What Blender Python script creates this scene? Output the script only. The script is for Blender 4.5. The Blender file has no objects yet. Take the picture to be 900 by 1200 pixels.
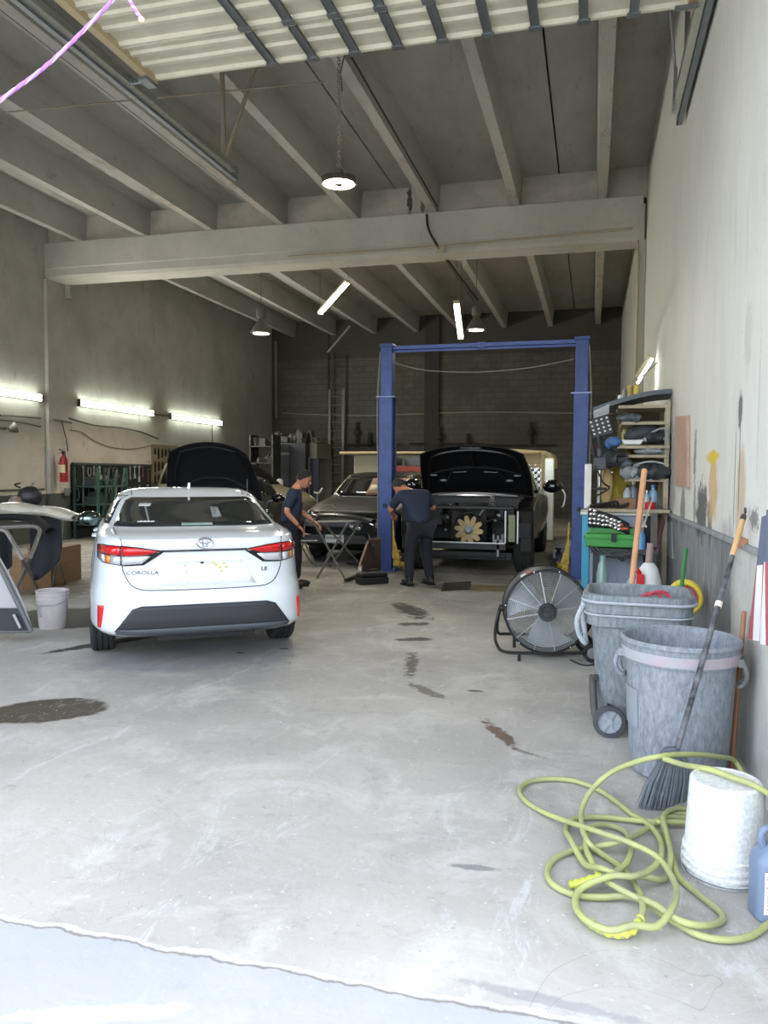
import bpy, bmesh, math, random
from math import sin, cos, pi, radians as RAD, sqrt, atan2
from mathutils import Vector, Matrix
SC = bpy.context.scene
COL = SC.collection
random.seed(7)

# ------------------------------------------------------------------ materials
def lin(c):
    r = []
    for v in c[:3]:
        v = v / 255.0
        r.append(v / 12.92 if v <= 0.04045 else ((v + 0.055) / 1.055) ** 2.4)
    return (r[0], r[1], r[2], 1.0)

MATS = {}
def mat(name, col, rough=0.6, metal=0.0, var=0.12, scale=6.0, bump=0.0, spec=0.5, coat=0.0,
        dirt=None, dirt_amt=0.5, dirt_scale=3.0, emit=None, estr=0.0, trans=0.0, alpha=1.0, detail=4.0, streak=None):
    """procedural principled material: noise varied colour, optional second dirt colour and bump"""
    if name in MATS:
        return MATS[name]
    m = bpy.data.materials.new(name); m.use_nodes = True
    nt = m.node_tree; N = nt.nodes; L = nt.links
    b = N['Principled BSDF']
    c = lin(col)
    tc = N.new('ShaderNodeTexCoord')
    nz = N.new('ShaderNodeTexNoise'); nz.inputs['Scale'].default_value = scale; nz.inputs['Detail'].default_value = detail
    L.new(tc.outputs['Object'], nz.inputs['Vector'])
    mx = N.new('ShaderNodeMix'); mx.data_type = 'RGBA'
    mx.inputs[6].default_value = tuple(min(1, v * (1 - var)) for v in c[:3]) + (1,)
    mx.inputs[7].default_value = tuple(min(1, v * (1 + var)) for v in c[:3]) + (1,)
    L.new(nz.outputs['Fac'], mx.inputs[0])
    out = mx.outputs[2]
    if dirt:
        n2 = N.new('ShaderNodeTexNoise'); n2.inputs['Scale'].default_value = dirt_scale; n2.inputs['Detail'].default_value = 8; n2.inputs['Roughness'].default_value = .7
        if streak:
            mp = N.new('ShaderNodeMapping'); mp.inputs['Scale'].default_value = (1, 1, streak); L.new(tc.outputs['Object'], mp.inputs[0]); L.new(mp.outputs[0], n2.inputs['Vector'])
        else: L.new(tc.outputs['Object'], n2.inputs['Vector'])
        mr = N.new('ShaderNodeMapRange'); mr.inputs[1].default_value = .5 - .12; mr.inputs[2].default_value = .5 + .14
        mr.inputs[3].default_value = 0; mr.inputs[4].default_value = dirt_amt
        L.new(n2.outputs['Fac'], mr.inputs[0])
        m2 = N.new('ShaderNodeMix'); m2.data_type = 'RGBA'
        L.new(mr.outputs[0], m2.inputs[0]); L.new(out, m2.inputs[6]); m2.inputs[7].default_value = lin(dirt)
        out = m2.outputs[2]
    L.new(out, b.inputs['Base Color'])
    b.inputs['Roughness'].default_value = rough; b.inputs['Metallic'].default_value = metal
    b.inputs['Specular IOR Level'].default_value = spec
    b.inputs['Coat Weight'].default_value = coat
    if coat: b.inputs['Coat Roughness'].default_value = .05
    if trans: b.inputs['Transmission Weight'].default_value = trans
    if alpha < 1: b.inputs['Alpha'].default_value = alpha
    if emit:
        b.inputs['Emission Color'].default_value = lin(emit); b.inputs['Emission Strength'].default_value = estr
    if bump:
        bp = N.new('ShaderNodeBump'); bp.inputs['Strength'].default_value = bump; bp.inputs['Distance'].default_value = .02
        n3 = N.new('ShaderNodeTexNoise'); n3.inputs['Scale'].default_value = scale * 5; n3.inputs['Detail'].default_value = 5
        L.new(tc.outputs['Object'], n3.inputs['Vector']); L.new(n3.outputs['Fac'], bp.inputs['Height']); L.new(bp.outputs[0], b.inputs['Normal'])
    MATS[name] = m
    return m

class Surf:
    """position based material for the setting, with stains that keep their own place"""
    def __init__(s, name, rough=.8, spec=.3):
        s.m = bpy.data.materials.new(name); s.m.use_nodes = True
        s.nt = s.m.node_tree; s.N = s.nt.nodes; s.L = s.nt.links; s.b = s.N['Principled BSDF']
        s.b.inputs['Roughness'].default_value = rough; s.b.inputs['Specular IOR Level'].default_value = spec
        g = s.N.new('ShaderNodeNewGeometry'); s.pos = g.outputs['Position']; s.out = None; s.h = None
    def noise(s, scale, detail=6, rough=.6, stretch=None, dist=0):
        n = s.N.new('ShaderNodeTexNoise'); n.inputs['Scale'].default_value = scale; n.inputs['Detail'].default_value = detail
        n.inputs['Roughness'].default_value = rough; n.inputs['Distortion'].default_value = dist
        v = s.pos
        if stretch:
            mp = s.N.new('ShaderNodeMapping'); mp.inputs['Scale'].default_value = stretch; s.L.new(v, mp.inputs[0]); v = mp.outputs[0]
        s.L.new(v, n.inputs['Vector']); return n.outputs['Fac']
    def rng(s, f, a, b, c=0, d=1):
        r = s.N.new('ShaderNodeMapRange'); s.L.new(f, r.inputs[0])
        for i, v in enumerate((a, b, c, d)): r.inputs[i + 1].default_value = v
        return r.outputs[0]
    def mix(s, fac, col, amt=1):
        c = lin(col)
        if s.out is None:
            rgb = s.N.new('ShaderNodeRGB'); rgb.outputs[0].default_value = c; s.out = rgb.outputs[0]; return
        m = s.N.new('ShaderNodeMix'); m.data_type = 'RGBA'
        if amt != 1: fac = s.math('MULTIPLY', fac, amt)
        s.L.new(fac, m.inputs[0]); s.L.new(s.out, m.inputs[6]); m.inputs[7].default_value = c; s.out = m.outputs[2]
    def math(s, op, a, b=None, c=None):
        m = s.N.new('ShaderNodeMath'); m.operation = op
        for i, v in enumerate((a, b, c)):
            if v is None: continue
            if isinstance(v, (int, float)): m.inputs[i].default_value = v
            else: s.L.new(v, m.inputs[i])
        return m.outputs[0]
    def axis(s, i):
        if not hasattr(s, 'sep'):
            s.sep = s.N.new('ShaderNodeSeparateXYZ'); s.L.new(s.pos, s.sep.inputs[0])
        return s.sep.outputs[i]
    def blob(s, ax, c, r, ang, col, amt=.8, rag=.5, nscale=4, soft=.35):
        """elliptical stain in the plane of axes ax, centre c, radii r, ragged edge"""
        u = s.math('SUBTRACT', s.axis(ax[0]), c[0]); v = s.math('SUBTRACT', s.axis(ax[1]), c[1])
        ca, sa = cos(ang), sin(ang)
        uu = s.math('ADD', s.math('MULTIPLY', u, ca / r[0]), s.math('MULTIPLY', v, sa / r[0]))
        vv = s.math('ADD', s.math('MULTIPLY', u, -sa / r[1]), s.math('MULTIPLY', v, ca / r[1]))
        d = s.math('SQRT', s.math('ADD', s.math('MULTIPLY', uu, uu), s.math('MULTIPLY', vv, vv)))
        n = s.noise(nscale, 5, .7)
        d = s.math('ADD', d, s.math('MULTIPLY', s.math('SUBTRACT', n, .5), rag * 2.5))
        f = s.rng(d, 1.0, 1.0 - soft)
        s.mix(f, col, amt); return f
    def done(s, bump=.2, bscale=8, bdist=.02):
        s.L.new(s.out, s.b.inputs['Base Color'])
        if bump:
            bp = s.N.new('ShaderNodeBump'); bp.inputs['Strength'].default_value = bump; bp.inputs['Distance'].default_value = bdist
            s.L.new(s.h if s.h is not None else s.noise(bscale, 8, .65), bp.inputs['Height']); s.L.new(bp.outputs[0], s.b.inputs['Normal'])
        return s.m

# ------------------------------------------------------------------ mesh builder
class MB:
    def __init__(s, T=None):
        s.v = []; s.f = []; s.mi = []; s.T = T or Matrix.Identity(4); s.k = 0
    def add(s, vs, fs):
        o = len(s.v); s.v += [tuple(s.T @ Vector(p)) for p in vs]
        s.f += [tuple(i + o for i in f) for f in fs]; s.mi += [s.k] * len(fs); return s
    def box(s, c, d, R=None):
        hx, hy, hz = d[0] / 2, d[1] / 2, d[2] / 2
        vs = [Vector((x, y, z)) for x in (-hx, hx) for y in (-hy, hy) for z in (-hz, hz)]
        if R is not None: vs = [R @ p for p in vs]
        c = Vector(c)
        return s.add([c + p for p in vs], [(0, 1, 3, 2), (4, 6, 7, 5), (0, 4, 5, 1), (2, 3, 7, 6), (0, 2, 6, 4), (1, 5, 7, 3)])
    def span(s, a, b):
        return s.box([(a[i] + b[i]) / 2 for i in range(3)], [abs(b[i] - a[i]) for i in range(3)])
    def bar(s, a, b, w, h, up=(0, 0, 1)):
        a = Vector(a); b = Vector(b); d = (b - a); L = d.length; d.normalize(); up = Vector(up)
        if abs(d.dot(up)) > .98: up = Vector((1, 0, 0))
        x = d.cross(up).normalized(); z = x.cross(d)
        return s.box((a + b) / 2, (w, L, h), Matrix((x, d, z)).transposed())
    def tube(s, P, r, n=8, closed=False, caps=True):
        P = [Vector(p) for p in P]; m = len(P)
        rs = r if isinstance(r, (list, tuple)) else [r] * m
        tn = []
        for i in range(m):
            a = P[(i - 1) % m] if (closed or i > 0) else P[i]; b = P[(i + 1) % m] if (closed or i < m - 1) else P[i]
            t = b - a; tn.append(t.normalized() if t.length > 1e-9 else Vector((0, 0, 1)))
        up = Vector((0, 0, 1)) if abs(tn[0].z) < .9 else Vector((1, 0, 0))
        x = tn[0].cross(up).normalized(); vs = []
        for i in range(m):
            x = (x - tn[i] * x.dot(tn[i]))
            x = x.normalized() if x.length > 1e-6 else tn[i].orthogonal().normalized()
            y = tn[i].cross(x)
            for j in range(n):
                a = 2 * pi * j / n; vs.append(P[i] + (x * cos(a) + y * sin(a)) * rs[i])
        fs = []
        for i in range(m if closed else m - 1):
            k = (i + 1) % m
            for j in range(n):
                l = (j + 1) % n; fs.append((i * n + j, i * n + l, k * n + l, k * n + j))
        if caps and not closed:
            fs.append(tuple(range(n - 1, -1, -1))); fs.append(tuple((m - 1) * n + j for j in range(n)))
        return s.add(vs, fs)
    def lathe(s, prof, n=32, c=(0, 0, 0), R=None, close=False):
        """profile of (r, z) around z"""
        vs = []; fs = []; m = len(prof); c = Vector(c)
        for r, z in prof:
            for j in range(n):
                a = 2 * pi * j / n; p = Vector((r * cos(a), r * sin(a), z))
                vs.append(c + (R @ p if R is not None else p))
        for i in range(m if close else m - 1):
            k = (i + 1) % m
            for j in range(n):
                l = (j + 1) % n; fs.append((i * n + j, i * n + l, k * n + l, k * n + j))
        if not close:
            if prof[0][0] > 1e-6: fs.append(tuple(range(n - 1, -1, -1)))
            if prof[-1][0] > 1e-6: fs.append(tuple((m - 1) * n + j for j in range(n)))
        return s.add(vs, fs)
    def ring(s, c, R, r, axis=(0, 0, 1), n=40, m=6):
        ax = Vector(axis).normalized(); x = ax.orthogonal().normalized(); y = ax.cross(x); c = Vector(c)
        return s.tube([c + (x * cos(2 * pi * i / n) + y * sin(2 * pi * i / n)) * R for i in range(n)], r, m, closed=True)
    def prism(s, poly, d, O=(0, 0, 0), X=(1, 0, 0), Y=(0, 0, 1)):
        """polygon in plane (X,Y) at O, thickness d along X x Y"""
        O = Vector(O); X = Vector(X).normalized(); Y = Vector(Y).normalized(); Z = X.cross(Y); n = len(poly)
        vs = [O + X * p[0] + Y * p[1] for p in poly] + [O + X * p[0] + Y * p[1] + Z * d for p in poly]
        fs = [tuple(range(n - 1, -1, -1)), tuple(range(n, 2 * n))] + [(i, (i + 1) % n, n + (i + 1) % n, n + i) for i in range(n)]
        return s.add(vs, fs)
    def ball(s, c, r, nu=16, nv=10, R=None):
        if isinstance(r, (int, float)): r = (r, r, r)
        vs = []; fs = []; c = Vector(c)
        for i in range(nv + 1):
            t = pi * i / nv
            for j in range(nu):
                a = 2 * pi * j / nu; p = Vector((r[0] * sin(t) * cos(a), r[1] * sin(t) * sin(a), r[2] * cos(t)))
                vs.append(c + (R @ p if R is not None else p))
        for i in range(nv):
            for j in range(nu):
                l = (j + 1) % nu; fs.append((i * nu + j, (i + 1) * nu + j, (i + 1) * nu + l, i * nu + l))
        return s.add(vs, fs)
    def sheet(s, fn, nu, nv, th=0.0):
        """grid surface fn(u,v) -> point, u,v in 0..1, th thickness along the normal"""
        P = [[Vector(fn(i / nu, j / nv)) for j in range(nv + 1)] for i in range(nu + 1)]
        vs = [p for row in P for p in row]; w = nv + 1
        fs = [(i * w + j, (i + 1) * w + j, (i + 1) * w + j + 1, i * w + j + 1) for i in range(nu) for j in range(nv)]
        if th:
            o = len(vs); V2 = []
            for i in range(nu + 1):
                for j in range(nv + 1):
                    a = P[min(i + 1, nu)][j] - P[max(i - 1, 0)][j]; b = P[i][min(j + 1, nv)] - P[i][max(j - 1, 0)]
                    nn = a.cross(b); nn = nn.normalized() if nn.length > 1e-9 else Vector((0, 0, 1))
                    V2.append(P[i][j] - nn * th)
            vs += V2; fs += [tuple(o + q for q in reversed(f)) for f in list(fs)]
            edge = [(i, 0) for i in range(nu)] + [(nu, j) for j in range(nv)] + [(i, nv) for i in range(nu, 0, -1)] + [(0, j) for j in range(nv, 0, -1)]
            for q in range(len(edge)):
                a = edge[q][0] * w + edge[q][1]; e = edge[(q + 1) % len(edge)]; b = e[0] * w + e[1]
                fs.append((b, a, o + a, o + b))
        return s.add(vs, fs)
    def build(s, name, m, parent=None, smooth=False, bevel=0, loc=None, rot=None, seg=2, subs=0, merge=False):
        me = bpy.data.meshes.new(name); me.from_pydata([tuple(p) for p in s.v], [], s.f)
        ms = m if isinstance(m, (list, tuple)) else [m]
        for q in ms: me.materials.append(q)
        if len(ms) > 1:
            for p, k in zip(me.polygons, s.mi): p.material_index = k
        bm = bmesh.new(); bm.from_mesh(me)
        if merge: bmesh.ops.remove_doubles(bm, verts=bm.verts, dist=1e-5)
        bmesh.ops.recalc_face_normals(bm, faces=bm.faces); bm.to_mesh(me); bm.free()
        if smooth:
            for p in me.polygons: p.use_smooth = True
            try: me.set_sharp_from_angle(angle=RAD(smooth if smooth is not True else 40))
            except Exception: pass
        o = bpy.data.objects.new(name, me); COL.objects.link(o)
        if parent: o.parent = parent
        if loc is not None: o.location = loc
        if rot is not None: o.rotation_euler = rot
        if bevel:
            b = o.modifiers.new('bevel', 'BEVEL'); b.width = bevel; b.segments = seg; b.limit_method = 'ANGLE'; b.angle_limit = RAD(35)
        if subs:
            b = o.modifiers.new('sub', 'SUBSURF'); b.levels = subs; b.render_levels = subs
        return o

def tag(o, label=None, cat=None, group=None, kind=None):
    if label: o['label'] = label
    if cat: o['category'] = cat
    if group: o['group'] = group
    if kind: o['kind'] = kind
    return o
def thing(name, label, cat, loc=(0, 0, 0), rotz=0, group=None):
    o = bpy.data.objects.new(name, None); COL.objects.link(o); o.empty_display_size = .1
    o.location = loc; o.rotation_euler = (0, 0, rotz); return tag(o, label, cat, group)
def struct(o): o['kind'] = 'structure'; return o
def copy_tree(o, parent=None):
    c = o.copy(); COL.objects.link(c); c.parent = parent
    for ch in list(o.children): copy_tree(ch, c)
    return c
def rotm(x=0, y=0, z=0):
    return Matrix.Rotation(z, 3, 'Z') @ Matrix.Rotation(y, 3, 'Y') @ Matrix.Rotation(x, 3, 'X')
def bez(P, n=8, closed=False):
    """catmull-rom smoothing of a point list"""
    P = [Vector(p) for p in P]; m = len(P); out = []
    for i in range(m if closed else m - 1):
        if closed: a, b, c, d = P[(i - 1) % m], P[i], P[(i + 1) % m], P[(i + 2) % m]
        else: a, b, c, d = P[max(i - 1, 0)], P[i], P[i + 1], P[min(i + 2, m - 1)]
        for k in range(n):
            t = k / n; out.append(.5 * ((2 * b) + (c - a) * t + (2 * a - 5 * b + 4 * c - d) * t * t + (3 * b - 3 * c + d - a) * t ** 3))
    if not closed: out.append(P[-1])
    return out
def cutout(o, cutters):
    """carve solids out of a closed mesh and keep the carved mesh"""
    md = []
    for c in cutters:
        b = o.modifiers.new('cut', 'BOOLEAN'); b.operation = 'DIFFERENCE'; b.object = c; b.solver = 'EXACT'; md.append(b)
    bpy.context.view_layer.update()
    ev = o.evaluated_get(bpy.context.evaluated_depsgraph_get())
    me = bpy.data.meshes.new_from_object(ev)
    for b in md: o.modifiers.remove(b)
    old = o.data; o.data = me
    for c in cutters: bpy.data.objects.remove(c)
    return o
def lettering(name, text, size, m, parent, loc, R, depth=.002, shear=0, sx=1):
    cu = bpy.data.curves.new(name, 'FONT'); cu.body = text; cu.size = size; cu.extrude = depth; cu.align_x = 'CENTER'; cu.align_y = 'CENTER'; cu.shear = shear
    t = bpy.data.objects.new(name, cu); COL.objects.link(t); bpy.context.view_layer.update()
    me = bpy.data.meshes.new_from_object(t.evaluated_get(bpy.context.evaluated_depsgraph_get())); bpy.data.objects.remove(t)
    for v in me.vertices: v.co.x *= sx
    me.materials.clear(); me.materials.append(m)
    o = bpy.data.objects.new(name, me); COL.objects.link(o); o.parent = parent; o.matrix_local = Matrix.Translation(loc) @ R.to_4x4(); return o

# common materials
CHROME = mat('chrome', (200, 200, 200), .18, 1, .03)
STEEL = mat('galvanised_steel', (150, 152, 150), .45, .8, .15, 10)
BLACKP = mat('black_plastic', (24, 25, 27), .5, 0, .15, 10)
BLACKG = mat('black_gloss', (10, 11, 13), .12, 0, .05, coat=.6)
RUBBER = mat('rubber', (30, 30, 31), .85, 0, .15, 12)
WHITEP = mat('white_plastic', (215, 216, 214), .5, 0, .06)
GREASE = mat('greasy_dark_metal', (38, 37, 36), .55, .3, .5, 18, .2)
WIRE = mat('grey_cable', (95, 90, 80), .7)
DARKWIRE = mat('dark_cable', (35, 33, 30), .7)
WOOD = mat('raw_wood', (176, 130, 92), .65, 0, .2, 5)
CARD = mat('cardboard', (140, 112, 84), .85, 0, .12, 3)
GREYP = mat('grey_painted_metal', (120, 122, 122), .5, .2, .1, 6)
RED = mat('red_paint', (190, 32, 34), .4)
SKY = 0.55
SUN = 2.5
OPX0, OPX1 = -10.3, -5.9
# ------------------------------------------------------------------ camera and measuring helpers
YAW, PIT, ROL, FPX, EYE = RAD(14.93), RAD(3.10), RAD(.30), 914.4, 1.58
_F = Vector((-sin(YAW) * cos(PIT), cos(YAW) * cos(PIT), -sin(PIT))); _r = Vector((cos(YAW), sin(YAW), 0)); _u = _r.cross(_F)
_R = _r * cos(ROL) + _u * sin(ROL); _U = _u * cos(ROL) - _r * sin(ROL); EYEP = Vector((0, 0, EYE))
def ray(x, y): return _F + _R * ((x - 450) / FPX) - _U * ((y - 600) / FPX)
def at(x, y, D): return EYEP + ray(x, y) * D
def fl(x, y, z=0.0):
    d = ray(x, y); return EYEP + d * ((z - EYE) / d.z)
def onx(x, y, X):
    d = ray(x, y); return EYEP + d * (X / d.x)
def ony(x, y, Y):
    d = ray(x, y); return EYEP + d * (Y / d.y)
cam = bpy.data.cameras.new('camera'); co = bpy.data.objects.new('camera', cam); COL.objects.link(co)
co.matrix_world = Matrix.Translation(EYEP) @ Matrix((_R, _U, -_F)).transposed().to_4x4()
cam.sensor_fit = 'VERTICAL'; cam.sensor_height = 36; cam.lens = FPX / 1200 * 36; cam.clip_start = .05
SC.camera = co
SC.view_settings.view_transform = 'Standard'; SC.view_settings.look = 'None'; SC.view_settings.gamma = 1; SC.view_settings.use_curve_mapping = False
SC.view_settings.exposure = 1.52

# ------------------------------------------------------------------ world
w = bpy.data.worlds.new('world'); SC.world = w; w.use_nodes = True
nt = w.node_tree; bg = nt.nodes['Background']
sk = nt.nodes.new('ShaderNodeTexSky'); sk.sky_type = 'NISHITA'; sk.sun_disc = False; sk.sun_elevation = RAD(52); sk.sun_rotation = RAD(20); sk.dust_density = 3; sk.air_density = 1
hs = nt.nodes.new('ShaderNodeHueSaturation'); hs.inputs['Saturation'].default_value = .42
nt.links.new(sk.outputs[0], hs.inputs['Color']); nt.links.new(hs.outputs[0], bg.inputs[0]); bg.inputs[1].default_value = SKY
su = bpy.data.lights.new('sun', 'SUN'); su.energy = SUN; su.angle = RAD(.6); su.color = (1, .96, .88)
so = bpy.data.objects.new('sun', su); COL.objects.link(so); so.rotation_euler = (RAD(-38), 0, RAD(-12)); so.location = (0, 0, 20)

# ------------------------------------------------------------------ room shell
RW, LW, BW, FW, CZ, JZ = .82, -11.3, 26.5, 2.2, 6.85, 6.32

f = Surf('floor_concrete', .7, .18)
f.mix(None, (184, 180, 172))
f.mix(f.rng(f.noise(.45, 5, .6), .38, .62), (148, 145, 140), .7)
f.mix(f.rng(f.noise(1.7, 8, .7, dist=.6), .5, .72), (206, 204, 198), .8)
f.mix(f.rng(f.noise(7, 8, .75), .56, .72), (128, 124, 118), .5)
# floor colour turns darker and blotchier further in
f.mix(f.math('MULTIPLY', f.rng(f.axis(1), 6.8, 11), f.rng(f.noise(1.1, 6, .7), .3, .6, .3, 1)), (86, 82, 74), .62)
f.mix(f.math('MULTIPLY', f.rng(f.noise(2.3, 8, .8, dist=1.5), .6, .68), f.rng(f.axis(1), 4, 8)), (52, 50, 47), .55)
f.blob((0, 1), (-3.42, 4.28), (.40, .27), RAD(30), (76, 69, 58), .95, .22, 4, .10)
f.blob((0, 1), (-6.9, 8.9), (1.2, .8), RAD(150), (92, 84, 70), .6, .5, 3)
f.blob((0, 1), (-1.95, 8.5), (.62, .16), RAD(120), (52, 48, 44), .9, .9, 7)
f.blob((0, 1), (-1.75, 7.75), (.20, .10), RAD(20), (58, 54, 50), .85, .9, 9)
f.blob((0, 1), (-1.6, 10.4), (.9, .35), RAD(0), (45, 44, 42), .7, .6, 3)
f.blob((0, 1), (-1.57, 7.05), (.22, .09), RAD(20), (60, 56, 52), .85, .6, 6)
f.blob((0, 1), (-1.40, 6.15), (.42, .06), RAD(100), (84, 76, 68), .8, 1.3, 11)
f.blob((0, 1), (-1.12, 5.4), (.30, .06), RAD(135), (92, 82, 72), .7, 1.3, 11)
f.blob((0, 1), (-.50, 4.62), (.27, .055), RAD(-62), (92, 68, 54), .85, 1.1, 12)
f.blob((0, 1), (-.78, 5.5), (.07, .03), RAD(0), (80, 62, 50), .8, .5, 9)
f.blob((0, 1), (-.33, 4.36), (.14, .02), RAD(-30), (96, 80, 70), .6, .7, 9)
f.blob((0, 1), (-.42, 3.02), (.12, .025), RAD(5), (110, 112, 116), .7, .5, 9)
f.blob((0, 1), (-.1, 2.3), (.3, .03), RAD(-5), (132, 134, 138), .5, .8, 9)
# pale scratches and hairline cracks
wv = f.noise(.7, 3, .6, dist=1.2)
f.mix(f.rng(f.math('ABSOLUTE', f.math('SUBTRACT', wv, .5)), .0025, .0003), (200, 200, 196), .12)
wv2 = f.noise(.8, 4, .7, dist=1.0)
f.mix(f.rng(f.math('ABSOLUTE', f.math('SUBTRACT', wv2, .47)), .0016, .0002), (116, 112, 106), .35)
f.mix(f.rng(f.noise(38, 3, .5), .66, .72), (216, 216, 212), .6)
f.mix(f.rng(f.noise(26, 5, .7), .64, .70), (120, 116, 110), .45)
f.mix(f.rng(f.noise(3.2, 8, .8, (1, .35, 1), 1.5), .56, .66), (206, 208, 208), .55)
f.mix(f.rng(f.noise(2.1, 9, .8, (.4, 1, 1), .8), .57, .68), (140, 140, 140), .4)
# threshold joint between slab and apron
jl = f.math('ADD', f.axis(1), f.math('MULTIPLY', f.math('SUBTRACT', f.noise(5, 4, .6), .5), .10))
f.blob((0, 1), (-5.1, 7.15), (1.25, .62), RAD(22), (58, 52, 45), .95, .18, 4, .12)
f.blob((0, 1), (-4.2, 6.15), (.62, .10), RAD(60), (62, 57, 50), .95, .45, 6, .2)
f.blob((0, 1), (-3.2, 5.9), (1.1, .55), RAD(34), (120, 122, 126), .5, .5, 3)  # soft grey shade painted on the floor under the sedan's tail
f.blob((0, 1), (-2.9, 6.1), (.05, .03), 0, (50, 48, 46), .8, .8, 12)
f.blob((0, 1), (-2.6, 6.35), (.05, .03), 0, (50, 48, 46), .8, .8, 12)
f.mix(f.rng(jl, 2.23, 2.215), (166, 168, 170), .75)
f.mix(f.rng(f.math('ABSOLUTE', f.math('SUBTRACT', jl, 2.235)), .013, .004), (214, 212, 206), .6)
f.mix(f.rng(f.math('ABSOLUTE', f.math('SUBTRACT', jl, 2.215)), .008, .002), (120, 112, 104), .8)
f.blob((0, 1), (-1.35, 1.9), (.32, .045), RAD(20), (210, 204, 196), .6, .7, 8)
f.blob((0, 1), (-1.25, 1.82), (.26, .012), RAD(22), (150, 110, 84), .8, .8, 10)
FLOORM = f.done(.35, 9, .012)
b = MB(); b.span((LW - .3, -14, -.2), (RW + 14, BW + .3, 0)); struct(b.build('floor', FLOORM))
b = MB(); b.span((LW - 14, -30, -.25), (RW + 14, -14, -.02)); b.span((LW - 14, -14, -.25), (LW - .3, 2.2, -.02))
struct(b.build('trim_9', mat('road_concrete', (190, 188, 180), .9, 0, .15, 2)))

# right wall: pale plaster above the rail, grey paint below, greyer further in
f = Surf('plaster_right', .7, .3)
f.mix(None, (214, 214, 208))
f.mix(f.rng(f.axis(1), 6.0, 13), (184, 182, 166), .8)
f.mix(f.rng(f.noise(1.2, 6, .7, (1, .8, .35)), .42, .66), (188, 190, 186), .55)
f.mix(f.rng(f.noise(3, 8, .75, (1, 2.2, .3), 1), .55, .75), (168, 168, 162), .5)
low = f.rng(f.math('ADD', f.axis(2), f.math('MULTIPLY', f.axis(1), .012)), 1.235, 1.225)
lowy = f.math('MULTIPLY', low, f.rng(f.math('ADD', f.axis(1), f.math('MULTIPLY', f.noise(3, 5, .7), .8)), 5.1, 5.5, .18, 1))
f.mix(lowy, (132, 136, 140), .9)
f.mix(f.math('MULTIPLY', lowy, f.rng(f.noise(5, 8, .8, (1, 3, .4)), .45, .62)), (70, 76, 82), .8)
f.mix(f.math('MULTIPLY', low, f.rng(f.noise(6, 8, .8, (1, 2.5, .6)), .58, .68)), (226, 228, 228), .6)
f.blob((1, 2), (6.45, 1.28), (.34, .26), 0, (70, 72, 74), .9, .8, 7)
f.blob((1, 2), (6.0, 1.24), (.13, .2), RAD(-12), (84, 84, 84), .8, .7, 8)
f.blob((1, 2), (5.90, 1.46), (.24, .30), 0, (200, 166, 112), .85, .5, 8)
f.blob((1, 2), (5.95, 1.68), (.34, .06), 0, (210, 184, 40), .95, .6, 9)
f.blob((1, 2), (7.75, 1.2), (.22, .3), 0, (104, 106, 106), .75, .7, 5)
f.blob((1, 2), (4.84, 1.42), (.17, .36), RAD(3), (190, 174, 150), .9, .25, 7)
f.blob((1, 2), (4.92, 1.93), (.08, .13), 0, (70, 74, 80), .85, .5, 12)
f.blob((1, 2), (5.04, 1.52), (.018, .46), RAD(1), (96, 98, 102), .8, .3, 12)
f.blob((1, 2), (4.90, 1.62), (.022, .34), RAD(-1), (98, 100, 104), .7, .4, 12)
f.blob((1, 2), (4.42, 1.33), (.12, .07), 0, (100, 102, 104), .8, 1.3, 22)
f.blob((1, 2), (4.75, 2.35), (.12, .25), 0, (186, 186, 182), .6, .9, 14)
f.blob((1, 2), (6.95, 1.7), (.10, .26), RAD(4), (90, 92, 92), .7, .9, 12)
f.blob((1, 2), (6.9, 1.3), (.08, .22), RAD(3), (112, 114, 114), .7, .9, 8)
f.blob((1, 2), (4.4, 1.9), (.02, .4), 0, (176, 176, 172), .6, .6, 12)
f.blob((1, 2), (8.9, 1.5), (.5, .7), 0, (150, 152, 150), .7, .6, 4)
f.blob((1, 2), (5.3, .7), (.45, .6), 0, (100, 106, 112), .45, .7, 4)
f.blob((1, 2), (4.9, .5), (.16, .5), 0, (196, 190, 176), .7, .6, 5)
f.mix(f.rng(f.noise(22, 4, .6), .66, .7), (120, 122, 122), .35)
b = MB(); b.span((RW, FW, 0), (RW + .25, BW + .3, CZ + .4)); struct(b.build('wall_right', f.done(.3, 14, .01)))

f = Surf('plaster_left', .85, .2)
f.mix(None, (184, 181, 172))
f.mix(f.rng(f.noise(.7, 6, .7), .42, .62), (160, 156, 147), .7)
f.mix(f.rng(f.noise(4, 8, .75, (1, 1, .4)), .58, .72), (120, 116, 104), .6)
f.mix(f.math('MULTIPLY', f.rng(f.noise(5, 7, .8), .62, .64), f.rng(f.axis(2), 2.3, 1.6)), (70, 66, 58), .75)
f.mix(f.rng(f.math('ADD', f.axis(2), f.math('MULTIPLY', f.noise(6, 5, .6), .04)), 1.06, 1.04), (44, 56, 54), .9)
LWM = f.done(.3, 10, .015)
b = MB(); b.span((LW - .25, FW, 0), (LW, BW + .3, CZ + .4)); struct(b.build('wall_left', LWM))

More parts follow.
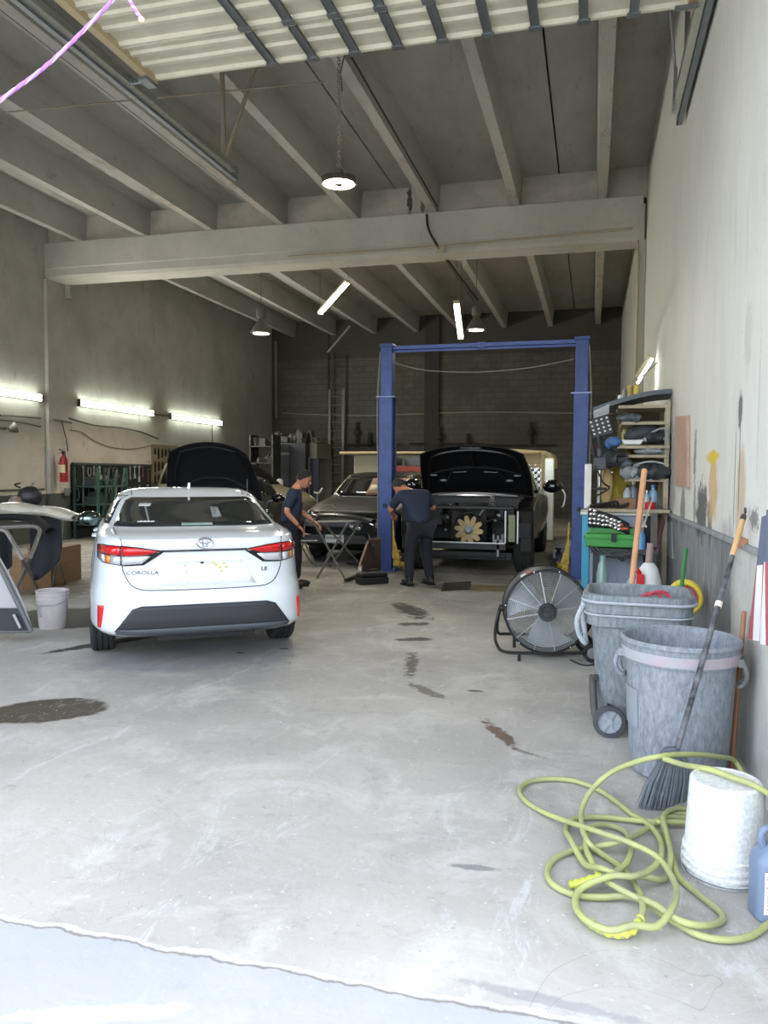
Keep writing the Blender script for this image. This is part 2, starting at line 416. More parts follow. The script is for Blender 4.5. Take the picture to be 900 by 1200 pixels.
# back wall: painted block
f = Surf('block_wall', .9, .15)
f.mix(None, (104, 101, 93))
br = f.N.new('ShaderNodeTexBrick'); mp = f.N.new('ShaderNodeMapping'); mp.vector_type = 'POINT'; mp.inputs['Rotation'].default_value = (RAD(90), 0, 0)
f.L.new(f.pos, mp.inputs[0]); f.L.new(mp.outputs[0], br.inputs[0])
br.inputs['Scale'].default_value = 1; br.inputs['Brick Width'].default_value = .4; br.inputs['Row Height'].default_value = .2; br.inputs['Mortar Size'].default_value = .012; br.inputs['Mortar Smooth'].default_value = .3
br.inputs['Color1'].default_value = (1, 1, 1, 1); br.inputs['Color2'].default_value = (.35, .35, .35, 1); br.inputs['Mortar'].default_value = (0, 0, 0, 1)
f.mix(f.rng(br.outputs['Color'], 1, 0), (84, 81, 75), .55)
f.mix(br.outputs['Fac'], (66, 64, 60), .4)
f.mix(f.rng(f.noise(.6, 6, .7), .45, .6), (80, 77, 68), .6)
f.mix(f.rng(f.noise(2.5, 8, .8), .6, .7), (60, 58, 52), .6)
f.mix(f.rng(f.axis(2), 5.45, 5.5), (74, 72, 66), .7)
BWM = f.done(.3, 9, .01)
b = MB(); b.span((LW - .25, BW, 0), (RW + .25, BW + .3, CZ + .4)); struct(b.build('wall_back', BWM))

# front wall with the raised overhead door opening and a second, unseen bay left open for more daylight
DX0, DX1, DZ = -4.25, .76, 4.72
CON = Surf('precast_concrete', .85, .2)
CON.mix(None, (188, 184, 173))
CON.mix(CON.rng(CON.noise(.9, 6, .65), .4, .62), (166, 162, 151), .6)
CON.mix(CON.rng(CON.noise(5, 8, .7, (1, .5, 1)), .58, .74), (142, 134, 120), .5)
CONM = CON.done(.25, 12, .01)
b = MB()
b.span((OPX1, FW, 0), (DX0, FW + .22, CZ + .4)); b.span((DX0, FW, DZ), (DX1, FW + .22, CZ + .4)); b.span((DX1, FW, 0), (RW, FW + .22, CZ + .4))
b.span((LW, FW, 0), (OPX0, FW + .22, CZ + .4)); b.span((OPX0, FW, DZ), (OPX1, FW + .22, CZ + .4))
struct(b.build('wall_front', CONM))

# ceiling: precast double tees, stems running front to back, open joint between neighbours
f = Surf('double_tee', .85, .2)
f.mix(None, (178, 176, 169))
f.mix(f.rng(f.noise(.8, 6, .7, (1, .45, 1)), .4, .6), (154, 151, 144), .7)
f.mix(f.rng(f.noise(4, 8, .75, (1, .3, 1)), .58, .7), (132, 127, 118), .6)
f.mix(f.math('MULTIPLY', f.rng(f.axis(2), 6.335, 6.325), f.rng(f.noise(1.4, 6, .7, (1, .4, 1)), .4, .6, .3, 1)), (192, 184, 168), .3)
f.mix(f.math('MULTIPLY', f.rng(f.axis(2), 6.335, 6.325), f.rng(f.noise(3.4, 6, .8, (1, .5, 1)), .54, .6)), (140, 108, 88), .4)
TEE = f.done(.25, 10, .01)
b = MB(); xj = [RW + .0] + [-.6725 - 3.01 * k for k in range(4)] + [LW]
for a, c in zip(xj[:-1], xj[1:]): b.span((c + (.014 if c > LW else 0), FW, CZ), (a - (.014 if a < RW else 0), BW, CZ + .08))
b.span((LW, FW, CZ + .3), (RW, BW, CZ + .4))
for k in range(8):
    x = .08 - 1.505 * k
    for y0, y1 in ((FW + .2, 14.62), (14.68, BW)):
        b.prism([(-.075, 0), (.075, 0), (.115, CZ - JZ), (.20, CZ - JZ + .001), (-.20, CZ - JZ + .001), (-.115, CZ - JZ)], y1 - y0, (x, y1, JZ), (1, 0, 0), (0, 0, 1))
struct(b.build('ceiling', TEE))

# cross beam, infill above it and its two pilasters
b = MB(); b.prism([(14.38, 6.315), (14.95, 6.315), (14.95, 5.57), (14.42, 5.57), (14.36, 5.63), (14.36, 5.78), (14.345, 5.79), (14.345, 6.315)], RW - .06 - LW, (LW, 0, 0), (0, 1, 0), (0, 0, 1))
struct(b.build('trim_1', CONM, bevel=.012))
b = MB(); xs = [RW] + [.08 - 1.505 * k for k in range(8)] + [LW]
for i in range(len(xs) - 1):
    a = xs[i] - (.08 if i else 0); c = xs[i + 1] + (.08 if i < len(xs) - 2 else 0)
    b.span((c, 14.5, 6.315), (a, 14.8, CZ))
f = Surf('infill_concrete', .85, .2); f.mix(None, (184, 178, 164)); f.mix(f.rng(f.noise(2.5, 7, .7), .45, .65), (154, 148, 136), .6)
f.blob((0, 2), (-3.4, 6.6), (.06, .3), 0, (60, 50, 44), .9, .9, 9); f.blob((0, 2), (-3.15, 6.55), (.05, .25), 0, (70, 54, 46), .8, .9, 9)
struct(b.build('trim_2', f.done(.2)))
b = MB(); b.span((RW - .12, 14.38, 0), (RW, 14.95, 5.57)); struct(b.build('trim_3', mat('pilaster_right_paint', (190, 188, 172), .8, 0, .1, 3), bevel=.01))
b = MB(); b.span((LW, 14.3, 0), (LW + .09, 14.95, 5.57)); b.span((LW, 14.9, 5.3), (LW + .2, 15.0, 5.57)); struct(b.build('trim_4', LWM, bevel=.01))
b = MB(); b.span((-5.62, BW - .14, 0), (-5.12, BW, CZ)); b.span((-9.15, BW - .05, 0), (-9.1, BW, CZ)); struct(b.build('trim_5', mat('dark_pilaster', (62, 60, 56), .9, 0, .2, 2)))
# capped ledge rail along the right wall
b = MB()
for i, (y0, z0, y1, z1) in enumerate(((9.83, 1.10, 6.6, 1.15), (6.6, 1.15, 3.0, 1.19))):
    b.bar((RW - .012, y0, z0), (RW - .012, y1, z1), .03, .035)
struct(b.build('trim_6', mat('rail_paint', (150, 154, 158), .6, 0, .25, 9, dirt=(90, 90, 90), dirt_scale=8), bevel=.006))
b = MB(); b.bar((LW + .02, 14.2, 1.13), (LW + .02, 3, 1.13), .04, .03); struct(b.build('trim_7', mat('left_rail', (60, 62, 58), .8)))

# ------------------------------------------------------------------ raised sectional door and its tracks
DC = mat('door_cream', (212, 208, 188), .45, 0, .06, 2, dirt=(170, 166, 140), dirt_amt=.4)
DE = mat('door_edge', (176, 160, 122), .6, 0, .15, 4)
ST = mat('galvanised_strut', (128, 134, 136), .42, .65, .15, 8)
door = thing('door_1', None, None, (0, 0, 0)); door['kind'] = 'structure'
zd = 5.05
for k in range(7):
    y1 = 6.42 - k * .56; y0 = y1 - .55; b = MB()
    # cross-section of one panel: flat skin with pressed ribs, facing down
    P = [(y1, zd), (y1 - .03, zd), (y1 - .045, zd + .03), (y1 - .2, zd + .03), (y1 - .215, zd + .008), (y1 - .255, zd + .008), (y1 - .27, zd + .03), (y1 - .375, zd + .03), (y1 - .39, zd + .008), (y1 - .43, zd + .008), (y1 - .445, zd + .03), (y0 + .02, zd + .03), (y0 + .01, zd), (y0, zd), (y0, zd + .05), (y1, zd + .05)]
    b.prism(P, 4.5, (-3.83, 0, 0), (0, 1, 0), (0, 0, 1))
    b.build('door_panel', DC, door)
for k in range(9):
    x = fl(322 + 0, 75, zd).x + k * (fl(369, 68, zd).x - fl(322, 75, zd).x) * 1.0
    if x > .5: break
    for j in range(7):
        y1 = 6.41 - j * .56
        b = MB(); b.span((x - .035, y1 - .52, zd - .022), (x + .035, y1 - .0, zd - .012)); b.span((x - .035, y1 - .52, zd - .03), (x - .028, y1, zd)); b.span((x + .028, y1 - .52, zd - .03), (x + .035, y1, zd))
        b.span((x - .05, y1 - .07, zd - .034), (x + .05, y1 - .01, zd - .02)) if j < 7 else None
        b.build('stile', ST, door)
b = MB(); b.span((-3.90, 2.5, zd - .03), (-3.83, 6.42, zd + .05)); b.span((.62, 2.5, zd - .03), (.68, 6.42, zd + .05)); b.build('end_stile', DE, door)
b = MB(); b.tube([(-3.86, 6.36, 5.02), (-4.07, 6.36, 5.02)], .012); b.ring((-4.06, 6.36, 5.06), .022, .012, (1, 0, 0), 16); b.span((-3.93, 6.25, 4.99), (-3.84, 6.42, 5.02)); b.build('roller_bracket', ST, door)
b = MB(); b.tube([(.64, 6.36, 5.02), (.7, 6.36, 5.02)], .012); b.span((.52, 6.28, 4.985), (.68, 6.33, 5.0)); b.build('roller_bracket', ST, door)
def track(name, X, s, y1, label):
    t = thing(name, label, 'track', (X, FW + .22, 0))
    b = MB(Matrix.Translation((-X, -FW - .22, 0)))
    z = 5.06
    b.span((X - .03, 2.42, z - .035), (X + .03, y1, z - .03)); b.span((X + .03 * s, 2.42, z - .035), (X + .034 * s, y1, z + .035)); b.span((X - .03, 2.42, z + .03), (X + .03, y1, z + .035))
    b.build('channel', mat('track_steel', (190, 190, 180), .35, .7, .08), t)
    b = MB(Matrix.Translation((-X, -FW - .22, 0))); b.span((X + .035 * s, 2.42, z - .06), (X + .04 * s, y1 + .2, z + .1)); b.span((X + .035 * s, 2.42, z - .06), (X + .09 * s, y1 + .2, z - .055)); b.build('angle', ST, t)
    return t
tl = track('door_track', -4.10, -1, 8.5, 'long steel track of the raised door along the ceiling left of the door')
T0 = Matrix.Translation((4.10, -FW - .22, 0))
b = MB(T0); b.tube([(-4.14, 8.35, 5.1), (-4.18, 8.35, CZ)], .03); b.tube([(-4.14, 8.35, 5.1), (-3.55, 8.5, CZ)], .025); b.build('hanger', mat('old_pipe', (136, 126, 108), .7, .2), tl); b = MB(T0); b.tube([(-4.14, 5.2, 5.1), (-4.18, 5.2, CZ)], .02); b.build('hanger', mat('old_pipe', (136, 126, 108), .7, .2), tl)
tr = track('door_track', .70, 1, 8.2, 'steel track of the raised door fixed near the right wall')
T0 = Matrix.Translation((-.70, -FW - .22, 0))
for k in range(3):
    b = MB(T0)
    if k == 0: b.tube([(.72, 8.1, 5.08), (.42, 7.2, CZ)], .014)
    elif k == 1: b.span((.69, 7.3, 5.1), (.73, 7.34, CZ))
    else: b.span((.66, 6.2, 5.1), (.70, 6.24, CZ))
    b.build('hanger', STEEL, tr)
b = MB(T0); b.prism([(0, 0), (.12, 0), (.12, .05), (.02, .35), (0, .35)], .03, (.66, 7.9, 4.98), (0, 1, 0), (0, 0, 1)); b.build('end_bracket', STEEL, tr)

# second bay has no door; added out of view, it lets daylight in
# ------------------------------------------------------------------ hanging lamps
BULB = mat('lamp_glow_warm', (255, 250, 235), .4, emit=(255, 240, 205), estr=14)
TUBEG = mat('lamp_glow_cool', (255, 255, 255), .4, emit=(244, 255, 240), estr=9)
TUBEW = mat('lamp_glow_tube', (255, 255, 255), .4, emit=(255, 246, 214), estr=9)
def light(kind, loc, power, col=(1, .93, .8), size=.3, sy=None, rot=(0, 0, 0), parent=None, spot=None):
    l = bpy.data.lights.new('bulb', kind); l.energy = power; l.color = col
    if kind == 'AREA':
        l.size = size
        if sy: l.shape = 'RECTANGLE'; l.size_y = sy
    elif kind == 'SPOT': l.shadow_soft_size = size; l.spot_size = spot or RAD(120); l.spot_blend = .35
    else: l.shadow_soft_size = size
    o = bpy.data.objects.new('bulb', l); COL.objects.link(o); o.location = loc; o.rotation_euler = rot
    if parent: o.parent = parent
    return o
HB = mat('highbay_housing', (110, 104, 92), .5, .4)
# big round LED high bay on a chain
p = at(397, 213, 8.6); top = Vector((p.x, p.y, CZ))
t = thing('high_bay_lamp', 'round glowing high bay lamp on a long chain in front of the concrete beam', 'lamp', p)
b = MB(); b.lathe([(0, .13), (.05, .13), (.06, .06), (.13, .05), (.19, .0), (.195, -.02), (.18, -.03), (.17, -.012), (0, -.012)], 40); b.build('housing', HB, t, smooth=True)
b = MB()
for i in range(36):
    a = 2 * pi * i / 36; b.box((.165 * cos(a), .165 * sin(a), .018), (.05, .004, .05), rotm(z=a))
b.build('fins', HB, t)
b = MB(); b.lathe([(0, -.014), (.05, -.014), (.05, -.02), (.168, -.02), (.168, -.028), (.06, -.032), (0, -.032)], 40); b.build('lens', BULB, t, smooth=True)
b = MB(); b.lathe([(0, -.0325), (.045, -.0325), (.045, -.037), (0, -.037)], 24); b.build('sensor', mat('grey_sensor', (120, 116, 104), .6), t)
b = MB(); b.ring((0, 0, .16), .025, .006, (1, 0, 0), 16)
h = top.z - p.z - .02; n = int(h / .035)
for i in range(n): b.ring((0, 0, .19 + i * (h - .2) / n), .021, .006, (1, 0, 0) if i % 2 else (0, 1, 0), 8, 4)
b.build('chain', mat('pale_chain', (150, 142, 124), .6, .3), t)
light('SPOT', (0, 0, -.06), 60, (1, .92, .78), .15, parent=t, spot=RAD(150))
b = MB(); q = at(402, 96, 8.65); b.box((0, 0, 0), (.14, .12, .07)); b.tube([(.06, 0, -.03), (.0, .05, -.08), (-.03, 0, -.3), (-.01, 0, -.5)], .008)
tag(b.build('junction_box', mat('old_steel_box', (100, 94, 80), .6, .3), bevel=.005, loc=(q.x, q.y, 6.27)), 'small grey electrical junction box under a ceiling stem above the round hanging lamp', 'junction box')
b = MB(); y0 = q.y; b.tube([(q.x, y0, 6.29), (q.x - .02, 14.0, 6.29)], .014)
tag(b.build('ceiling_conduit', DARKWIRE), 'thin dark conduit running from the junction box to the beam', 'conduit')
b = MB(); b.tube(bez([at(500, 250, 14.4), at(502, 268, 14.25), at(510, 284, 14.3), at(517, 296, 14.3)], 6), .022); b.tube([ony(513, 290, 14.33), ony(560, 352, 17)], .02)
tag(b.build('beam_cable', DARKWIRE), 'dark cable looping over the front of the concrete beam', 'cable')
b = MB(); L = [ony(338, 301, 14.32), ony(512, 289, 14.32), ony(740, 268, 14.32)]
b.tube(L, .022); b.tube(bez([L[2], onx(745, 269, .66), (.69, 14.32, 5.3), (.69, 14.32, 3.0)], 6), .022)
tag(b.build('conduit', mat('pale_conduit', (166, 156, 134), .6)), 'pale conduit pipe along the lower edge of the beam and down the right pilaster', 'conduit')
b = MB(); b.box((0, 0, 0), (.16, .05, .14)); tag(b.build('junction_box', mat('pale_conduit', (160, 150, 130)), loc=ony(517, 292, 14.31), bevel=.01), 'small pale junction box on the face of the concrete beam', 'junction box')

# bare-tube batten fittings hung from the roof behind the beam
def batten(A, B, label, glow, w=.12, pw=25):
    A = Vector(A); B = Vector(B); c = (A + B) / 2; t = thing('tube_lamp', label, 'lamp', c, 0, 'hanging tube lamps')
    d = (B - A); L = d.length; d.normalize(); x = d.cross(Vector((0, 0, 1))).normalized(); z = x.cross(d); M = Matrix((x, d, z)).transposed()
    b = MB(); b.box(z * .03, (w, L, .04), M); b.box(d * (L / 2) - z * .005, (w * .95, .03, .06), M); b.box(-d * (L / 2) - z * .005, (w * .95, .03, .06), M); b.build('housing', mat('lamp_body', (196, 188, 160), .5), t, bevel=.004)
    for s in (-1, 1):
        b = MB(); b.tube([x * s * w * .27 - z * .012 - d * (L / 2 - .015), x * s * w * .27 - z * .012 + d * (L / 2 - .015)], .017, 10); b.build('tube', glow, t, smooth=True)
    b = MB()
    for q in (A, B):
        lo = q - c + Vector((0, 0, .05)); b.tube([lo, (lo.x, lo.y, CZ - c.z)], .005, 5)
    b.build('suspension_wire', WIRE, t)
    l = light('AREA', -z * .05, pw, (1, .94, .8), w, L, parent=t); l.rotation_euler = M.to_euler()
    return t
batten(at(408, 330, 15.3), at(375, 367, 16.1), 'warm glowing hanging tube lamp tilted down to the left', TUBEW)
batten(at(534.5, 354, 15.3), at(540, 396, 16.4), 'white glowing hanging tube lamp pointing almost straight away', TUBEG)
# bell shaped high bays
def bell(p, label, sc=1.0, pw=120, twin=False):
    t = thing('bell_lamp', label, 'lamp', p, 0)
    b = MB(); b.lathe([(.235, 0), (.24, .02), (.2, .1), (.12, .22), (.075, .3), (.07, .34)], 36); b.build('reflector', mat('bell_reflector', (120, 118, 110), .35, .5), t, smooth=True)
    b = MB(); b.lathe([(.1, .34), (.11, .4), (.11, .52), (.08, .56)], 24); b.build('ballast', mat('ballast_grey', (98, 96, 90), .6), t, smooth=True)
    b = MB(); b.tube([(0, 0, .56), (0, 0, CZ - p.z)], .008, 6); b.ring((0, 0, .6), .03, .006, (0, 1, 0), 12); b.build('hook', WIRE, t)
    b = MB(); b.lathe([(0, .05), (.1, .045), (.19, .02), (.22, .006), (.1, -.01), (0, -.015)], 30); b.build('lens', BULB, t, smooth=True)
    light('SPOT', (0, 0, -.05), pw, (1, .82, .6), .15, parent=t, spot=RAD(140))
    return t
bell(at(306, 391, 17.5), 'bell shaped lamp glowing warm near the left wall', 1, 200)
p = at(558, 387, 18.5)
bell(p, 'small bright bell lamp hanging just right of the upright tube lamp', 1, 90)
# wall mounted double tubes along the left wall
def wall_tube(y0, y1, z0, z1, label):
    c = Vector((LW + .09, (y0 + y1) / 2, (z0 + z1) / 2)); t = thing('wall_tube_lamp', label, 'lamp', c, 0, 'tube lamps on the left wall')
    a = Vector((0, (y0 - y1) / 2, (z0 - z1) / 2)); e = -a
    b = MB(); b.bar(a + Vector((-.06, 0, 0)), e + Vector((-.06, 0, 0)), .06, .14); b.build('housing', WHITEP, t, bevel=.005)
    for s in (-1, 1):
        b = MB(); b.tube([a + Vector((-.005, .03, s * .042)), e + Vector((-.005, -.03, s * .042))], .026, 10); b.build('tube', TUBEG, t, smooth=True)
    for q in (a, e): b = MB(); b.box(q + Vector((-.02, 0, 0)), (.07, .05, .16)); b.build('end_cap', mat('end_cap_brown', (90, 70, 52), .6), t, bevel=.005)
    l = light('AREA', (.06, 0, 0), 42, (1, .98, .92), .14, y1 - y0, parent=t); l.rotation_euler = (0, RAD(-90), 0)
    return t
wall_tube(11.3, 14.1, 3.1, 3.05, 'glowing double tube lamp on the left wall in front of the pilaster')
wall_tube(15.35, 18.42, 3.06, 3.03, 'glowing double tube lamp on the left wall just beyond the pilaster')
wall_tube(19.3, 22.35, 3.02, 3.0, 'glowing double tube lamp on the left wall farthest from the door')
b = MB(); b.tube([(LW + .04, 18.42, 3.02), (LW + .04, 19.3, 3.02)], .015, 6); b.tube([(LW + .04, 21.8, 2.95), (LW + .04, 21.8, 2.2)], .012, 6); tag(b.build('lamp_cable', mat('brown_cable', (70, 56, 44))), 'brown cable joining two tube lamps on the left wall', 'cable')
def wallcable(P, r, label, m=WIRE):
    b = MB(); b.tube(bez([onx(x, y, LW + .03) for x, y in P], 6), r, 6); return tag(b.build('wall_cable', m), label, 'cable')
wallcable([(0, 487), (25, 488), (47, 490)], .022, 'grey cable on the left wall reaching the pilaster', WIRE)
b = MB(); b.tube(bez([(LW + .17, 14.32, 2.62), (LW + .17, 14.93, 2.58)], 2) , .022, 6); b.tube([(LW + .17, 14.6, 2.6), (LW + .17, 14.75, 2.2), (LW + .17, 14.8, 1.95)], .014, 6); tag(b.build('pilaster_cable', WIRE), 'short grey cable across the left pilaster above the extinguisher', 'cable')
wallcable([(78, 489), (110, 498), (140, 501), (165, 506), (185, 514)], .022, 'thick grey cable sagging along the left wall beyond the pilaster')
wallcable([(80, 504), (95, 506), (110, 516), (130, 524), (155, 526), (178, 522)], .012, 'thin brown cable sagging above the tool board on the left wall', mat('brown_cable_pale', (120, 104, 86)))
wallcable([(0, 492), (30, 496), (48, 500)], .012, 'thin lower grey cable at the far left of the left wall')
# cables across the back wall
for (P, lab) in (([(460, 425), (500, 434), (560, 436), (620, 431), (672, 421)], 'thin pale cable sagging high between the blue lift posts'), ([(330, 484), (420, 487), (560, 483), (720, 485)], 'thin pale cable strung across the block back wall')):
    b = MB(); Yb = 12.05 if 'posts' in lab else BW - .05; b.tube(bez([ony(x, y, Yb) for x, y in P], 6), .008 if Yb < 20 else .018, 5); tag(b.build('strung_cable', mat('pale_cable', (150, 146, 132))), lab, 'cable')
b = MB(); b.tube([ony(323, 400, BW - .08), ony(324, 490, BW - .08)], .05, 8); tag(b.build('downpipe', mat('pale_pipe', (130, 126, 116))), 'thin vertical pipe in the left corner of the back wall', 'pipe')
b = MB(); b.tube([ony(410, 382, 24), ony(384, 413, 24.2)], .03, 6); tag(b.build('hanging_rod', mat('pale_pipe', (130, 126, 116))), 'slanting pale rod hanging from the ceiling near the back wall', 'rod')
b = MB(); b.tube([ony(5, 132, 8.0) , ony(150, 118, 8.2), ony(380, 96, 8.5)], .01, 5)
tag(b.build('ceiling_cable', mat('old_pipe', (120, 112, 96))), 'thin cable strung under the ceiling stems to the junction box', 'cable')
# pipe manifold low on the back wall
b = MB()
for x0, x1, y in ((400, 470, 521), (480, 560, 520), (560, 650, 522)): b.tube([ony(x0, y, BW - .1), ony(x1, y, BW - .1)], .045, 6)
for x, y0 in ((418, 495), (433, 507), (515, 500), (548, 508), (622, 495)): b.tube([ony(x, y0, BW - .1), ony(x, 524, BW - .1)], .06, 6); b.ball(ony(x, y0 + 12, BW - .12), .12, 8, 6)
tag(b.build('pipe_manifold', mat('dark_pipe', (52, 50, 48), .7)), 'dark pipes with upright stubs along the foot of the block wall', 'pipes')
# ladder standing at the back wall
t = thing('ladder', 'tall pale extension ladder standing against the back wall', 'ladder', (-8.8, BW - .25, 0))
for s, x in ((-1, 386), (1, 402)):
    X = ony(x, 500, BW - .15).x + 8.8
    b = MB(); b.bar((X, .05, 0), (X, .14, 4.4), .05, .09, up=(1, 0, 0)); b.build('rail', mat('ladder_metal', (118, 114, 106), .5, .2), t)
for k in range(14):
    b = MB(); z = .25 + .3 * k; b.tube([(ony(386, 500, BW - .15).x + 8.8, .1, z), (ony(402, 500, BW - .15).x + 8.8, .1, z)], .022, 6); b.build('rung', mat('ladder_metal', (118, 114, 106)), t)
b = MB()
for x in (404.5, 390): b.tube([ony(x, 415, BW - .12), ony(x, 500, BW - .12)], .03, 6)
for k in range(8): b.tube([ony(390, 420 + k * 11, BW - .12), ony(404.5, 420 + k * 11, BW - .12)], .02, 5)
tag(b.build('ladder_cage', mat('dark_ladder', (84, 80, 74), .7)), 'dark fixed ladder section on the block wall above the pale ladder', 'ladder')
# purple cord hanging from the raised door
t = thing('pull_cord', 'purple and white twisted cord slung across the top left of the doorway', 'cord', (-1.9, 2.45, 2.8))
o = Vector((-1.9, 2.45, 2.8))
PC = [mat('purple_cord', (168, 110, 228), .6), mat('pale_cord', (204, 176, 228), .6)]
def twisted(P, name):
    P = bez(P, 14); b = MB(); n = len(P)
    for s in range(3):
        b.k = 0 if s < 2 else 1; Q = []
        for i, p in enumerate(P):
            d = (P[min(i + 1, n - 1)] - P[max(i - 1, 0)]).normalized(); x = d.cross(Vector((0, 0, 1))).normalized(); z = x.cross(d); a = i * .9 + s * 2.1
            Q.append(p - o + (x * cos(a) + z * sin(a)) * .003)
        b.tube(Q, .0042, 6)
    return b.build(name, PC, t, smooth=True)
twisted([at(-60, 170, 2.7), at(0, 118, 2.72), at(60, 72, 2.76), at(130, 2, 2.82), at(160, -40, 2.9)], 'long_strand')
twisted([at(160, -40, 2.9), at(152, -8, 2.85), at(155, 6, 2.84), at(165, 21, 2.82)], 'loose_end')
b = MB(); b.ball(at(166, 23, 2.82) - o, .011, 10, 8); b.build('knot', mat('pale_knot', (230, 200, 170)), t)
t2 = MB(); t2.tube([at(160, -40, 2.9), (at(160, -40, 2.9).x, at(160, -40, 2.9).y, 5.02)], .006, 6); tt = t2.build('anchor_line', PC[0], t); tt.matrix_parent_inverse = Matrix.Translation(-o)
# ------------------------------------------------------------------ vehicle shells
class Shell:
    """horizontal slices: (z, half width, rear y, front y, squareness)"""
    def __init__(s, lv): s.lv = lv
    def at(s, z):
        lv = s.lv
        if z <= lv[0][0]: return lv[0][1:]
        for a, b in zip(lv[:-1], lv[1:]):
            if z <= b[0]:
                t = (z - a[0]) / (b[0] - a[0]); return tuple(a[i] + (b[i] - a[i]) * t for i in range(1, 5))
        return lv[-1][1:]
    def rear(s, x, z, o=0.0):
        w, yr, yf, e = s.at(z); q = min(.9995, abs(x) / w); L = (yf - yr) / 2
        return Vector((x, (yf + yr) / 2 - L * (1 - q ** e) ** (1 / e) - o, z))
    def front(s, x, z, o=0.0):
        w, yr, yf, e = s.at(z); q = min(.9995, abs(x) / w); L = (yf - yr) / 2
        return Vector((x, (yf + yr) / 2 + L * (1 - q ** e) ** (1 / e) + o, z))
    def side(s, y, z, sg, o=0.0):
        w, yr, yf, e = s.at(z); L = (yf - yr) / 2; q = min(.9995, abs(y - (yf + yr) / 2) / L)
        return Vector((sg * (w * (1 - q ** e) ** (1 / e) + o), y, z))
    def mesh(s, n=72, sub=3):
        zs = []
        for a, b in zip(s.lv[:-1], s.lv[1:]):
            k = max(1, min(sub, int((b[0] - a[0]) / .03))); zs += [a[0] + (b[0] - a[0]) * i / k for i in range(k)]
        zs.append(s.lv[-1][0]); b = MB(); vs = []
        for z in zs:
            w, yr, yf, e = s.at(z); L = (yf - yr) / 2; c = (yf + yr) / 2
            for j in range(n):
                a = 2 * pi * (j + .5) / n
                # denser samples near the corners
                ca, sa = cos(a), sin(a); p = 2 / e
                vs.append((w * math.copysign(abs(ca) ** p, ca), c + L * math.copysign(abs(sa) ** p, sa), z))
        fs = [(i * n + j, i * n + (j + 1) % n, (i + 1) * n + (j + 1) % n, (i + 1) * n + j) for i in range(len(zs) - 1) for j in range(n)]
        fs += [tuple(range(n - 1, -1, -1)), tuple((len(zs) - 1) * n + j for j in range(n))]
        b.add(vs, fs); return b
def patch(name, polys, fn, m, parent, cell=.04, th=.006, smooth=True, off=1):
    """convex polygons in a flat chart, gridded, laid on a surface by fn(u,v) and given thickness"""
    bm = bmesh.new()
    for poly in polys:
        xs = [p[0] for p in poly]; ys = [p[1] for p in poly]
        nx = max(1, int((max(xs) - min(xs)) / cell)); ny = max(1, int((max(ys) - min(ys)) / cell))
        t = bmesh.new(); V = [[t.verts.new((min(xs) + (max(xs) - min(xs)) * i / nx, min(ys) + (max(ys) - min(ys)) * j / ny, 0)) for j in range(ny + 1)] for i in range(nx + 1)]
        for i in range(nx):
            for j in range(ny): t.faces.new((V[i][j], V[i + 1][j], V[i + 1][j + 1], V[i][j + 1]))
        area = sum(poly[i][0] * poly[(i + 1) % len(poly)][1] - poly[(i + 1) % len(poly)][0] * poly[i][1] for i in range(len(poly)))
        P = poly if area > 0 else poly[::-1]
        for i in range(len(P)):
            a = Vector((*P[i], 0)); b = Vector((*P[(i + 1) % len(P)], 0)); d = b - a
            if d.length < 1e-7: continue
            bmesh.ops.bisect_plane(t, geom=t.verts[:] + t.edges[:] + t.faces[:], plane_co=a, plane_no=(d.y, -d.x, 0), clear_outer=True)
        me = bpy.data.meshes.new('t'); t.to_mesh(me); t.free(); bm.from_mesh(me); bpy.data.meshes.remove(me)
    bmesh.ops.remove_doubles(bm, verts=bm.verts, dist=1e-5)
    for v in bm.verts: v.co = fn(v.co.x, v.co.y)
    bmesh.ops.recalc_face_normals(bm, faces=bm.faces)
    me = bpy.data.meshes.new(name); bm.to_mesh(me); bm.free(); me.materials.append(m)
    if smooth:
        for p in me.polygons: p.use_smooth = True
    o = bpy.data.objects.new(name, me); COL.objects.link(o); o.parent = parent
    s = o.modifiers.new('thick', 'SOLIDIFY'); s.thickness = th; s.offset = 0
    return o
TYRE = mat('tyre', (44, 45, 46), .85, 0, .2, 14); RIM = mat('alloy_rim', (150, 152, 156), .3, .8, .05)
RIMD = mat('steel_rim_dark', (60, 60, 62), .5, .6, .1)
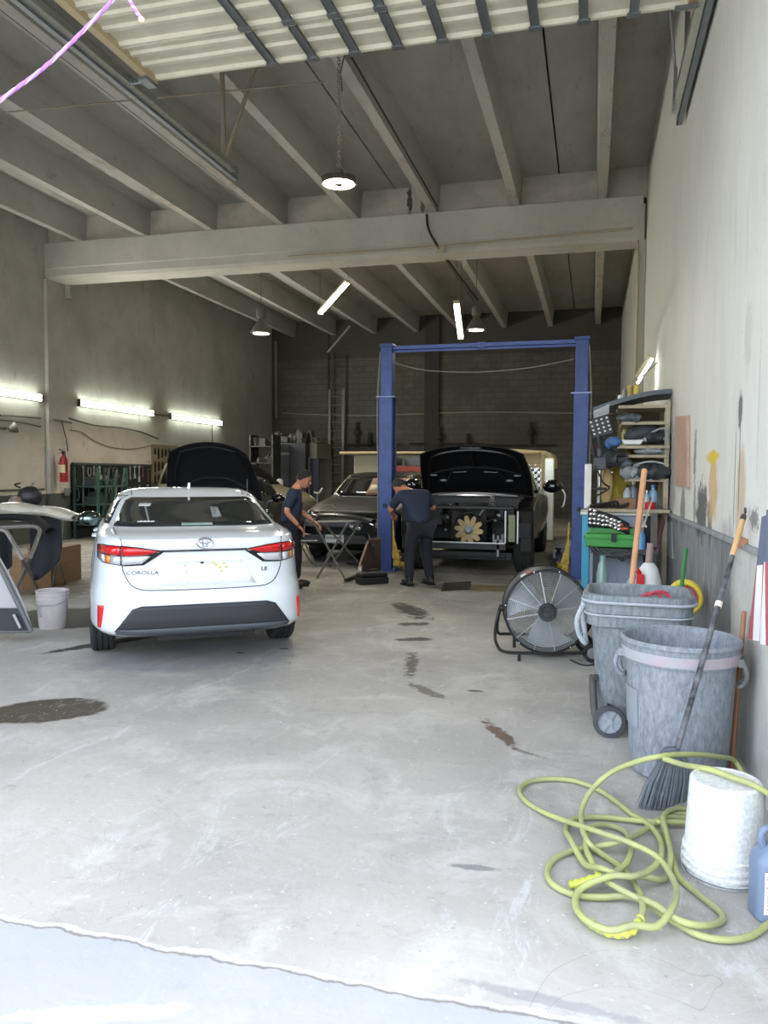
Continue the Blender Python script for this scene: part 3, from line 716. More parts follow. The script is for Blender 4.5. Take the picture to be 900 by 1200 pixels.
def wheel(parent, x, y, R=.32, W=.205, rim=RIM, sg=1, rrim=.2, spokes=5, zc=None, turn=0):
    """tyre with grooves, rim with spokes; sg is the outer side"""
    zc = R if zc is None else zc
    M = Matrix.Translation((x, y, zc)) @ Matrix.Rotation(turn, 4, 'Z') @ Matrix.Rotation(pi / 2, 4, 'Y')
    b = MB(M); h = W / 2; g = .012
    prof = [(rrim, -h * .85), (R * .8, -h), (R * .93, -h * .98), (R, -h * .78)]
    for k in (-.45, 0, .45): prof += [(R, h * (k - .07)), (R - g, h * (k - .06)), (R - g, h * (k + .06)), (R, h * (k + .07))]
    prof += [(R, h * .78), (R * .93, h * .98), (R * .8, h), (rrim, h * .85), (rrim - .01, 0)]
    b.lathe(prof, 44, close=True)
    wh = b.build('wheel', TYRE, parent, smooth=30)
    b = MB(M); o = h * .7 * sg
    b.lathe([(rrim, -h * .8), (rrim, h * .8), (rrim - .015, h * .8), (rrim - .02, -h * .8)], 36, close=True)
    b.lathe([(0, o - .01 * sg), (.055, o - .01 * sg), (.06, o - .05 * sg), (0, o - .05 * sg)] if sg > 0 else [(0, o + .05), (.06, o + .05), (.055, o + .01), (0, o + .01)], 20)
    for k in range(spokes * 2):
        a = 2 * pi * (k // 2) / spokes + (.13 if k % 2 else -.13)
        b.bar((.05 * cos(a), .05 * sin(a), o - .02 * sg), ((rrim - .012) * cos(a * 1.0), (rrim - .012) * sin(a), o - .03 * sg), .03, .02, up=(0, 0, 1))
    b.build('rim', rim, wh, smooth=30)
    b = MB(M); b.lathe([(0, -.01 * sg), (rrim * .8, -.01 * sg), (rrim * .8, -.02 * sg), (0, -.02 * sg)], 30); b.build('brake_disc', GREASE, wh)
    return wh
def arch_cutters(S, ys, R, zc, depth=.34, half=.89):
    out = []
    for y in ys:
        for sg in (-1, 1):
            b = MB(Matrix.Translation((sg * (half + .1 - depth / 2), y, zc)) @ Matrix.Rotation(pi / 2, 4, 'Y'))
            b.lathe([(R, -depth / 2 - .1), (R, depth / 2 + .1)], 36); out.append(b.build('cutter', BLACKP))
    return out

# ------------------------------------------------------------------ white sedan, seen from behind
WHITE = mat('white_car_paint', (222, 228, 233), .22, 0, .01, 3, coat=.8)
GLASS = mat('dark_car_glass', (30, 36, 38), .06, 0, .1, 3, spec=.8, coat=.5)
REDL = mat('tail_red', (205, 14, 24), .18, 0, .08, 30, coat=.8); CLEARL = mat('tail_clear', (206, 210, 214), .12, .25, .3, 22, coat=.8); AMBER = mat('tail_amber', (232, 140, 44), .2, 0, .15, 30, coat=.6)
VAL = mat('black_valance', (44, 46, 49), .55, 0, .08, 8); SEAM = mat('panel_gap', (70, 72, 74), .7)
car = thing('sedan_car', 'white four-door sedan seen from behind, parked left of centre with no licence plate', 'car', (-3.465, 6.33, 0), RAD(34))
lv = [(.265, .78, -.86, 3.42, 6), (.285, .85, -.93, 3.50, 6.5), (.33, .882, -.975, 3.58, 6.8), (.40, .884, -.995, 3.62, 6.6), (.55, .885, -1.0, 3.62, 6.4), (.625, .88, -.985, 3.61, 6.2), (.655, .876, -.955, 3.60, 6.2), (.70, .872, -.935, 3.57, 6.2),
      (.80, .862, -.925, 3.40, 6.2), (.88, .852, -.925, 3.10, 6), (.95, .838, -.935, 2.75, 5.8), (1.0, .822, -.945, 2.45, 5.5), (1.03, .815, -.94, 2.25, 5.2), (1.05, .80, -.88, 2.12, 5), (1.07, .78, -.66, 2.02, 4.8), (1.09, .76, -.40, 1.92, 4.6),
      (1.15, .732, -.20, 1.75, 4.6), (1.22, .70, .00, 1.58, 4.6), (1.29, .662, .20, 1.36, 4.6), (1.325, .635, .33, 1.24, 4.4), (1.355, .60, .46, 1.16, 4), (1.375, .55, .55, 1.08, 3.6), (1.39, .44, .64, .98, 3.2), (1.397, .25, .75, .9, 2.6)]
S = Shell(lv)
body = S.mesh().build('body', WHITE, car, smooth=45)
cutout(body, arch_cutters(S, (0, 2.70), .355, .33))
for sg in (-1, 1):
    for y in (0, 2.70): wheel(car, sg * .775, y, .317, .205, RIM, sg)
RW_ = lambda x, z: S.rear(x, z, .004)
patch('rear_window', [[(-.68, 1.092), (.68, 1.092), (.575, 1.29), (.52, 1.315), (-.52, 1.315), (-.575, 1.29)]], lambda x, z: S.rear(x, z, .003), GLASS, car, .03)
rw = [o for o in car.children if o.name.startswith('rear_window')][0]
patch('sticker', [[(-.49, 1.125), (-.35, 1.125), (-.33, 1.15), (-.46, 1.15)]], lambda x, z: S.rear(x, z, .009), mat('sticker_white', (190, 196, 194), .5), rw, .03, .003)
patch('sticker', [[(-.47, 1.245), (-.37, 1.245), (-.35, 1.27), (-.45, 1.27)]], lambda x, z: S.rear(x, z, .009), mat('sticker_white', (190, 196, 194), .5), rw, .03, .003)
patch('brake_light', [[(-.13, 1.10), (.13, 1.10), (.13, 1.118), (-.13, 1.118)]], lambda x, z: S.rear(x, z, .009), mat('brake_strip', (150, 176, 172), .4), rw, .03, .003)
patch('paper', [[(.15, 1.15), (.23, 1.15), (.22, 1.235), (.15, 1.24)]], lambda x, z: S.rear(x, z, .008), mat('paper_behind', (120, 128, 132), .5), rw, .03, .003)
patch('trim_line', [[(-.40, 1.13), (-.385, 1.13), (-.40, 1.25), (-.42, 1.25)]], lambda x, z: S.rear(x, z, .008), mat('paper_behind', (120, 128, 132), .5), rw, .03, .003)
# side windows: one pane per side plus pillars
for sg in (-1, 1):
    fn = lambda y, z, sg=sg: S.side(y, z, sg, .003)
    patch('side_window', [[(-.05, 1.10), (.78, 1.10), (.78, 1.33), (.42, 1.33)], [(.84, 1.10), (1.74, 1.10), (1.30, 1.33), (.84, 1.33)]], fn, GLASS, car, .05)
    patch('door_gap', [[(.79, .32), (.80, .32), (.80, 1.09), (.79, 1.09)], [(1.86, .32), (1.87, .32), (1.87, 1.04), (1.86, 1.04)], [(.02, .72), (.03, .72), (-.02, 1.09), (-.03, 1.09)]], lambda y, z, sg=sg: S.side(y, z, sg, .001), SEAM, car, .1, .004)
    b = MB(); b.bar(S.side(.35, .97, sg, .025), S.side(.55, .97, sg, .025), .02, .025); b.bar(S.side(1.25, .95, sg, .025), S.side(1.45, .95, sg, .025), .02, .025); 
    for y in (.35, .55, 1.25, 1.45): b.bar(S.side(y, .97 if y < 1 else .95, sg, -.01), S.side(y, .97 if y < 1 else .95, sg, .03), .02, .02)
    b.build('door_handle', WHITE, car, bevel=.006)
    # door mirror
    c = S.side(1.62, 1.05, sg, .14)
    b = MB(); b.ball(c, (.125, .085, .078), 20, 14, rotm(z=-sg * .15)); m_ = b.build('mirror', BLACKG if sg < 0 else BLACKG, car, smooth=True)
    b = MB(); b.ball(c + Vector((-sg * .0, -.05, -.004)), (.105, .045, .062), 20, 12, rotm(z=-sg * .15)); b.build('mirror_glass', mat('mirror_glass', (120, 138, 134), .03, 1, .02), m_, smooth=True)
    b = MB(); b.bar(S.side(1.66, 1.0, sg, -.03), c + Vector((0, 0, -.04)), .06, .03); b.build('mirror_arm', BLACKP, m_, bevel=.008)
    patch('fender_top_gap', [[(-.2, 1), (0, 1), (0, 1.01), (-.2, 1.01)]], lambda y, z, sg=sg: S.side(y, z, sg, .0005), SEAM, car, .1, .002)
patch('windshield', [[(-.64, 1.08), (.64, 1.08), (.50, 1.345), (-.50, 1.345)]], lambda x, z: S.front(x, z, .003), GLASS, car, .04)
# lights
for sg in (-1, 1):
    def P(L): return [(sg * x, z) for x, z in L]
    lamp = patch('tail_lamp', [P([(.798, .972), (.76, .985), (.60, .985), (.60, .83), (.76, .845), (.798, .875)]), P([(.60, .985), (.50, .975), (.318, .943), (.318, .93), (.46, .835), (.60, .828)])], lambda x, z: S.rear(x, z, .006), BLACKG, car, .03, .012)
    patch('red_lens', [P([(.79, .966), (.76, .977), (.632, .978), (.632, .912), (.79, .92)]), P([(.618, .978), (.50, .967), (.35, .94), (.44, .915), (.618, .908)])], lambda x, z: S.rear(x, z, .014), REDL, lamp, .03, .012)
    patch('clear_lens', [P([(.618, .902), (.44, .906), (.41, .902), (.475, .848), (.618, .838)]), P([(.79, .912), (.745, .908), (.745, .852), (.76, .855), (.79, .88)]), P([(.70, .905), (.632, .902), (.632, .84), (.70, .846)])], lambda x, z: S.rear(x, z, .014), CLEARL, lamp, .03, .012)
    patch('amber_lens', [P([(.74, .908), (.705, .905), (.705, .846), (.74, .852)])], lambda x, z: S.rear(x, z, .014), AMBER, lamp, .03, .012)
    patch('reflector', [P([(.765, .345), (.802, .345), (.798, .515), (.755, .525), (.758, .505)])], lambda x, z: S.rear(x, z, .006), mat('reflector_red', (235, 24, 40), .25, coat=.5, emit=None), car, .02, .012)
    patch('head_lamp', [P([(.30, .70), (.80, .70), (.80, .77), (.45, .77)])], lambda x, z: S.front(x, z, .004), CLEARL, car, .04, .01)
patch('chrome_strip', [[(-.33, .934), (.33, .934), (.33, .948), (-.33, .948)]], lambda x, z: S.rear(x, z, .006), BLACKG, car, .04, .012)
patch('lower_valance', [[(-.68, .33), (.68, .33), (.55, .505), (.48, .527), (-.48, .527), (-.55, .505)]], lambda x, z: S.rear(x, z, .006), VAL, car, .03, .012)
patch('diffuser_lip', [[(-.69, .268), (.69, .268), (.66, .345), (-.66, .345)]], lambda x, z: S.rear(x, z, .014), mat('valance_grey', (78, 82, 88), .5, 0, .05), car, .03, .01)
# lid seam: follows lamps down and along the bumper
def seam(P, w=.004):
    b = MB(); b.tube([S.rear(x, z, .001) for x, z in P], w, 5); return b
L = [(-.618, .99), (-.618, .83), (-.60, .76), (-.56, .69), (-.50, .655), (-.40, .642), (0, .637), (.40, .642), (.50, .655), (.56, .69), (.60, .76), (.618, .83), (.618, .99)]
seam(bez([(x, z, 0) for x, z in L], 5) and [(p.x, p.y) for p in bez([(x, z, 0) for x, z in L], 5)]).build('trunk_gap', SEAM, car)
seam([(-.618, .99), (-.625, 1.03), (-.66, 1.06), (-.68, 1.085)], .004).build('trunk_gap', SEAM, car)
seam([(.618, .99), (.625, 1.03), (.66, 1.06), (.68, 1.085)], .004).build('trunk_gap', SEAM, car)
seam([(-.618, .635), (-.75, .60), (-.84, .57)], .002).build('bumper_crease', mat('crease_grey', (170, 174, 176), .5), car)
# plate recess
patch('plate_recess', [[(-.40, .668), (.40, .668), (.30, .845), (-.30, .845)]], lambda x, z: S.rear(x, z, -.002), mat('recess_white', (230, 232, 232), .25, coat=.6), car, .05, .008)
for a, c in (((-.41, .665), (-.30, .85)), ((.41, .665), (.30, .85)), ((-.30, .85), (.30, .85)), ((-.41, .662), (.41, .662))):
    b = MB(); b.tube([S.rear(a[0] + (c[0] - a[0]) * t / 6, a[1] + (c[1] - a[1]) * t / 6, .001) for t in range(7)], .0055, 6); b.build('recess_edge', WHITE, car, smooth=True)
b = MB()
for x, z, r in ((-.02, .842, .016), (-.15, .825, .006), (-.14, .775, .006), (-.13, .69, .004), (.14, .692, .004)): b.ball(S.rear(x, z, .004), (r, .005, r * .6), 8, 6)
b.build('plate_screws', BLACKP, car)
b = MB()
for x, z in ((.09, .82), (.12, .80), (.15, .83), (.13, .77), (.17, .80), (.07, .835)): b.ball(S.rear(x, z, .004), (.014, .003, .010), 6, 4)
b.build('glue_residue', mat('yellow_glue', (206, 196, 110), .6), car)
# badge: crossed ovals
b = MB()
def oval(cx, cz, rx, rz, r=.0042, n=30): b.tube([S.rear(cx + rx * cos(2 * pi * i / n), cz + rz * sin(2 * pi * i / n), .011) for i in range(n)], r, 6, closed=True)
oval(0, 1.0 - .002, .062, .040); oval(0, 1.0 + .012, .045, .016, .0034); oval(0, .999, .017, .036, .0034); b.build('badge', CHROME, car, smooth=True)
RX = rotm(x=pi / 2)
p = S.rear(-.47, .775, .006); lettering('model_lettering', 'COROLLA', .042, mat('letter_chrome', (90, 92, 94), .3, .6), car, p, rotm(z=RAD(-6)) @ RX, .003, 0, 1.25)
p = S.rear(.47, .775, .006); lettering('grade_lettering', 'LE', .045, mat('letter_chrome', (90, 92, 94)), car, p, rotm(z=RAD(6)) @ RX, .003, .1, 1.2)
# roof ditches and shark fin
for sg in (-1, 1):
    b = MB(); P = []
    for k in range(12):
        y = .42 + .75 * k / 11; P.append((sg * (.515 - .0 * k), y, 0))
    Q = []
    for x, y, _ in P:
        z = 1.397
        while z > 1.0:
            w_, yr, yf, e = S.at(z); q = abs(x) / w_
            if q < 1 and yr < y < yf and abs(y - (yf + yr) / 2) <= (yf - yr) / 2 * (1 - q ** e) ** (1 / e): break
            z -= .002
        Q.append((x, y, z))
    b.tube(Q, .006, 5); b.build('roof_channel', SEAM, car)
b = MB(); b.prism([(0, 0), (.15, 0), (.06, .05), (.03, .062), (.01, .06)], .022, (.011, .62, 1.383), (0, 1, 0), (0, 0, 1)); b.build('antenna_fin', WHITE, car, bevel=.005)
b = MB(); b.span((-.5, -.6, .22), (.5, 2.9, .25)); b.tube([(.42, -.93, .27), (.42, -.6, .27)], .03, 10); b.tube([(-.7, 0, .31), (.7, 0, .31)], .05, 8); b.box((.0, -.5, .24), (.7, .3, .12)); b.build('underbody', BLACKP, car)
# ------------------------------------------------------------------ other vehicles
BLK = mat('black_car_paint', (16, 17, 20), .3, 0, .05, spec=.4, coat=.3)
DGL = mat('very_dark_glass', (14, 16, 18), .08, 0, .05, spec=.7)
def windows(parent, S, side, front=None, rear=None, cell=.06):
    for sg in (-1, 1): patch('side_window', side, lambda y, z, sg=sg: S.side(y, z, sg, .004), DGL, parent, cell)
    if front: patch('windshield', front, lambda x, z: S.front(x, z, .004), DGL, parent, cell)
    if rear: patch('rear_window', rear, lambda x, z: S.rear(x, z, .004), DGL, parent, cell)

# black car with its hood up, behind the white sedan, facing the camera. local origin: hood hinge on the ground
hp = at(253, 575, 13.0)
blk = thing('car_with_open_hood', 'black car facing the door with its hood raised, mostly hidden behind the white sedan', 'car', (hp.x, hp.y, 0), RAD(196))
lvb = [(.18, .75, -3.0, .95, 5), (.24, .86, -3.4, 1.05, 5), (.4, .9, -3.5, 1.12, 5), (.6, .9, -3.5, 1.12, 5), (.75, .89, -3.48, 1.05, 4.8), (.88, .87, -3.45, .8, 4.6), (.98, .84, -3.42, .35, 4.4), (1.04, .82, -3.3, -.02, 4.3), (1.1, .76, -2.9, -.12, 4.2), (1.25, .68, -2.6, -.4, 4.2), (1.38, .6, -2.3, -.72, 4), (1.43, .5, -2.1, -.95, 3.4), (1.45, .3, -1.9, -1.1, 3)]
SB = Shell(lvb); bb = SB.mesh().build('body', BLK, blk, smooth=45); cutout(bb, arch_cutters(SB, (.12, -2.6), .37, .34))
for sg in (-1, 1):
    for y in (.12, -2.6): wheel(blk, sg * .78, y, .33, .21, RIM, sg)
    patch('head_lamp', [[(sg * .5, .66), (sg * .84, .66), (sg * .84, .8), (sg * .55, .78)]], lambda x, z: SB.front(x, z, .004), CLEARL, blk, .05, .01)
    b = MB(); b.ball((sg * .98, -.5, 1.08), (.12, .08, .08), 14, 10); b.bar((sg * .8, -.5, 1.02), (sg * .95, -.5, 1.06), .05, .03); b.build('mirror', BLACKG, blk, smooth=True)
windows(blk, SB, [[(-.6, 1.1), (-.62, 1.38), (-1.35, 1.38), (-1.35, 1.1)], [(-1.42, 1.1), (-1.42, 1.38), (-2.1, 1.36), (-2.4, 1.1)]], [[(-.66, 1.1), (.66, 1.1), (.55, 1.38), (-.55, 1.38)]], [[(-.64, 1.12), (.64, 1.12), (.52, 1.38), (-.52, 1.38)]])
patch('grille', [[(-.42, .45), (.42, .45), (.46, .72), (-.46, .72)]], lambda x, z: SB.front(x, z, .004), BLACKP, blk, .06, .01)
# hood: curved sheet hinged at the back, underside towards us
A_ = RAD(50)
def hoodpt(u, v, L=1.12, w0=.78, w1=.60, rise=.05):
    x = (u * 2 - 1); w = w0 + (w1 - w0) * v ** 1.5
    edge = .07 * abs(x) ** 4; y = L * v - (.12 * x * x if v > .9 else .12 * x * x * v ** 3)
    h = rise * (1 - x * x) + .06 * sin(pi * v * .9) - edge
    return Vector((x * w, y * cos(A_) - h * sin(A_) * 1 + .02, 1.10 + y * sin(A_) + h * cos(A_)))
b = MB(); b.sheet(hoodpt, 26, 20, .02); hd = b.build('hood', mat('hood_underside', (20, 23, 28), .5, 0, .2, 6, .1), blk, smooth=60)
def onhood(u, v, o=-.03): 
    p = hoodpt(u, v); return p + Vector((0, sin(A_), -cos(A_))) * -o * 1.0
def under(P, o=.035):
    return [hoodpt(u, v) + Vector((0, sin(A_), -cos(A_))) * o for u, v in P]
b = MB(); b.tube(bez(under([(.08, .12), (.3, .3), (.5, .34), (.7, .3), (.92, .12)]), 6), .022, 6); b.tube(bez(under([(.1, .1), (.1, .5), (.16, .9)]), 5), .02, 6); b.tube(bez(under([(.9, .1), (.9, .5), (.84, .9)]), 5), .02, 6); b.tube(bez(under([(.16, .9), (.5, .93), (.84, .9)]), 5), .02, 6)
b.build('hood_frame', BLACKP, hd, smooth=True)
b = MB(); b.tube(bez([(-.62, -.05, 1.07), (-.3, .02, 1.13), (0, .04, 1.145), (.3, .02, 1.13), (.62, -.05, 1.07)], 6), .018, 6); b.tube([(-.5, -.02, 1.10), (.1, -.2, 1.17)], .01, 5); b.build('wiper_cowl', mat('cowl_grey', (70, 72, 74), .4), blk, smooth=True)
b = MB(); b.tube([(-.6, .5, .95), (-.55, .2, 1.5)], .008, 6); b.build('hood_prop', STEEL, hd)

# olive grey minivan at the left wall, facing right
OLV = mat('dusty_olive_paint', (104, 102, 86), .45, 0, .15, 2, coat=.2)
mv = thing('minivan', 'dusty olive grey van in side view facing right near the left wall', 'car', (-6.75, 18.0, 0), RAD(-97))
lvm = [(.22, .8, -4.0, -.15, 5), (.35, .93, -4.12, -.05, 5), (.6, .95, -4.15, 0, 5), (.85, .95, -4.15, -.06, 4.8), (1.0, .93, -4.12, -.3, 4.6), (1.1, .90, -4.1, -.75, 4.4), (1.16, .87, -4.08, -.95, 4.3), (1.4, .81, -4.02, -1.25, 4.2), (1.7, .72, -3.9, -1.68, 4), (1.82, .62, -3.75, -2.05, 3.4), (1.86, .4, -3.5, -2.4, 3)]
SM = Shell(lvm); bb = SM.mesh().build('body', OLV, mv, smooth=45); cutout(bb, arch_cutters(SM, (-.85, -3.3), .40, .36, half=.95))
for sg in (-1, 1):
    for y in (-.85, -3.3): wheel(mv, sg * .84, y, .345, .21, RIM, sg)
    b = MB(); b.ball((sg * 1.03, -1.35, 1.2), (.11, .09, .14), 14, 10); b.bar((sg * .85, -1.35, 1.12), (sg * 1.0, -1.35, 1.18), .06, .05); b.build('mirror', mat('mirror_pale', (160, 166, 164), .35), mv, smooth=True)
    b = MB(); b.bar((sg * .955, -2.35, 1.02), (sg * .955, -2.15, 1.02), .03, .03); b.build('door_handle', OLV, mv, bevel=.008)
    patch('door_gap', [[(-2.5, .35), (-2.485, .35), (-2.485, 1.65), (-2.5, 1.65)], [(-1.3, .35), (-1.285, .35), (-1.285, 1.1), (-1.3, 1.1)]], lambda y, z, sg=sg: SM.side(y, z, sg, .002), BLACKP, mv, .1, .004)
windows(mv, SM, [[(-1.36, 1.2), (-1.75, 1.64), (-2.42, 1.66), (-2.42, 1.2)], [(-2.54, 1.2), (-2.54, 1.66), (-3.4, 1.66), (-3.4, 1.2)], [(-3.47, 1.2), (-3.47, 1.64), (-3.68, 1.62), (-3.8, 1.2)]], [[(-.78, 1.2), (.78, 1.2), (.62, 1.7), (-.62, 1.7)]])
patch('head_lamp', [[(-.88, .78), (-.5, .8), (-.5, .92), (-.86, .95)]], lambda x, z: SM.front(x, z, .004), CLEARL, mv, .05, .01); patch('head_lamp', [[(.88, .78), (.5, .8), (.5, .92), (.86, .95)]], lambda x, z: SM.front(x, z, .004), CLEARL, mv, .05, .01)

# dark old sedan facing us behind the left lift post, cardboard inside the windscreen
DRK = mat('dark_green_black_paint', (17, 20, 19), .45, 0, .15, 4, spec=.12)
ds = thing('old_car', 'old black car behind the left lift post with brown cardboard inside its windscreen', 'car', (-3.97, 12.35, 0), RAD(180))
lvd = [(.22, .78, -4.5, -.12, 6), (.3, .88, -4.6, -.02, 6), (.5, .9, -4.6, 0, 6), (.72, .9, -4.6, -.02, 6), (.86, .89, -4.58, -.1, 5.5), (.97, .87, -4.55, -.5, 5), (1.05, .85, -4.5, -1.1, 5), (1.09, .82, -4.4, -1.35, 4.8), (1.2, .77, -3.9, -1.55, 4.6), (1.42, .69, -3.6, -1.95, 4.4), (1.50, .62, -3.4, -2.15, 3.8), (1.53, .4, -3.2, -2.4, 3)]
SD = Shell(lvd); bb = SD.mesh().build('body', DRK, ds, smooth=45); cutout(bb, arch_cutters(SD, (-.95, -3.6), .37, .34, half=.9))
for sg in (-1, 1):
    for y in (-.95, -3.6): wheel(ds, sg * .78, y, .33, .22, RIMD, sg)
    patch('head_lamp', [[(sg * .52, .62), (sg * .82, .62), (sg * .82, .76), (sg * .52, .76)]], lambda x, z: SD.front(x, z, .004), mat('dull_lamp', (110, 112, 110), .3, 0, .3, 20), ds, .05, .02)
windows(ds, SD, [[(-1.75, 1.12), (-2.05, 1.4), (-2.75, 1.4), (-2.75, 1.12)], [(-2.82, 1.12), (-2.82, 1.4), (-3.3, 1.4), (-3.6, 1.12)]], [[(-.74, 1.10), (.74, 1.10), (.62, 1.45), (-.62, 1.45)]])
wsx = lambda x, z: SD.front(x, z, .009)
patch('windscreen_cardboard', [[(.05, 1.12), (-.70, 1.12), (-.60, 1.42), (.05, 1.42)]], wsx, mat('sunshade_card', (112, 84, 60), .8), ds, .05, .004)
patch('windscreen_paper', [[(.02, 1.2), (-.12, 1.2), (-.12, 1.3), (.02, 1.3)]], lambda x, z: SD.front(x, z, .014), mat('old_paper', (170, 160, 140), .7), ds, .05, .004)
b = MB(); b.tube(bez([SD.front(x, 1.08 if abs(x) > .76 else 1.085, .006) for x in (-.78, -.4, 0, .4, .78)], 4), .01, 6)
for sg in (-1, 1): b.tube(bez([SD.front(sg * .75, 1.1, .006), SD.front(sg * .68, 1.3, .006), SD.front(sg * .62, 1.46, .006)], 4), .014, 6)
b.build('windscreen_trim', mat('dull_chrome', (150, 152, 146), .4, .5), ds, smooth=True)
b = MB(); b.span((-.80, .0, .34), (.80, .1, .50)); b.build('bumper', mat('dark_bumper', (28, 30, 30), .45), ds, bevel=.02)
patch('grille', [[(-.48, .58), (.48, .58), (.48, .76), (-.48, .76)]], lambda x, z: SD.front(x, z, .006), BLACKP, ds, .06, .012)
b = MB(); b.span((-.02, .10, .36), (.30, .115, .50)); pl = b.build('licence_plate', mat('plate_white', (190, 192, 186), .5), ds, bevel=.003)
b = MB()
for k in range(5): b.ring((.025 + k * .058, .118, .445), .018, .005, (0, 1, 0), 12, 4)
b.span((.0, .115, .37), (.28, .118, .375)); b.build('plate_marks', mat('plate_ink', (36, 40, 56), .6), pl)

# pale food trailer across the back, quilted steel at its right end
TR = 16.95; xa, xb = ony(399, 527, TR).x, ony(650, 530, TR).x; zt = ony(500, 526, TR).z
tw = thing('trailer', 'long pale trailer with tan roof and quilted steel end standing behind the black truck', 'trailer', ((xa + xb) / 2, TR, 0))
T0 = Matrix.Translation((-(xa + xb) / 2, -TR, 0))
b = MB(T0); b.span((xa + .3, TR + .05, .45), (xb - .85, TR + 2.0, zt - .12)); b.build('body', mat('trailer_beige', (150, 142, 118), .6, 0, .1), tw, bevel=.03)
b = MB(T0); b.span((xa, TR - .1, zt - .12), (xb - .3, TR + 2.1, zt - .06)); b.prism([(xb - 1.0, zt - .42), (xb - .02, zt - .42), (xb - .02, zt - .2), (xb - .08, zt - .1), (xb - .2, zt - .05), (xb - 1.0, zt)], -2.05, (0, TR - .03, 0), (1, 0, 0), (0, 0, 1)); b.build('roof', mat('trailer_tan', (176, 160, 122), .6, 0, .08), tw, bevel=.02)
b = MB(T0); b.span((ony(458, 550, TR).x, TR - .02, zt - .5), (xb - 2.6, TR + .06, zt - .38)); b.build('red_band', mat('dull_red_band', (150, 62, 46), .6), tw)
b = MB(T0); 
for x in (xa + 1.0, xa + 1.5, xa + 2.0): b.span((x, TR - .01, zt - .36), (x + .42, TR + .06, zt - .2))
b.build('side_window', DGL, tw)
f = mat('quilted_steel', (210, 212, 206), .2, .9, .05); b = MB(T0)
x0, x1 = ony(612, 560, TR).x, xb - .22; z1 = zt - .3
def quilt(u, v):
    x = x0 + (x1 - x0) * u; z = .2 + (z1 - .2) * v; s = .13
    a = abs(((x + z) / s) % 1 - .5) * 2; c = abs(((x - z) / s) % 1 - .5) * 2
    return Vector((x, TR - .02 - .02 * min(a, c), z))
b.sheet(quilt, 30, 60, .01); b.build('quilted_panel', f, tw, smooth=60)
b = MB(T0); b.span((xb - .2, TR - .08, .1), (xb, TR + .05, zt - .2)); b.build('corner_post', mat('bright_aluminium', (236, 236, 226), .3, .5), tw, bevel=.02)
b = MB(T0); b.span((xb - .27, TR - .06, .1), (xb - .2, TR + .02, zt - .1)); b.build('door_frame', mat('trailer_tan', (176, 160, 122)), tw, bevel=.01)
for y in (TR + .9,):
    for x in (xa + 1.8, xa + 2.6): wheel(tw, x - (xa + xb) / 2, .15, .33, .2, RIMD, -1, turn=pi / 2)
b = MB(T0); b.span((xa + .5, TR + .3, .3), (xb - .3, TR + 1.9, .46)); b.build('chassis', BLACKP, tw)
tag((lambda b: b.build('roof_vent', mat('vent_white', (200, 200, 190), .5), bevel=.01))((lambda b: (b.span((ony(548, 520, 15.8).x, 15.7, 1.90), (ony(560, 520, 15.8).x, 15.9, 1.96)), b)[1])(MB())), 'small white vent on the roof of the truck with the raised hood', 'vent')

# black truck with bumper, grille and hood open on the lift
tk = thing('truck_with_open_hood', 'black truck between the blue lift posts with hood raised and front end removed, fan exposed', 'truck', (-1.83, 11.5, 0), RAD(180))
lvt = [(.36, .86, -5.0, -1.15, 6), (.5, .96, -5.05, -1.1, 6), (.8, 1.0, -5.08, -1.1, 6), (1.05, .99, -5.08, -1.12, 5.5), (1.12, .96, -5.06, -1.25, 5), (1.16, .93, -3.35, -1.45, 4.8), (1.20, .91, -3.3, -1.52, 4.8), (1.5, .80, -3.15, -1.85, 4.6), (1.68, .73, -3.0, -2.1, 4.4), (1.77, .64, -2.9, -2.25, 3.8), (1.80, .5, -2.8, -2.35, 3)]
ST_ = Shell(lvt); tb = ST_.mesh().build('body', BLK, tk, smooth=45); cutout(tb, arch_cutters(ST_, (-4.1,), .44, .42, half=1.0))
windows(tk, ST_, [[(-1.75, 1.22), (-2.1, 1.64), (-2.5, 1.64), (-2.5, 1.22)], [(-2.58, 1.22), (-2.58, 1.64), (-2.9, 1.62), (-3.1, 1.22)]], [[(-.80, 1.22), (.80, 1.22), (.62, 1.72), (-.62, 1.72)]])
for sg in (-1, 1):
    b = MB(); b.prism([(-1.3, .5), (-1.3, 1.16), (-.5, 1.10), (-.22, 1.0), (-.12, .8), (-.14, .55)], .26, (.75 if sg > 0 else -1.01, 0, 0), (0, 1, 0), (0, 0, 1))
    fe = b.build('fender', BLK, tk, bevel=.04, seg=3)
    c = MB(Matrix.Translation((sg * .88, -.75, .42)) @ Matrix.Rotation(pi / 2, 4, 'Y')); c.lathe([(.46, -.4), (.46, .4)], 36); cutout(fe, [c.build('cutter', BLACKP)])
    wheel(tk, sg * .83, -.75, .40, .27, RIM, sg, .24, 6); wheel(tk, sg * .83, -4.1, .40, .27, RIM, sg, .24, 6)
    b = MB(); b.ball((sg * 1.20, -1.72, 1.32), (.17, .09, .11), 18, 12); b.bar((sg * .9, -1.75, 1.22), (sg * 1.12, -1.74, 1.26), .06, .05); mm = b.build('mirror', BLACKG, tk, smooth=True)
    b = MB(); b.tube(bez([(sg * 1.34, -1.72, 1.28), (sg * 1.40, -1.7, 1.18), (sg * 1.38, -1.7, 1.02), (sg * 1.35, -1.72, .98)], 6), .014, 6); 
    if sg < 0: b.build('dangling_trim', mat('white_strip', (220, 222, 220), .4), mm, smooth=True)
    b = MB(); b.span((sg * .80, -1.35, .5), (sg * 1.02, -1.1, .62)) ; b.build('running_board', BLACKP, tk, bevel=.02)
    # side step and chrome reflection mouldings
    b = MB(); b.tube([ST_.side(-1.3, .62, sg, .01), ST_.side(-3.5, .62, sg, .01)], .02, 6); b.build('side_moulding', CHROME, tk, smooth=True)
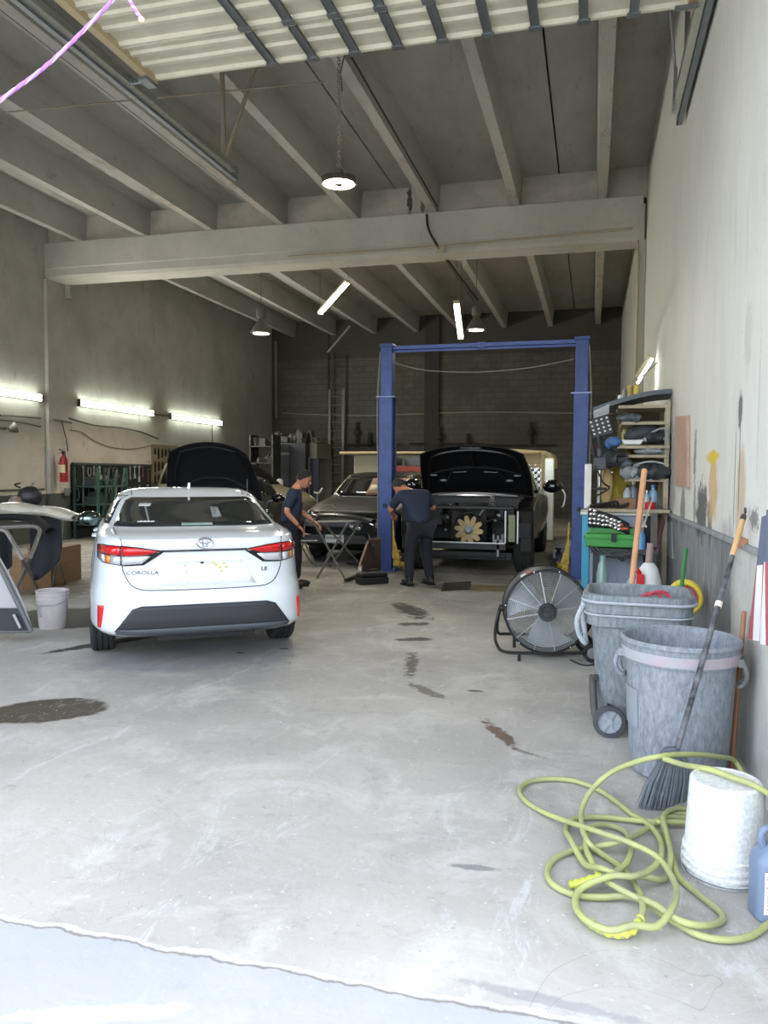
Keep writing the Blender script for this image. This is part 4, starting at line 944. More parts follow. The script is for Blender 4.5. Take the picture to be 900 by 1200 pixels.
# engine bay
def ebx(name, a, c, m, bev=.02, par=None):
    b = MB(); b.span(a, c); return b.build(name, m, par or tk, bevel=bev)
ebx('firewall', (-.74, -1.2, .45), (.74, -1.1, 1.14), BLACKP)
b = MB(); b.span((-.28, -1.05, .5), (.28, -.45, .98)); b.span((-.18, -.95, .98), (.18, -.5, 1.08)); b.tube([(-.25, -.9, 1.02), (-.25, -.5, 1.02)], .05, 8); b.tube([(.25, -.9, 1.02), (.25, -.5, 1.02)], .05, 8)
b.ball((-.33, -.5, .9), .09, 12, 8); b.ball((.34, -.52, .82), .085, 12, 8); b.ball((.02, -.42, .86), .10, 12, 8); eng = b.build('engine', GREASE, tk, bevel=.02)
b = MB()
for P in ([(-.5, -.8, .95), (-.3, -.5, 1.05), (0, -.42, 1.0), (.2, -.5, .95)], [(.5, -.9, .9), (.45, -.5, .9), (.3, -.35, .75)], [(-.6, -.5, .6), (-.5, -.3, .85), (-.3, -.35, .8)], [(.1, -.4, .95), (.4, -.4, 1.05), (.6, -.7, 1.0)], [(-.62, -.9, 1.0), (-.55, -.4, .95), (-.6, -.3, .6)]): b.tube(bez(P, 6), .022, 8)
b.build('engine_hose', RUBBER, tk, smooth=True)
ebx('battery_box', (-.70, -.85, .75), (-.45, -.5, .98), BLACKP); ebx('air_box', (.42, -.95, .72), (.72, -.5, 1.02), mat('airbox', (34, 35, 37), .6)); 
b = MB(); b.ball((-.36, -.52, 1.06), (.07, .07, .09), 12, 8); b.lathe([(.04, 0), (.04, .05), (.03, .07), (0, .07)], 12, (-.36, -.52, 1.12)); b.build('coolant_tank', mat('coolant_plastic', (90, 90, 84), .5), tk, smooth=True)
b = MB(); b.bar((-.24, -.3, .98), (-.34, -.34, 1.06), .03, .03); b.bar((-.24, -.3, .98), (-.18, -.28, .9), .02, .02); b.build('bright_bracket', CHROME, tk)
random.seed(17)
for k in range(16):
    x, y, z = random.uniform(-.6, .6), random.uniform(-.5, -.25), random.uniform(.55, 1.05); s = random.uniform(.015, .04); b = MB()
    if abs(x + .04) < .24 and z < .93: x = -.45 - .1 * random.random()
    if k % 2: b.box((x, y, z), (s * 2, s, s), rotm(z=k, x=k * .5))
    else: b.lathe([(0, 0), (s, 0), (s, s), (s * .5, s), (s * .5, s * 1.6), (0, s * 1.6)], 12, (x, y, z), rotm(x=RAD(70), z=k))
    b.build('engine_fitting', mat('dull_aluminium', (140, 142, 144), .4, .7, .3, 20) if k % 3 else GREASE, tk, smooth=35)
# cooling fan with ten tan blades
fc = Vector((-.04, -.18, .68)); b = MB(Matrix.Translation(fc) @ Matrix.Rotation(pi / 2, 4, 'X'))
for k in range(10):
    a = 2 * pi * k / 10 + .14
    def blade(u, v, a=a):
        r = .055 + .165 * u; w = (.012 + .030 * sin(pi * min(1, u * .62 + .22))) * 1.0; tt = (v - .5) * 2
        if u > .85: w *= 1 - (u - .85) * 2.2
        x, y = r, tt * w
        return Vector((x * cos(a) - y * sin(a), x * sin(a) + y * cos(a), -tt * .018))
    b.sheet(blade, 8, 4, .004)
fanb = b.build('fan_blades', mat('tan_fan', (176, 158, 114), .5, 0, .08), tk, smooth=60)
b = MB(Matrix.Translation(fc) @ Matrix.Rotation(pi / 2, 4, 'X')); b.lathe([(0, -.05), (.035, -.05), (.04, -.03), (.07, -.02), (.07, .02), (0, .02)], 20); b.build('fan_hub', mat('fan_clutch', (120, 122, 124), .4, .6), fanb, smooth=40)
b = MB(); b.ring((-.04, -.27, .68), .25, .018, (0, 1, 0), 40, 6); b.build('fan_shroud', BLACKP, tk, smooth=True)
# front frame: bumper beam, brackets, radiator support, lamp carrier
b = MB(); b.span((-.62, -.08, .40), (.62, -.02, .50)); b.build('bumper_beam', mat('beam_dark', (40, 41, 43), .5, .3), tk, bevel=.01)
b = MB(); b.span((-.60, -.02, .495), (.60, 0, .512)); b.build('beam_edge', mat('bright_edge', (190, 192, 190), .4, .5), tk)
b = MB(); b.span((-.70, -.2, .24), (.70, -.1, .36)); b.span((-.62, -.12, .28), (.62, -.06, .31)); b.build('lower_crossmember', GREASE, tk, bevel=.015)
for x in (-.5, .62):
    b = MB(); b.span((x - .02, -.1, .3), (x + .02, -.02, .62)); b.span((x - .08, -.06, .5), (x + .08, -.02, .56)); b.span((x - .08, -.06, .56), (x - .05, -.02, .64)); b.span((x + .05, -.06, .56), (x + .08, -.02, .64)); b.build('bumper_bracket', mat('bracket_metal', (120, 122, 124), .5, .5), tk, bevel=.004)
b = MB(); b.bar((-.72, -.12, 1.02), (.72, -.12, 1.02), .05, .04); b.bar((-.72, -.2, 1.10), (.72, -.2, 1.10), .03, .02); b.bar((.64, -.14, .5), (.64, -.14, .85), .02, .02); b.bar((.64, -.14, .85), (.7, -.14, .95), .02, .02); b.build('radiator_support', mat('support_dark', (44, 45, 47), .5, .3), tk, bevel=.006)
for x in (-.60, -.78):
    b = MB(); b.bar((x, -.09, .50), (x, -.09, .98), .03, .025); b.build('lamp_carrier', mat('bright_edge', (200, 202, 200)), tk, bevel=.004)
ebx('radiator', (-.74, -.14, .52), (-.64, -.11, .92), mat('greenish_radiator', (120, 124, 96), .5, .2, .2, 30), .004)
ebx('wheel_liner', (-.99, -.42, .36), (-.80, -.14, .86), mat('liner', (36, 40, 40), .8), .03); ebx('wheel_liner', (.80, -.42, .36), (.99, -.14, .86), mat('liner', (36, 40, 40)), .03)
# hood
HA = RAD(37)
def thood(u, v):
    x = u * 2 - 1; w = .91 - .10 * v ** 2; y = 1.16 * v - .10 * x * x * v; h = .05 * (1 - x * x) + .07 * sin(pi * v * .8) - .05 * abs(x) ** 5
    return Vector((x * w, -1.42 + y * cos(HA) - h * sin(HA), 1.20 + y * sin(HA) + h * cos(HA)))
b = MB(); b.sheet(thood, 28, 18, .02); hd = b.build('hood', mat('hood_black', (15, 16, 18), .45, 0, .1, 6, .05), tk, smooth=60)
nn = Vector((0, sin(HA), -cos(HA)))
def tu(P, o=.04): return [thood(u, v) + nn * o for u, v in P]
b = MB(); b.tube(bez(tu([(.06, .1), (.08, .5), (.14, .86), (.5, .92), (.86, .86), (.92, .5), (.94, .1)]), 6), .022, 6); b.tube(bez(tu([(.1, .45), (.3, .5), (.5, .52), (.7, .5), (.9, .45)]), 6), .02, 6); b.tube(bez(tu([(.5, .9), (.5, .5)]), 4), .02, 6); b.tube(bez(tu([(.3, .5), (.22, .2)]), 4), .02, 6); b.tube(bez(tu([(.7, .5), (.78, .2)]), 4), .02, 6)
b.build('hood_frame', mat('hood_frame', (26, 27, 30), .4), hd, smooth=True)
b = MB()
for u, v in ((.36, .44), (.64, .44)):
    q = tu([(u - .06, v), (u + .06, v)], .05); b.bar(q[0], q[1], .012, .008)
b.build('hood_slots', mat('grey_fitting', (150, 152, 154), .5), hd)
for u, v in ((.2, .28), (.8, .28), (.12, .42), (.88, .42)): b = MB(); b.ball(tu([(u, v)], .045)[0], (.06, .03, .02), 10, 6); b.build('hood_bumpstop', mat('grey_fitting', (150, 152, 154)), hd, smooth=True)
b = MB(); q = tu([(.40, .955), (.60, .955)], .02); b.bar(q[0], q[1], .03, .004); b.build('hood_label', mat('hood_label', (200, 204, 200), .5), hd)
b = MB(); b.tube(bez([(-.66, -1.34, 1.15), (-.3, -1.26, 1.19), (0, -1.24, 1.2), (.3, -1.26, 1.19), (.66, -1.34, 1.15)], 6), .02, 6); b.build('daylit_cowl_strip', mat('cowl_daylight_tone', (190, 194, 198), .35, .3), tk, smooth=True)  # pale colour stands in for daylight falling on the wiper cowl
ebx('cowl', (-.8, -1.38, 1.08), (.8, -1.15, 1.16), BLACKP)

# ------------------------------------------------------------------ two-post lift
BLUE = mat('lift_blue', (60, 84, 150), .45, .1, .15, 5, dirt=(40, 50, 84), dirt_amt=.6, dirt_scale=5)
YEL = mat('lift_yellow', (214, 178, 62), .5, 0, .12, 8, dirt=(90, 74, 40), dirt_amt=.7, dirt_scale=12)
lift = thing('two_post_lift', 'tall blue two-post car lift with yellow arms around the black truck', 'car lift', (-1.65, 11.9, 0))
for sg in (-1, 1):
    X = sg * 1.47
    b = MB(); ow = .11
    b.span((X + sg * ow, -.14, 0), (X + sg * (ow - .012), .14, 2.72)); b.span((X - sg * ow, -.14, 0), (X + sg * ow, -.128, 2.72)); b.span((X - sg * ow, .128, 0), (X + sg * ow, .14, 2.72))
    b.span((X - sg * ow, -.14, 0), (X - sg * (ow - .012), -.07, 2.72)); b.span((X - sg * ow, .07, 0), (X - sg * (ow - .012), .14, 2.72))
    po = b.build('post', BLUE, lift, bevel=.004)
    b = MB(); b.span((X - .09, -.11, 2.72), (X + .09, .11, 3.48)); b.build('upper_post', BLUE, lift, bevel=.006)
    b = MB(); b.span((X - .15, -.16, 2.70), (X + .15, .16, 2.72)); b.build('collar', mat('collar_metal', (120, 132, 170), .4, .4), lift)
    b = MB(); b.span((X - .2, -.25, 0), (X + .2, .25, .02)); b.prism([(0, 0), (.14, 0), (0, .2)], .012, (X + sg * .11, -.15, .02), (sg, 0, 0), (0, 0, 1)); b.build('base_plate', BLUE, lift, bevel=.004)
    for dx, dy in ((-.16, -.2), (.16, -.2), (.16, .2), (-.16, .2)):
        b = MB(); b.lathe([(.018, 0), (.018, .02), (.008, .02), (.008, .045), (0, .045)], 6, (X + dx, dy, .02)); b.build('anchor_bolt', STEEL, lift)
    # carriage and arms
    b = MB(); b.span((X - sg * .10, -.10, .10), (X + sg * .02, .10, .75)); b.build('carriage', mat('carriage_dark', (52, 54, 60), .6, .3), lift, bevel=.005)
    b = MB(); b.span((X - sg * .14, -.16, .08), (X - sg * .36, .16, .20)); b.span((X - sg * .12, -.10, .20), (X - sg * .2, .10, .30)); b.prism([(0, 0), (.13, 0), (.035, .32), (.02, .62), (0, .62)], .03, (X - sg * .13, -.16, .20), (-sg, 0, 0), (0, 0, 1)); b.build('arm_bracket', YEL, lift, bevel=.008)
    for s2 in (-1, 1):
        b = MB(); e = Vector((X - sg * .34, s2 * .80 + .5, .16)); b.bar((X - sg * .26, s2 * .1, .14), e, .10, .08); ar = b.build('arm', YEL if s2 < 0 else BLUE, lift, bevel=.006)
        b = MB(); b.lathe([(.05, 0), (.05, .05), (.03, .05), (.03, .1), (.06, .1), (.06, .12), (0, .12)], 16, e + Vector((0, 0, .02))); b.build('lift_pad', RUBBER, ar)
    b = MB(); b.lathe([(0, -.01), (.035, -.01), (.035, .01), (0, .01)], 18, (X, -.15, 1.02), rotm(x=pi / 2)); b.build('lock_cap', BLACKP, lift)
    b = MB(); b.tube(bez([(X + sg * .12, -.1, .4), (X + sg * .13, -.1, 1.6), (X + sg * .14, -.1, 2.6), (X + sg * .10, -.1, 3.4)], 4), .012, 6); b.build('hydraulic_hose', mat('grey_hose', (120, 122, 116), .6), lift)
b = MB(); b.span((-1.47, -.06, 3.44), (1.47, .06, 3.50)); b.span((-1.47, -.01, 3.40), (1.47, .01, 3.44)); b.span((-.06, -.07, 3.42), (.06, .07, 3.51)); b.build('top_beam', mat('beam_blue', (74, 90, 150), .4, .2), lift, bevel=.005)
for sg in (-1, 1):
    b = MB(); b.span((sg * 1.47 - .11, -.12, 3.48), (sg * 1.47 + .11, .12, 3.53)); b.build('post_cap', BLUE, lift, bevel=.005)

# ------------------------------------------------------------------ people
SKIN = mat('skin', (186, 128, 98), .55, 0, .06); SHIRT = mat('navy_shirt', (34, 42, 62), .85, 0, .15, 12, .2); PANTS = mat('dark_work_trousers', (28, 31, 40), .85, 0, .15, 12, .2); HAIR = mat('dark_hair', (30, 26, 24), .7, 0, .3, 40, .5); SHOE = mat('black_shoes', (30, 30, 32), .6)
def skin_geo(J, E, root, subs=2):
    """J name->(pos, radius or (rx, ry)); grows a smooth surface over the edges E"""
    names = list(J); me = bpy.data.meshes.new('s'); me.from_pydata([J[n][0] for n in names], [(names.index(a), names.index(b)) for a, b in E], [])
    o = bpy.data.objects.new('s', me); COL.objects.link(o)
    s = o.modifiers.new('skin', 'SKIN'); s.use_smooth_shade = True
    for i, n in enumerate(names):
        r = J[n][1]; sv = me.skin_vertices[0].data[i]; sv.radius = r if isinstance(r, tuple) else (r, r); sv.use_root = (n == root)
    m = o.modifiers.new('sub', 'SUBSURF'); m.levels = subs; m.render_levels = subs
    bpy.context.view_layer.update()
    out = bpy.data.meshes.new_from_object(o.evaluated_get(bpy.context.evaluated_depsgraph_get()))
    V = [tuple(v.co) for v in out.vertices]; Fc = [tuple(p.vertices) for p in out.polygons]
    bpy.data.objects.remove(o); return V, Fc
def person(label, loc, rotz, P, head_tilt, head_turn):
    """P: joints; y forward, x to the person's right"""
    t = thing('person', label, 'person', loc, rotz)
    H = Vector(P['head']); R3 = rotm(x=-head_tilt, z=head_turn)
    J = {'pelvis': (P['pelvis'], (.12, .10)), 'waist': (P['waist'], (.11, .09)), 'chest': (P['chest'], (.115, .095)), 'neckb': (P['neck'], .06), 'skull': (tuple(H - R3 @ Vector((0, .02, .05))), .062)}
    E = [('pelvis', 'waist'), ('waist', 'chest'), ('chest', 'neckb'), ('neckb', 'skull')]
    for s in 'LR':
        J['sh' + s] = (P['sh' + s], .062); J['el' + s] = (P['el' + s], .042); J['wr' + s] = (P['wr' + s], .028)
        J['hip' + s] = (P['hip' + s], .092); J['kn' + s] = (P['kn' + s], .062); J['an' + s] = (P['an' + s], .042)
        a = Vector(P['an' + s]); J['toe' + s] = (tuple(a + Vector((0, .14, -.05))), .032)
        E += [('chest', 'sh' + s), ('sh' + s, 'el' + s), ('el' + s, 'wr' + s), ('pelvis', 'hip' + s), ('hip' + s, 'kn' + s), ('kn' + s, 'an' + s), ('an' + s, 'toe' + s)]
    b = MB(); V, Fc = skin_geo(J, E, 'pelvis'); b.add(V, Fc)
    # head with jaw, nose, ears
    b.ball(H, (.073, .092, .112), 24, 18, R3); b.ball(H + R3 @ Vector((0, .035, -.062)), (.052, .058, .055), 16, 12, R3)
    b.tube([H + R3 @ Vector((0, .088, .012)), H + R3 @ Vector((0, .108, -.022)), H + R3 @ Vector((0, .09, -.03))], [.007, .013, .009], 8)
    for sx in (-1, 1): b.ball(H + R3 @ Vector((sx * .075, -.005, -.01)), (.012, .024, .034), 10, 8, R3)
    # hands: palm and five bent fingers
    for s in 'LR':
        w = Vector(P['wr' + s]); e = Vector(P['el' + s]); d = (w - e).normalized(); side = d.cross(Vector((0, 1, 0) if abs(d.y) < .8 else (0, 0, 1))).normalized(); nrm = d.cross(side)
        HJ = {'w': (tuple(w), .024), 'p': (tuple(w + d * .05), (.034, .018)), 'q': (tuple(w + d * .085), (.036, .014))}
        V, Fc = skin_geo(HJ, [('w', 'p'), ('p', 'q')], 'w', 1); b.add(V, Fc)
        for k, (o, L) in enumerate(((-.027, .062), (-.009, .075), (.010, .072), (.027, .056))):
            p0 = w + d * .08 + side * o; p1 = p0 + d * L * .5 + nrm * .008; p2 = p1 + d * L * .35 + nrm * .022; p3 = p2 + d * L * .15 + nrm * .018
            b.tube([p0, p1, p2, p3], [.0095, .009, .008, .006], 8)
        p0 = w + d * .03 - side * .026; p1 = p0 + d * .03 - side * .022 + nrm * .01; p2 = p1 + d * .03 - side * .006 + nrm * .012; b.tube([p0, p1, p2], [.012, .011, .008], 8)
    body = b.build('body', SKIN, t, smooth=True)
    b = MB()
    for sx in (-1, 1): b.ball(H + R3 @ Vector((sx * .028, .083, .012)), (.012, .008, .007), 10, 6, R3)
    b.build('eyes', mat('eye', (60, 44, 38), .3), t)
    b = MB(); b.bar(H + R3 @ Vector((-.022, .094, -.062)), H + R3 @ Vector((.022, .094, -.062)), .008, .008); b.build('mouth', mat('lip', (150, 90, 80), .6), t)
    b = MB()
    def cap(u, v):
        a = 2 * pi * u; tt = v * (1.75 if True else 0); f = .5 + .5 * sin(a); tt = v * (1.95 - .98 * max(0, sin(a) + .25) ** .7)
        return H + R3 @ Vector((.082 * sin(tt) * cos(a), .100 * sin(tt) * sin(a) - .004, .118 * cos(tt)))
    b.sheet(cap, 32, 12, .006); b.build('hair', HAIR, t, smooth=True)
    # clothes
    def grow(keys, edges, k, root, name, m, extra=None):
        JJ = {q: (J[q][0], tuple(x * k + .012 for x in J[q][1]) if isinstance(J[q][1], tuple) else J[q][1] * k + .012) for q in keys}; JJ.update({'chest': (J['chest'][0], (.185, .155)), 'waist': (J['waist'][0], (.165, .145))} if 'chest' in keys else {'pelvis': (J['pelvis'][0], (.16, .14))})
        if extra: JJ.update(extra)
        V, Fc = skin_geo(JJ, edges, root); bb = MB(); bb.add(V, Fc); return bb.build(name, m, t, smooth=True)
    ex = {}
    for s in 'LR':
        a = Vector(P['sh' + s]); c = Vector(P['el' + s]); ex['sl' + s] = (tuple(a.lerp(c, .86)), .066)
    pn = Vector(P['neck']); ch = Vector(P['chest']); ex['col'] = (tuple(ch.lerp(pn, .75)), .075); ex['hem'] = (tuple(Vector(P['pelvis']) + Vector((0, 0, -.03))), (.175, .155))
    grow(['waist', 'chest', 'shL', 'shR'], [('hem', 'waist'), ('waist', 'chest'), ('chest', 'col'), ('chest', 'shL'), ('chest', 'shR'), ('shL', 'slL'), ('shR', 'slR')], 1.1, 'waist', 'shirt', SHIRT, ex)
    ex = {}
    for s in 'LR': a = Vector(P['an' + s]); ex['cuff' + s] = (tuple(a + Vector((0, 0, .0))), .066)
    grow(['pelvis', 'hipL', 'hipR', 'knL', 'knR'], [('pelvis', 'hipL'), ('pelvis', 'hipR'), ('hipL', 'knL'), ('hipR', 'knR'), ('knL', 'cuffL'), ('knR', 'cuffR')], 1.1, 'pelvis', 'trousers', PANTS, ex)
    for s in 'LR':
        a = Vector(P['an' + s]); bb = MB(); bb.ball((a.x, a.y + .06, .045), (.05, .14, .05), 16, 10); bb.span((a.x - .045, a.y - .06, 0), (a.x + .045, a.y + .18, .02)); bb.tube([(a.x, a.y - .01, .04), (a.x, a.y - .005, .12)], .05, 12); bb.build('shoe', SHOE, t, smooth=50)
    return t
person('man in navy shirt and dark trousers looking down beside the white sedan', (-3.86, 9.72, 0), RAD(-72),
       dict(pelvis=(0, -.02, .84), waist=(0, -.01, 1.0), chest=(0, .02, 1.2), neck=(0, .08, 1.35), head=(0, .16, 1.455), shL=(-.17, .03, 1.27), shR=(.17, .02, 1.27), elL=(-.21, .08, 1.02), elR=(.22, -.06, 1.02), wrL=(-.17, .28, .88), wrR=(.21, .10, .84),
            hipL=(-.085, -.01, .80), hipR=(.085, -.01, .80), knL=(-.10, .06, .44), knR=(.10, .02, .44), anL=(-.11, .04, .08), anR=(.11, -.04, .08)), RAD(28), 0)
person('man in navy shirt seen from behind bending beside the left lift post', (-2.28, 10.42, 0), RAD(42),
       dict(pelvis=(0, -.04, .84), waist=(-.01, .03, 1.0), chest=(-.03, .14, 1.17), neck=(-.08, .24, 1.29), head=(-.12, .35, 1.345), shL=(-.21, .16, 1.23), shR=(.17, .12, 1.24), elL=(-.27, .34, 1.02), elR=(.30, .10, 1.04), wrL=(-.14, .52, .95), wrR=(.20, .34, 1.04),
            hipL=(-.09, -.03, .80), hipR=(.09, -.03, .80), knL=(-.13, .03, .44), knR=(.13, .03, .44), anL=(-.16, -.02, .08), anR=(.16, -.04, .08)), RAD(50), RAD(30))
# ------------------------------------------------------------------ right foreground
BIN1 = mat('dusty_bin_plastic', (116, 122, 130), .75, 0, .15, 5, .15, dirt=(168, 174, 180), dirt_amt=.6, dirt_scale=55, streak=.3)
BIN2 = mat('dusty_bin_plastic_dark', (106, 114, 118), .75, 0, .15, 5, .15, dirt=(156, 164, 166), dirt_amt=.55, dirt_scale=45, streak=.35)
INS = mat('bin_inside', (92, 88, 86), .85, 0, .2, 6, dirt=(140, 138, 134))
DUST = mat('dust_crust', (168, 176, 182), .9, 0, .1, 14, .5)
def rrect(w, d, r, n=6):
    P = []
    for cx, cy, a0 in ((w / 2 - r, d / 2 - r, 0), (-w / 2 + r, d / 2 - r, 90), (-w / 2 + r, -d / 2 + r, 180), (w / 2 - r, -d / 2 + r, 270)):
        for k in range(n + 1):
            a = RAD(a0 + 90 * k / n); P.append((cx + r * cos(a), cy + r * sin(a)))
    return P
def loft(rings, cap=True):
    b = MB(); vs = []; n = len(rings[0][0])
    for P, z in rings: vs += [(p[0], p[1], z) for p in P]
    fs = [(i * n + j, i * n + (j + 1) % n, (i + 1) * n + (j + 1) % n, (i + 1) * n + j) for i in range(len(rings) - 1) for j in range(n)]
    if cap: fs += [tuple(range(n - 1, -1, -1)), tuple((len(rings) - 1) * n + j for j in range(n))]
    b.add(vs, fs); return b
# round bin in front
t = thing('garbage_can', 'grey dusty round garbage can nearest the camera, pink smears on its rim band', 'garbage can', (.46, 4.30, 0), RAD(-20))
b = MB(); b.lathe([(0, .005), (.215, .0), (.235, .02), (.262, .52), (.268, .60), (.285, .605), (.288, .66), (.292, .69), (.300, .70), (.300, .715), (.292, .722), (.280, .715), (.272, .69), (.268, .60), (.245, .10), (.225, .03), (0, .028)], 56)
b.build('bin_body', BIN1, t, smooth=35)
b = MB(); b.lathe([(.2885, .615), (.2925, .665), (.2905, .667), (.2865, .617)], 56, close=True)
f = mat('rim_band_pink', (160, 164, 170), .8, 0, .15, 12, dirt=(186, 146, 148), dirt_amt=.5, dirt_scale=7); b.build('rim_band', f, t, smooth=True)
for a in (pi + RAD(8), RAD(12)):
    M = Matrix.Rotation(a, 4, 'Z')
    b = MB(M); b.span((.27, -.07, .60), (.302, .07, .64)); b.tube(bez([(.298, -.06, .63), (.318, -.055, .56), (.305, -.04, .51), (.282, -.03, .49), (.282, .03, .49), (.305, .04, .51), (.318, .055, .56), (.298, .06, .63)], 5), .012, 8); b.build('handle', BIN1 if a > 1 else GREYP, t, smooth=40)
patchm = mat('moulded_panel', (138, 146, 154), .75, 0, .08, 10)
b = MB(Matrix.Rotation(RAD(-142), 4, 'Z'))
def curved(u, v, a0=-.32, a1=.30): 
    z = .26 + .20 * v; r = .242 + .05 * (z - .02) ; a = a0 + (a1 - a0) * u; return Vector(((r + .004) * cos(a), (r + .004) * sin(a), z))
b.sheet(curved, 12, 4, .004); b.build('moulded_panel', patchm, t, smooth=True)
b = MB()
random.seed(3)
for k in range(26):
    a = random.uniform(0, 2 * pi); r = random.uniform(0, .15); b.ball((r * cos(a), r * sin(a), .42 + random.uniform(-.04, .04)), (random.uniform(.03, .07), random.uniform(.03, .07), .05), 8, 6, rotm(z=a))
tag(b.build('crumpled_rubbish', mat('rubbish', (150, 140, 134), .85, 0, .4, 8, dirt=(190, 120, 120), dirt_scale=5), loc=(.46, 4.30, 0)), 'heap of crumpled pale rubbish inside the round garbage can', 'rubbish', kind='stuff')
# rectangular wheeled bin behind
t = thing('wheeled_garbage_bin', 'tall grey rectangular wheeled bin behind the round garbage can', 'garbage bin', (.29, 5.08, 0), RAD(-2))
R_ = lambda w, d, z, r=.12: (rrect(w, d, r), z)
b = loft([R_(.44, .40, .06), R_(.46, .42, .08), R_(.54, .48, .60), R_(.55, .49, .64), R_(.60, .53, .645), R_(.61, .54, .72), R_(.62, .55, .725), R_(.625, .555, .78), R_(.61, .545, .785), R_(.61, .545, .80), R_(.64, .57, .805), R_(.64, .57, .835), R_(.60, .53, .84), R_(.575, .51, .82), R_(.54, .48, .70), R_(.46, .40, .12), R_(.2, .2, .10, .05)])
b.build('bin_body', BIN2, t, smooth=35)
b = MB(); b.tube([(p[0], p[1], .795) for p in rrect(.655, .585, .13)], .010, 6, closed=True); b.tube([(p[0], p[1], .715) for p in rrect(.628, .558, .13)], .007, 6, closed=True); b.build('rim_lip', DUST, t, smooth=True)
b = MB(); b.span((-.34, -.12, .70), (-.30, .12, .78)); b.tube(bez([(-.32, -.12, .76), (-.36, -.13, .66), (-.35, -.1, .56), (-.31, -.08, .50), (-.32, .05, .55), (-.34, .1, .66), (-.32, .12, .76)], 5), .016, 8); b.build('side_handle', DUST, t, smooth=40)
for sg, x in ((-1, -.155), (1, .17)):
    M = Matrix.Translation((x, -.34, .095)) @ Matrix.Rotation(RAD(12), 4, 'Z') @ Matrix.Rotation(pi / 2, 4, 'X')
    b = MB(M); b.lathe([(.07, -.022), (.092, -.02), (.095, 0), (.092, .02), (.07, .022)], 36, close=True); wv = b.build('wheel', mat('bin_tyre', (74, 76, 80), .8, 0, .2, 14), t, smooth=30)
    b = MB(M); b.lathe([(0, .012), (.02, .012), (.022, .0), (.07, .004), (.072, -.01), (0, -.012)], 32)
    for k in range(6): b.bar((.015 * cos(k * pi / 3), .015 * sin(k * pi / 3), .008), (.07 * cos(k * pi / 3), .07 * sin(k * pi / 3), .008), .008, .01)
    b.build('hub', mat('bin_hub', (160, 166, 172), .6, 0, .1), wv, smooth=30)
b = MB(); b.tube([(-.155, -.32, .095), (.17, -.32, .095)], .012, 8); b.bar((-.13, -.32, .095), (-.16, -.18, .16), .03, .03); b.bar((.14, -.32, .095), (.16, -.18, .16), .03, .03); b.build('axle', BLACKP, t)
b = MB(); b.tube(bez([(-.26, -.16, .30), (-.255, -.21, .24), (-.24, -.27, .12), (-.21, -.31, .075)], 5), .022, 10); b.tube([(-.265, -.15, .305), (-.235, -.19, .315)], .02, 10); b.build('tipping_bar', mat('worn_bar', (74, 72, 72), .7, 0, .3, 12), t, smooth=True)
b = MB()
for P in ([(-.20, .1, .66), (-.05, .16, .74), (.05, .12, .79), (.14, .15, .80), (.2, .05, .79), (.2, -.05, .70)], [(0, .0, .66), (.08, .1, .80), (.18, .13, .81), (.22, .15, .70)], [(.1, -.1, .66), (.15, .08, .78), (.05, .17, .79), (-.05, .15, .66)]): b.tube(bez(P, 6), .007, 6)
tag(b.build('red_hose', mat('red_hose', (196, 64, 84), .5), smooth=True, loc=(.29, 5.08, 0)), 'red hose lying in the rectangular wheeled bin', 'hose')
b = MB(); random.seed(5)
for k in range(24):
    a = random.uniform(0, 2 * pi); r = random.uniform(0, .2); b.ball((r * cos(a), r * sin(a) * .8, .58 + random.uniform(-.04, .06)), (random.uniform(.03, .06), random.uniform(.03, .06), .05), 8, 6, rotm(z=a, x=a))
tag(b.build('crumpled_rubbish', mat('rubbish2', (170, 176, 180), .85, 0, .4, 8), loc=(.29, 5.08, 0)), 'heap of crumpled grey rubbish inside the rectangular wheeled bin', 'rubbish', kind='stuff')
# sticks and brooms
STK = mat('pale_handle_wood', (206, 158, 118), .5, 0, .18, 4, dirt=(170, 110, 76), dirt_amt=.5)
b = MB(); a = Vector((.20, 5.30, .12)); c = at(755, 552, 5.75); b.tube([a, c], .021, 12); b.ball(c, .021, 12, 8)
tag(b.build('wooden_handle', STK, smooth=50), 'thick pale wooden handle standing in the rectangular wheeled bin', 'handle')
b = MB(); b.tube([(.52, 5.08, .62), at(804, 644, 5.35)], .013, 10); tag(b.build('green_stick', mat('green_stick', (44, 122, 70), .5), smooth=50), 'green plastic stick leaning in the rectangular wheeled bin', 'stick')
t = thing('push_broom', 'angled broom with black and pale wood handle leaning on the right wall', 'broom', (.33, 3.86, 0))
o = fl(776, 948); t.location = o; top = onx(872, 603, .79); bot = at(792, 884, 3.50); d = (top - bot)
P = lambda k: bot + d * k - o
b = MB(); b.tube([P(0), P(.80)], .0135, 12); b.build('lower_handle', mat('black_handle', (40, 40, 44), .5, 0, .3, 10, dirt=(150, 154, 158), dirt_amt=.5, dirt_scale=14), t, smooth=50)
b = MB(); b.tube([P(.80), P(.97)], .015, 12); b.build('upper_handle', mat('blond_wood', (204, 168, 116), .5, 0, .15, 8), t, smooth=50)
b = MB(); b.tube([P(.97), P(.99), P(1.0)], [.016, .016, .01], 10); b.ring(P(1.02), .014, .005, (1, 0, 0), 14); b.build('handle_cap', mat('cap_dark', (66, 58, 54), .5), t, smooth=50)
b = MB(); b.tube([P(.57), P(.592)], .018, 12); b.build('joint_collar', mat('collar_cream', (226, 220, 200), .5), t, smooth=50)
HD = P(0)
b = MB(); b.prism([(-.025, .04), (.025, .04), (.07, -.02), (-.07, -.02)], .04, HD + Vector((-.02, .025, -.01)), (.95, 0, .22), (-.22, 0, .95)); b.build('broom_head', mat('head_grey', (84, 92, 100), .7, 0, .2, 10), t, bevel=.01)
b = MB(); random.seed(9)
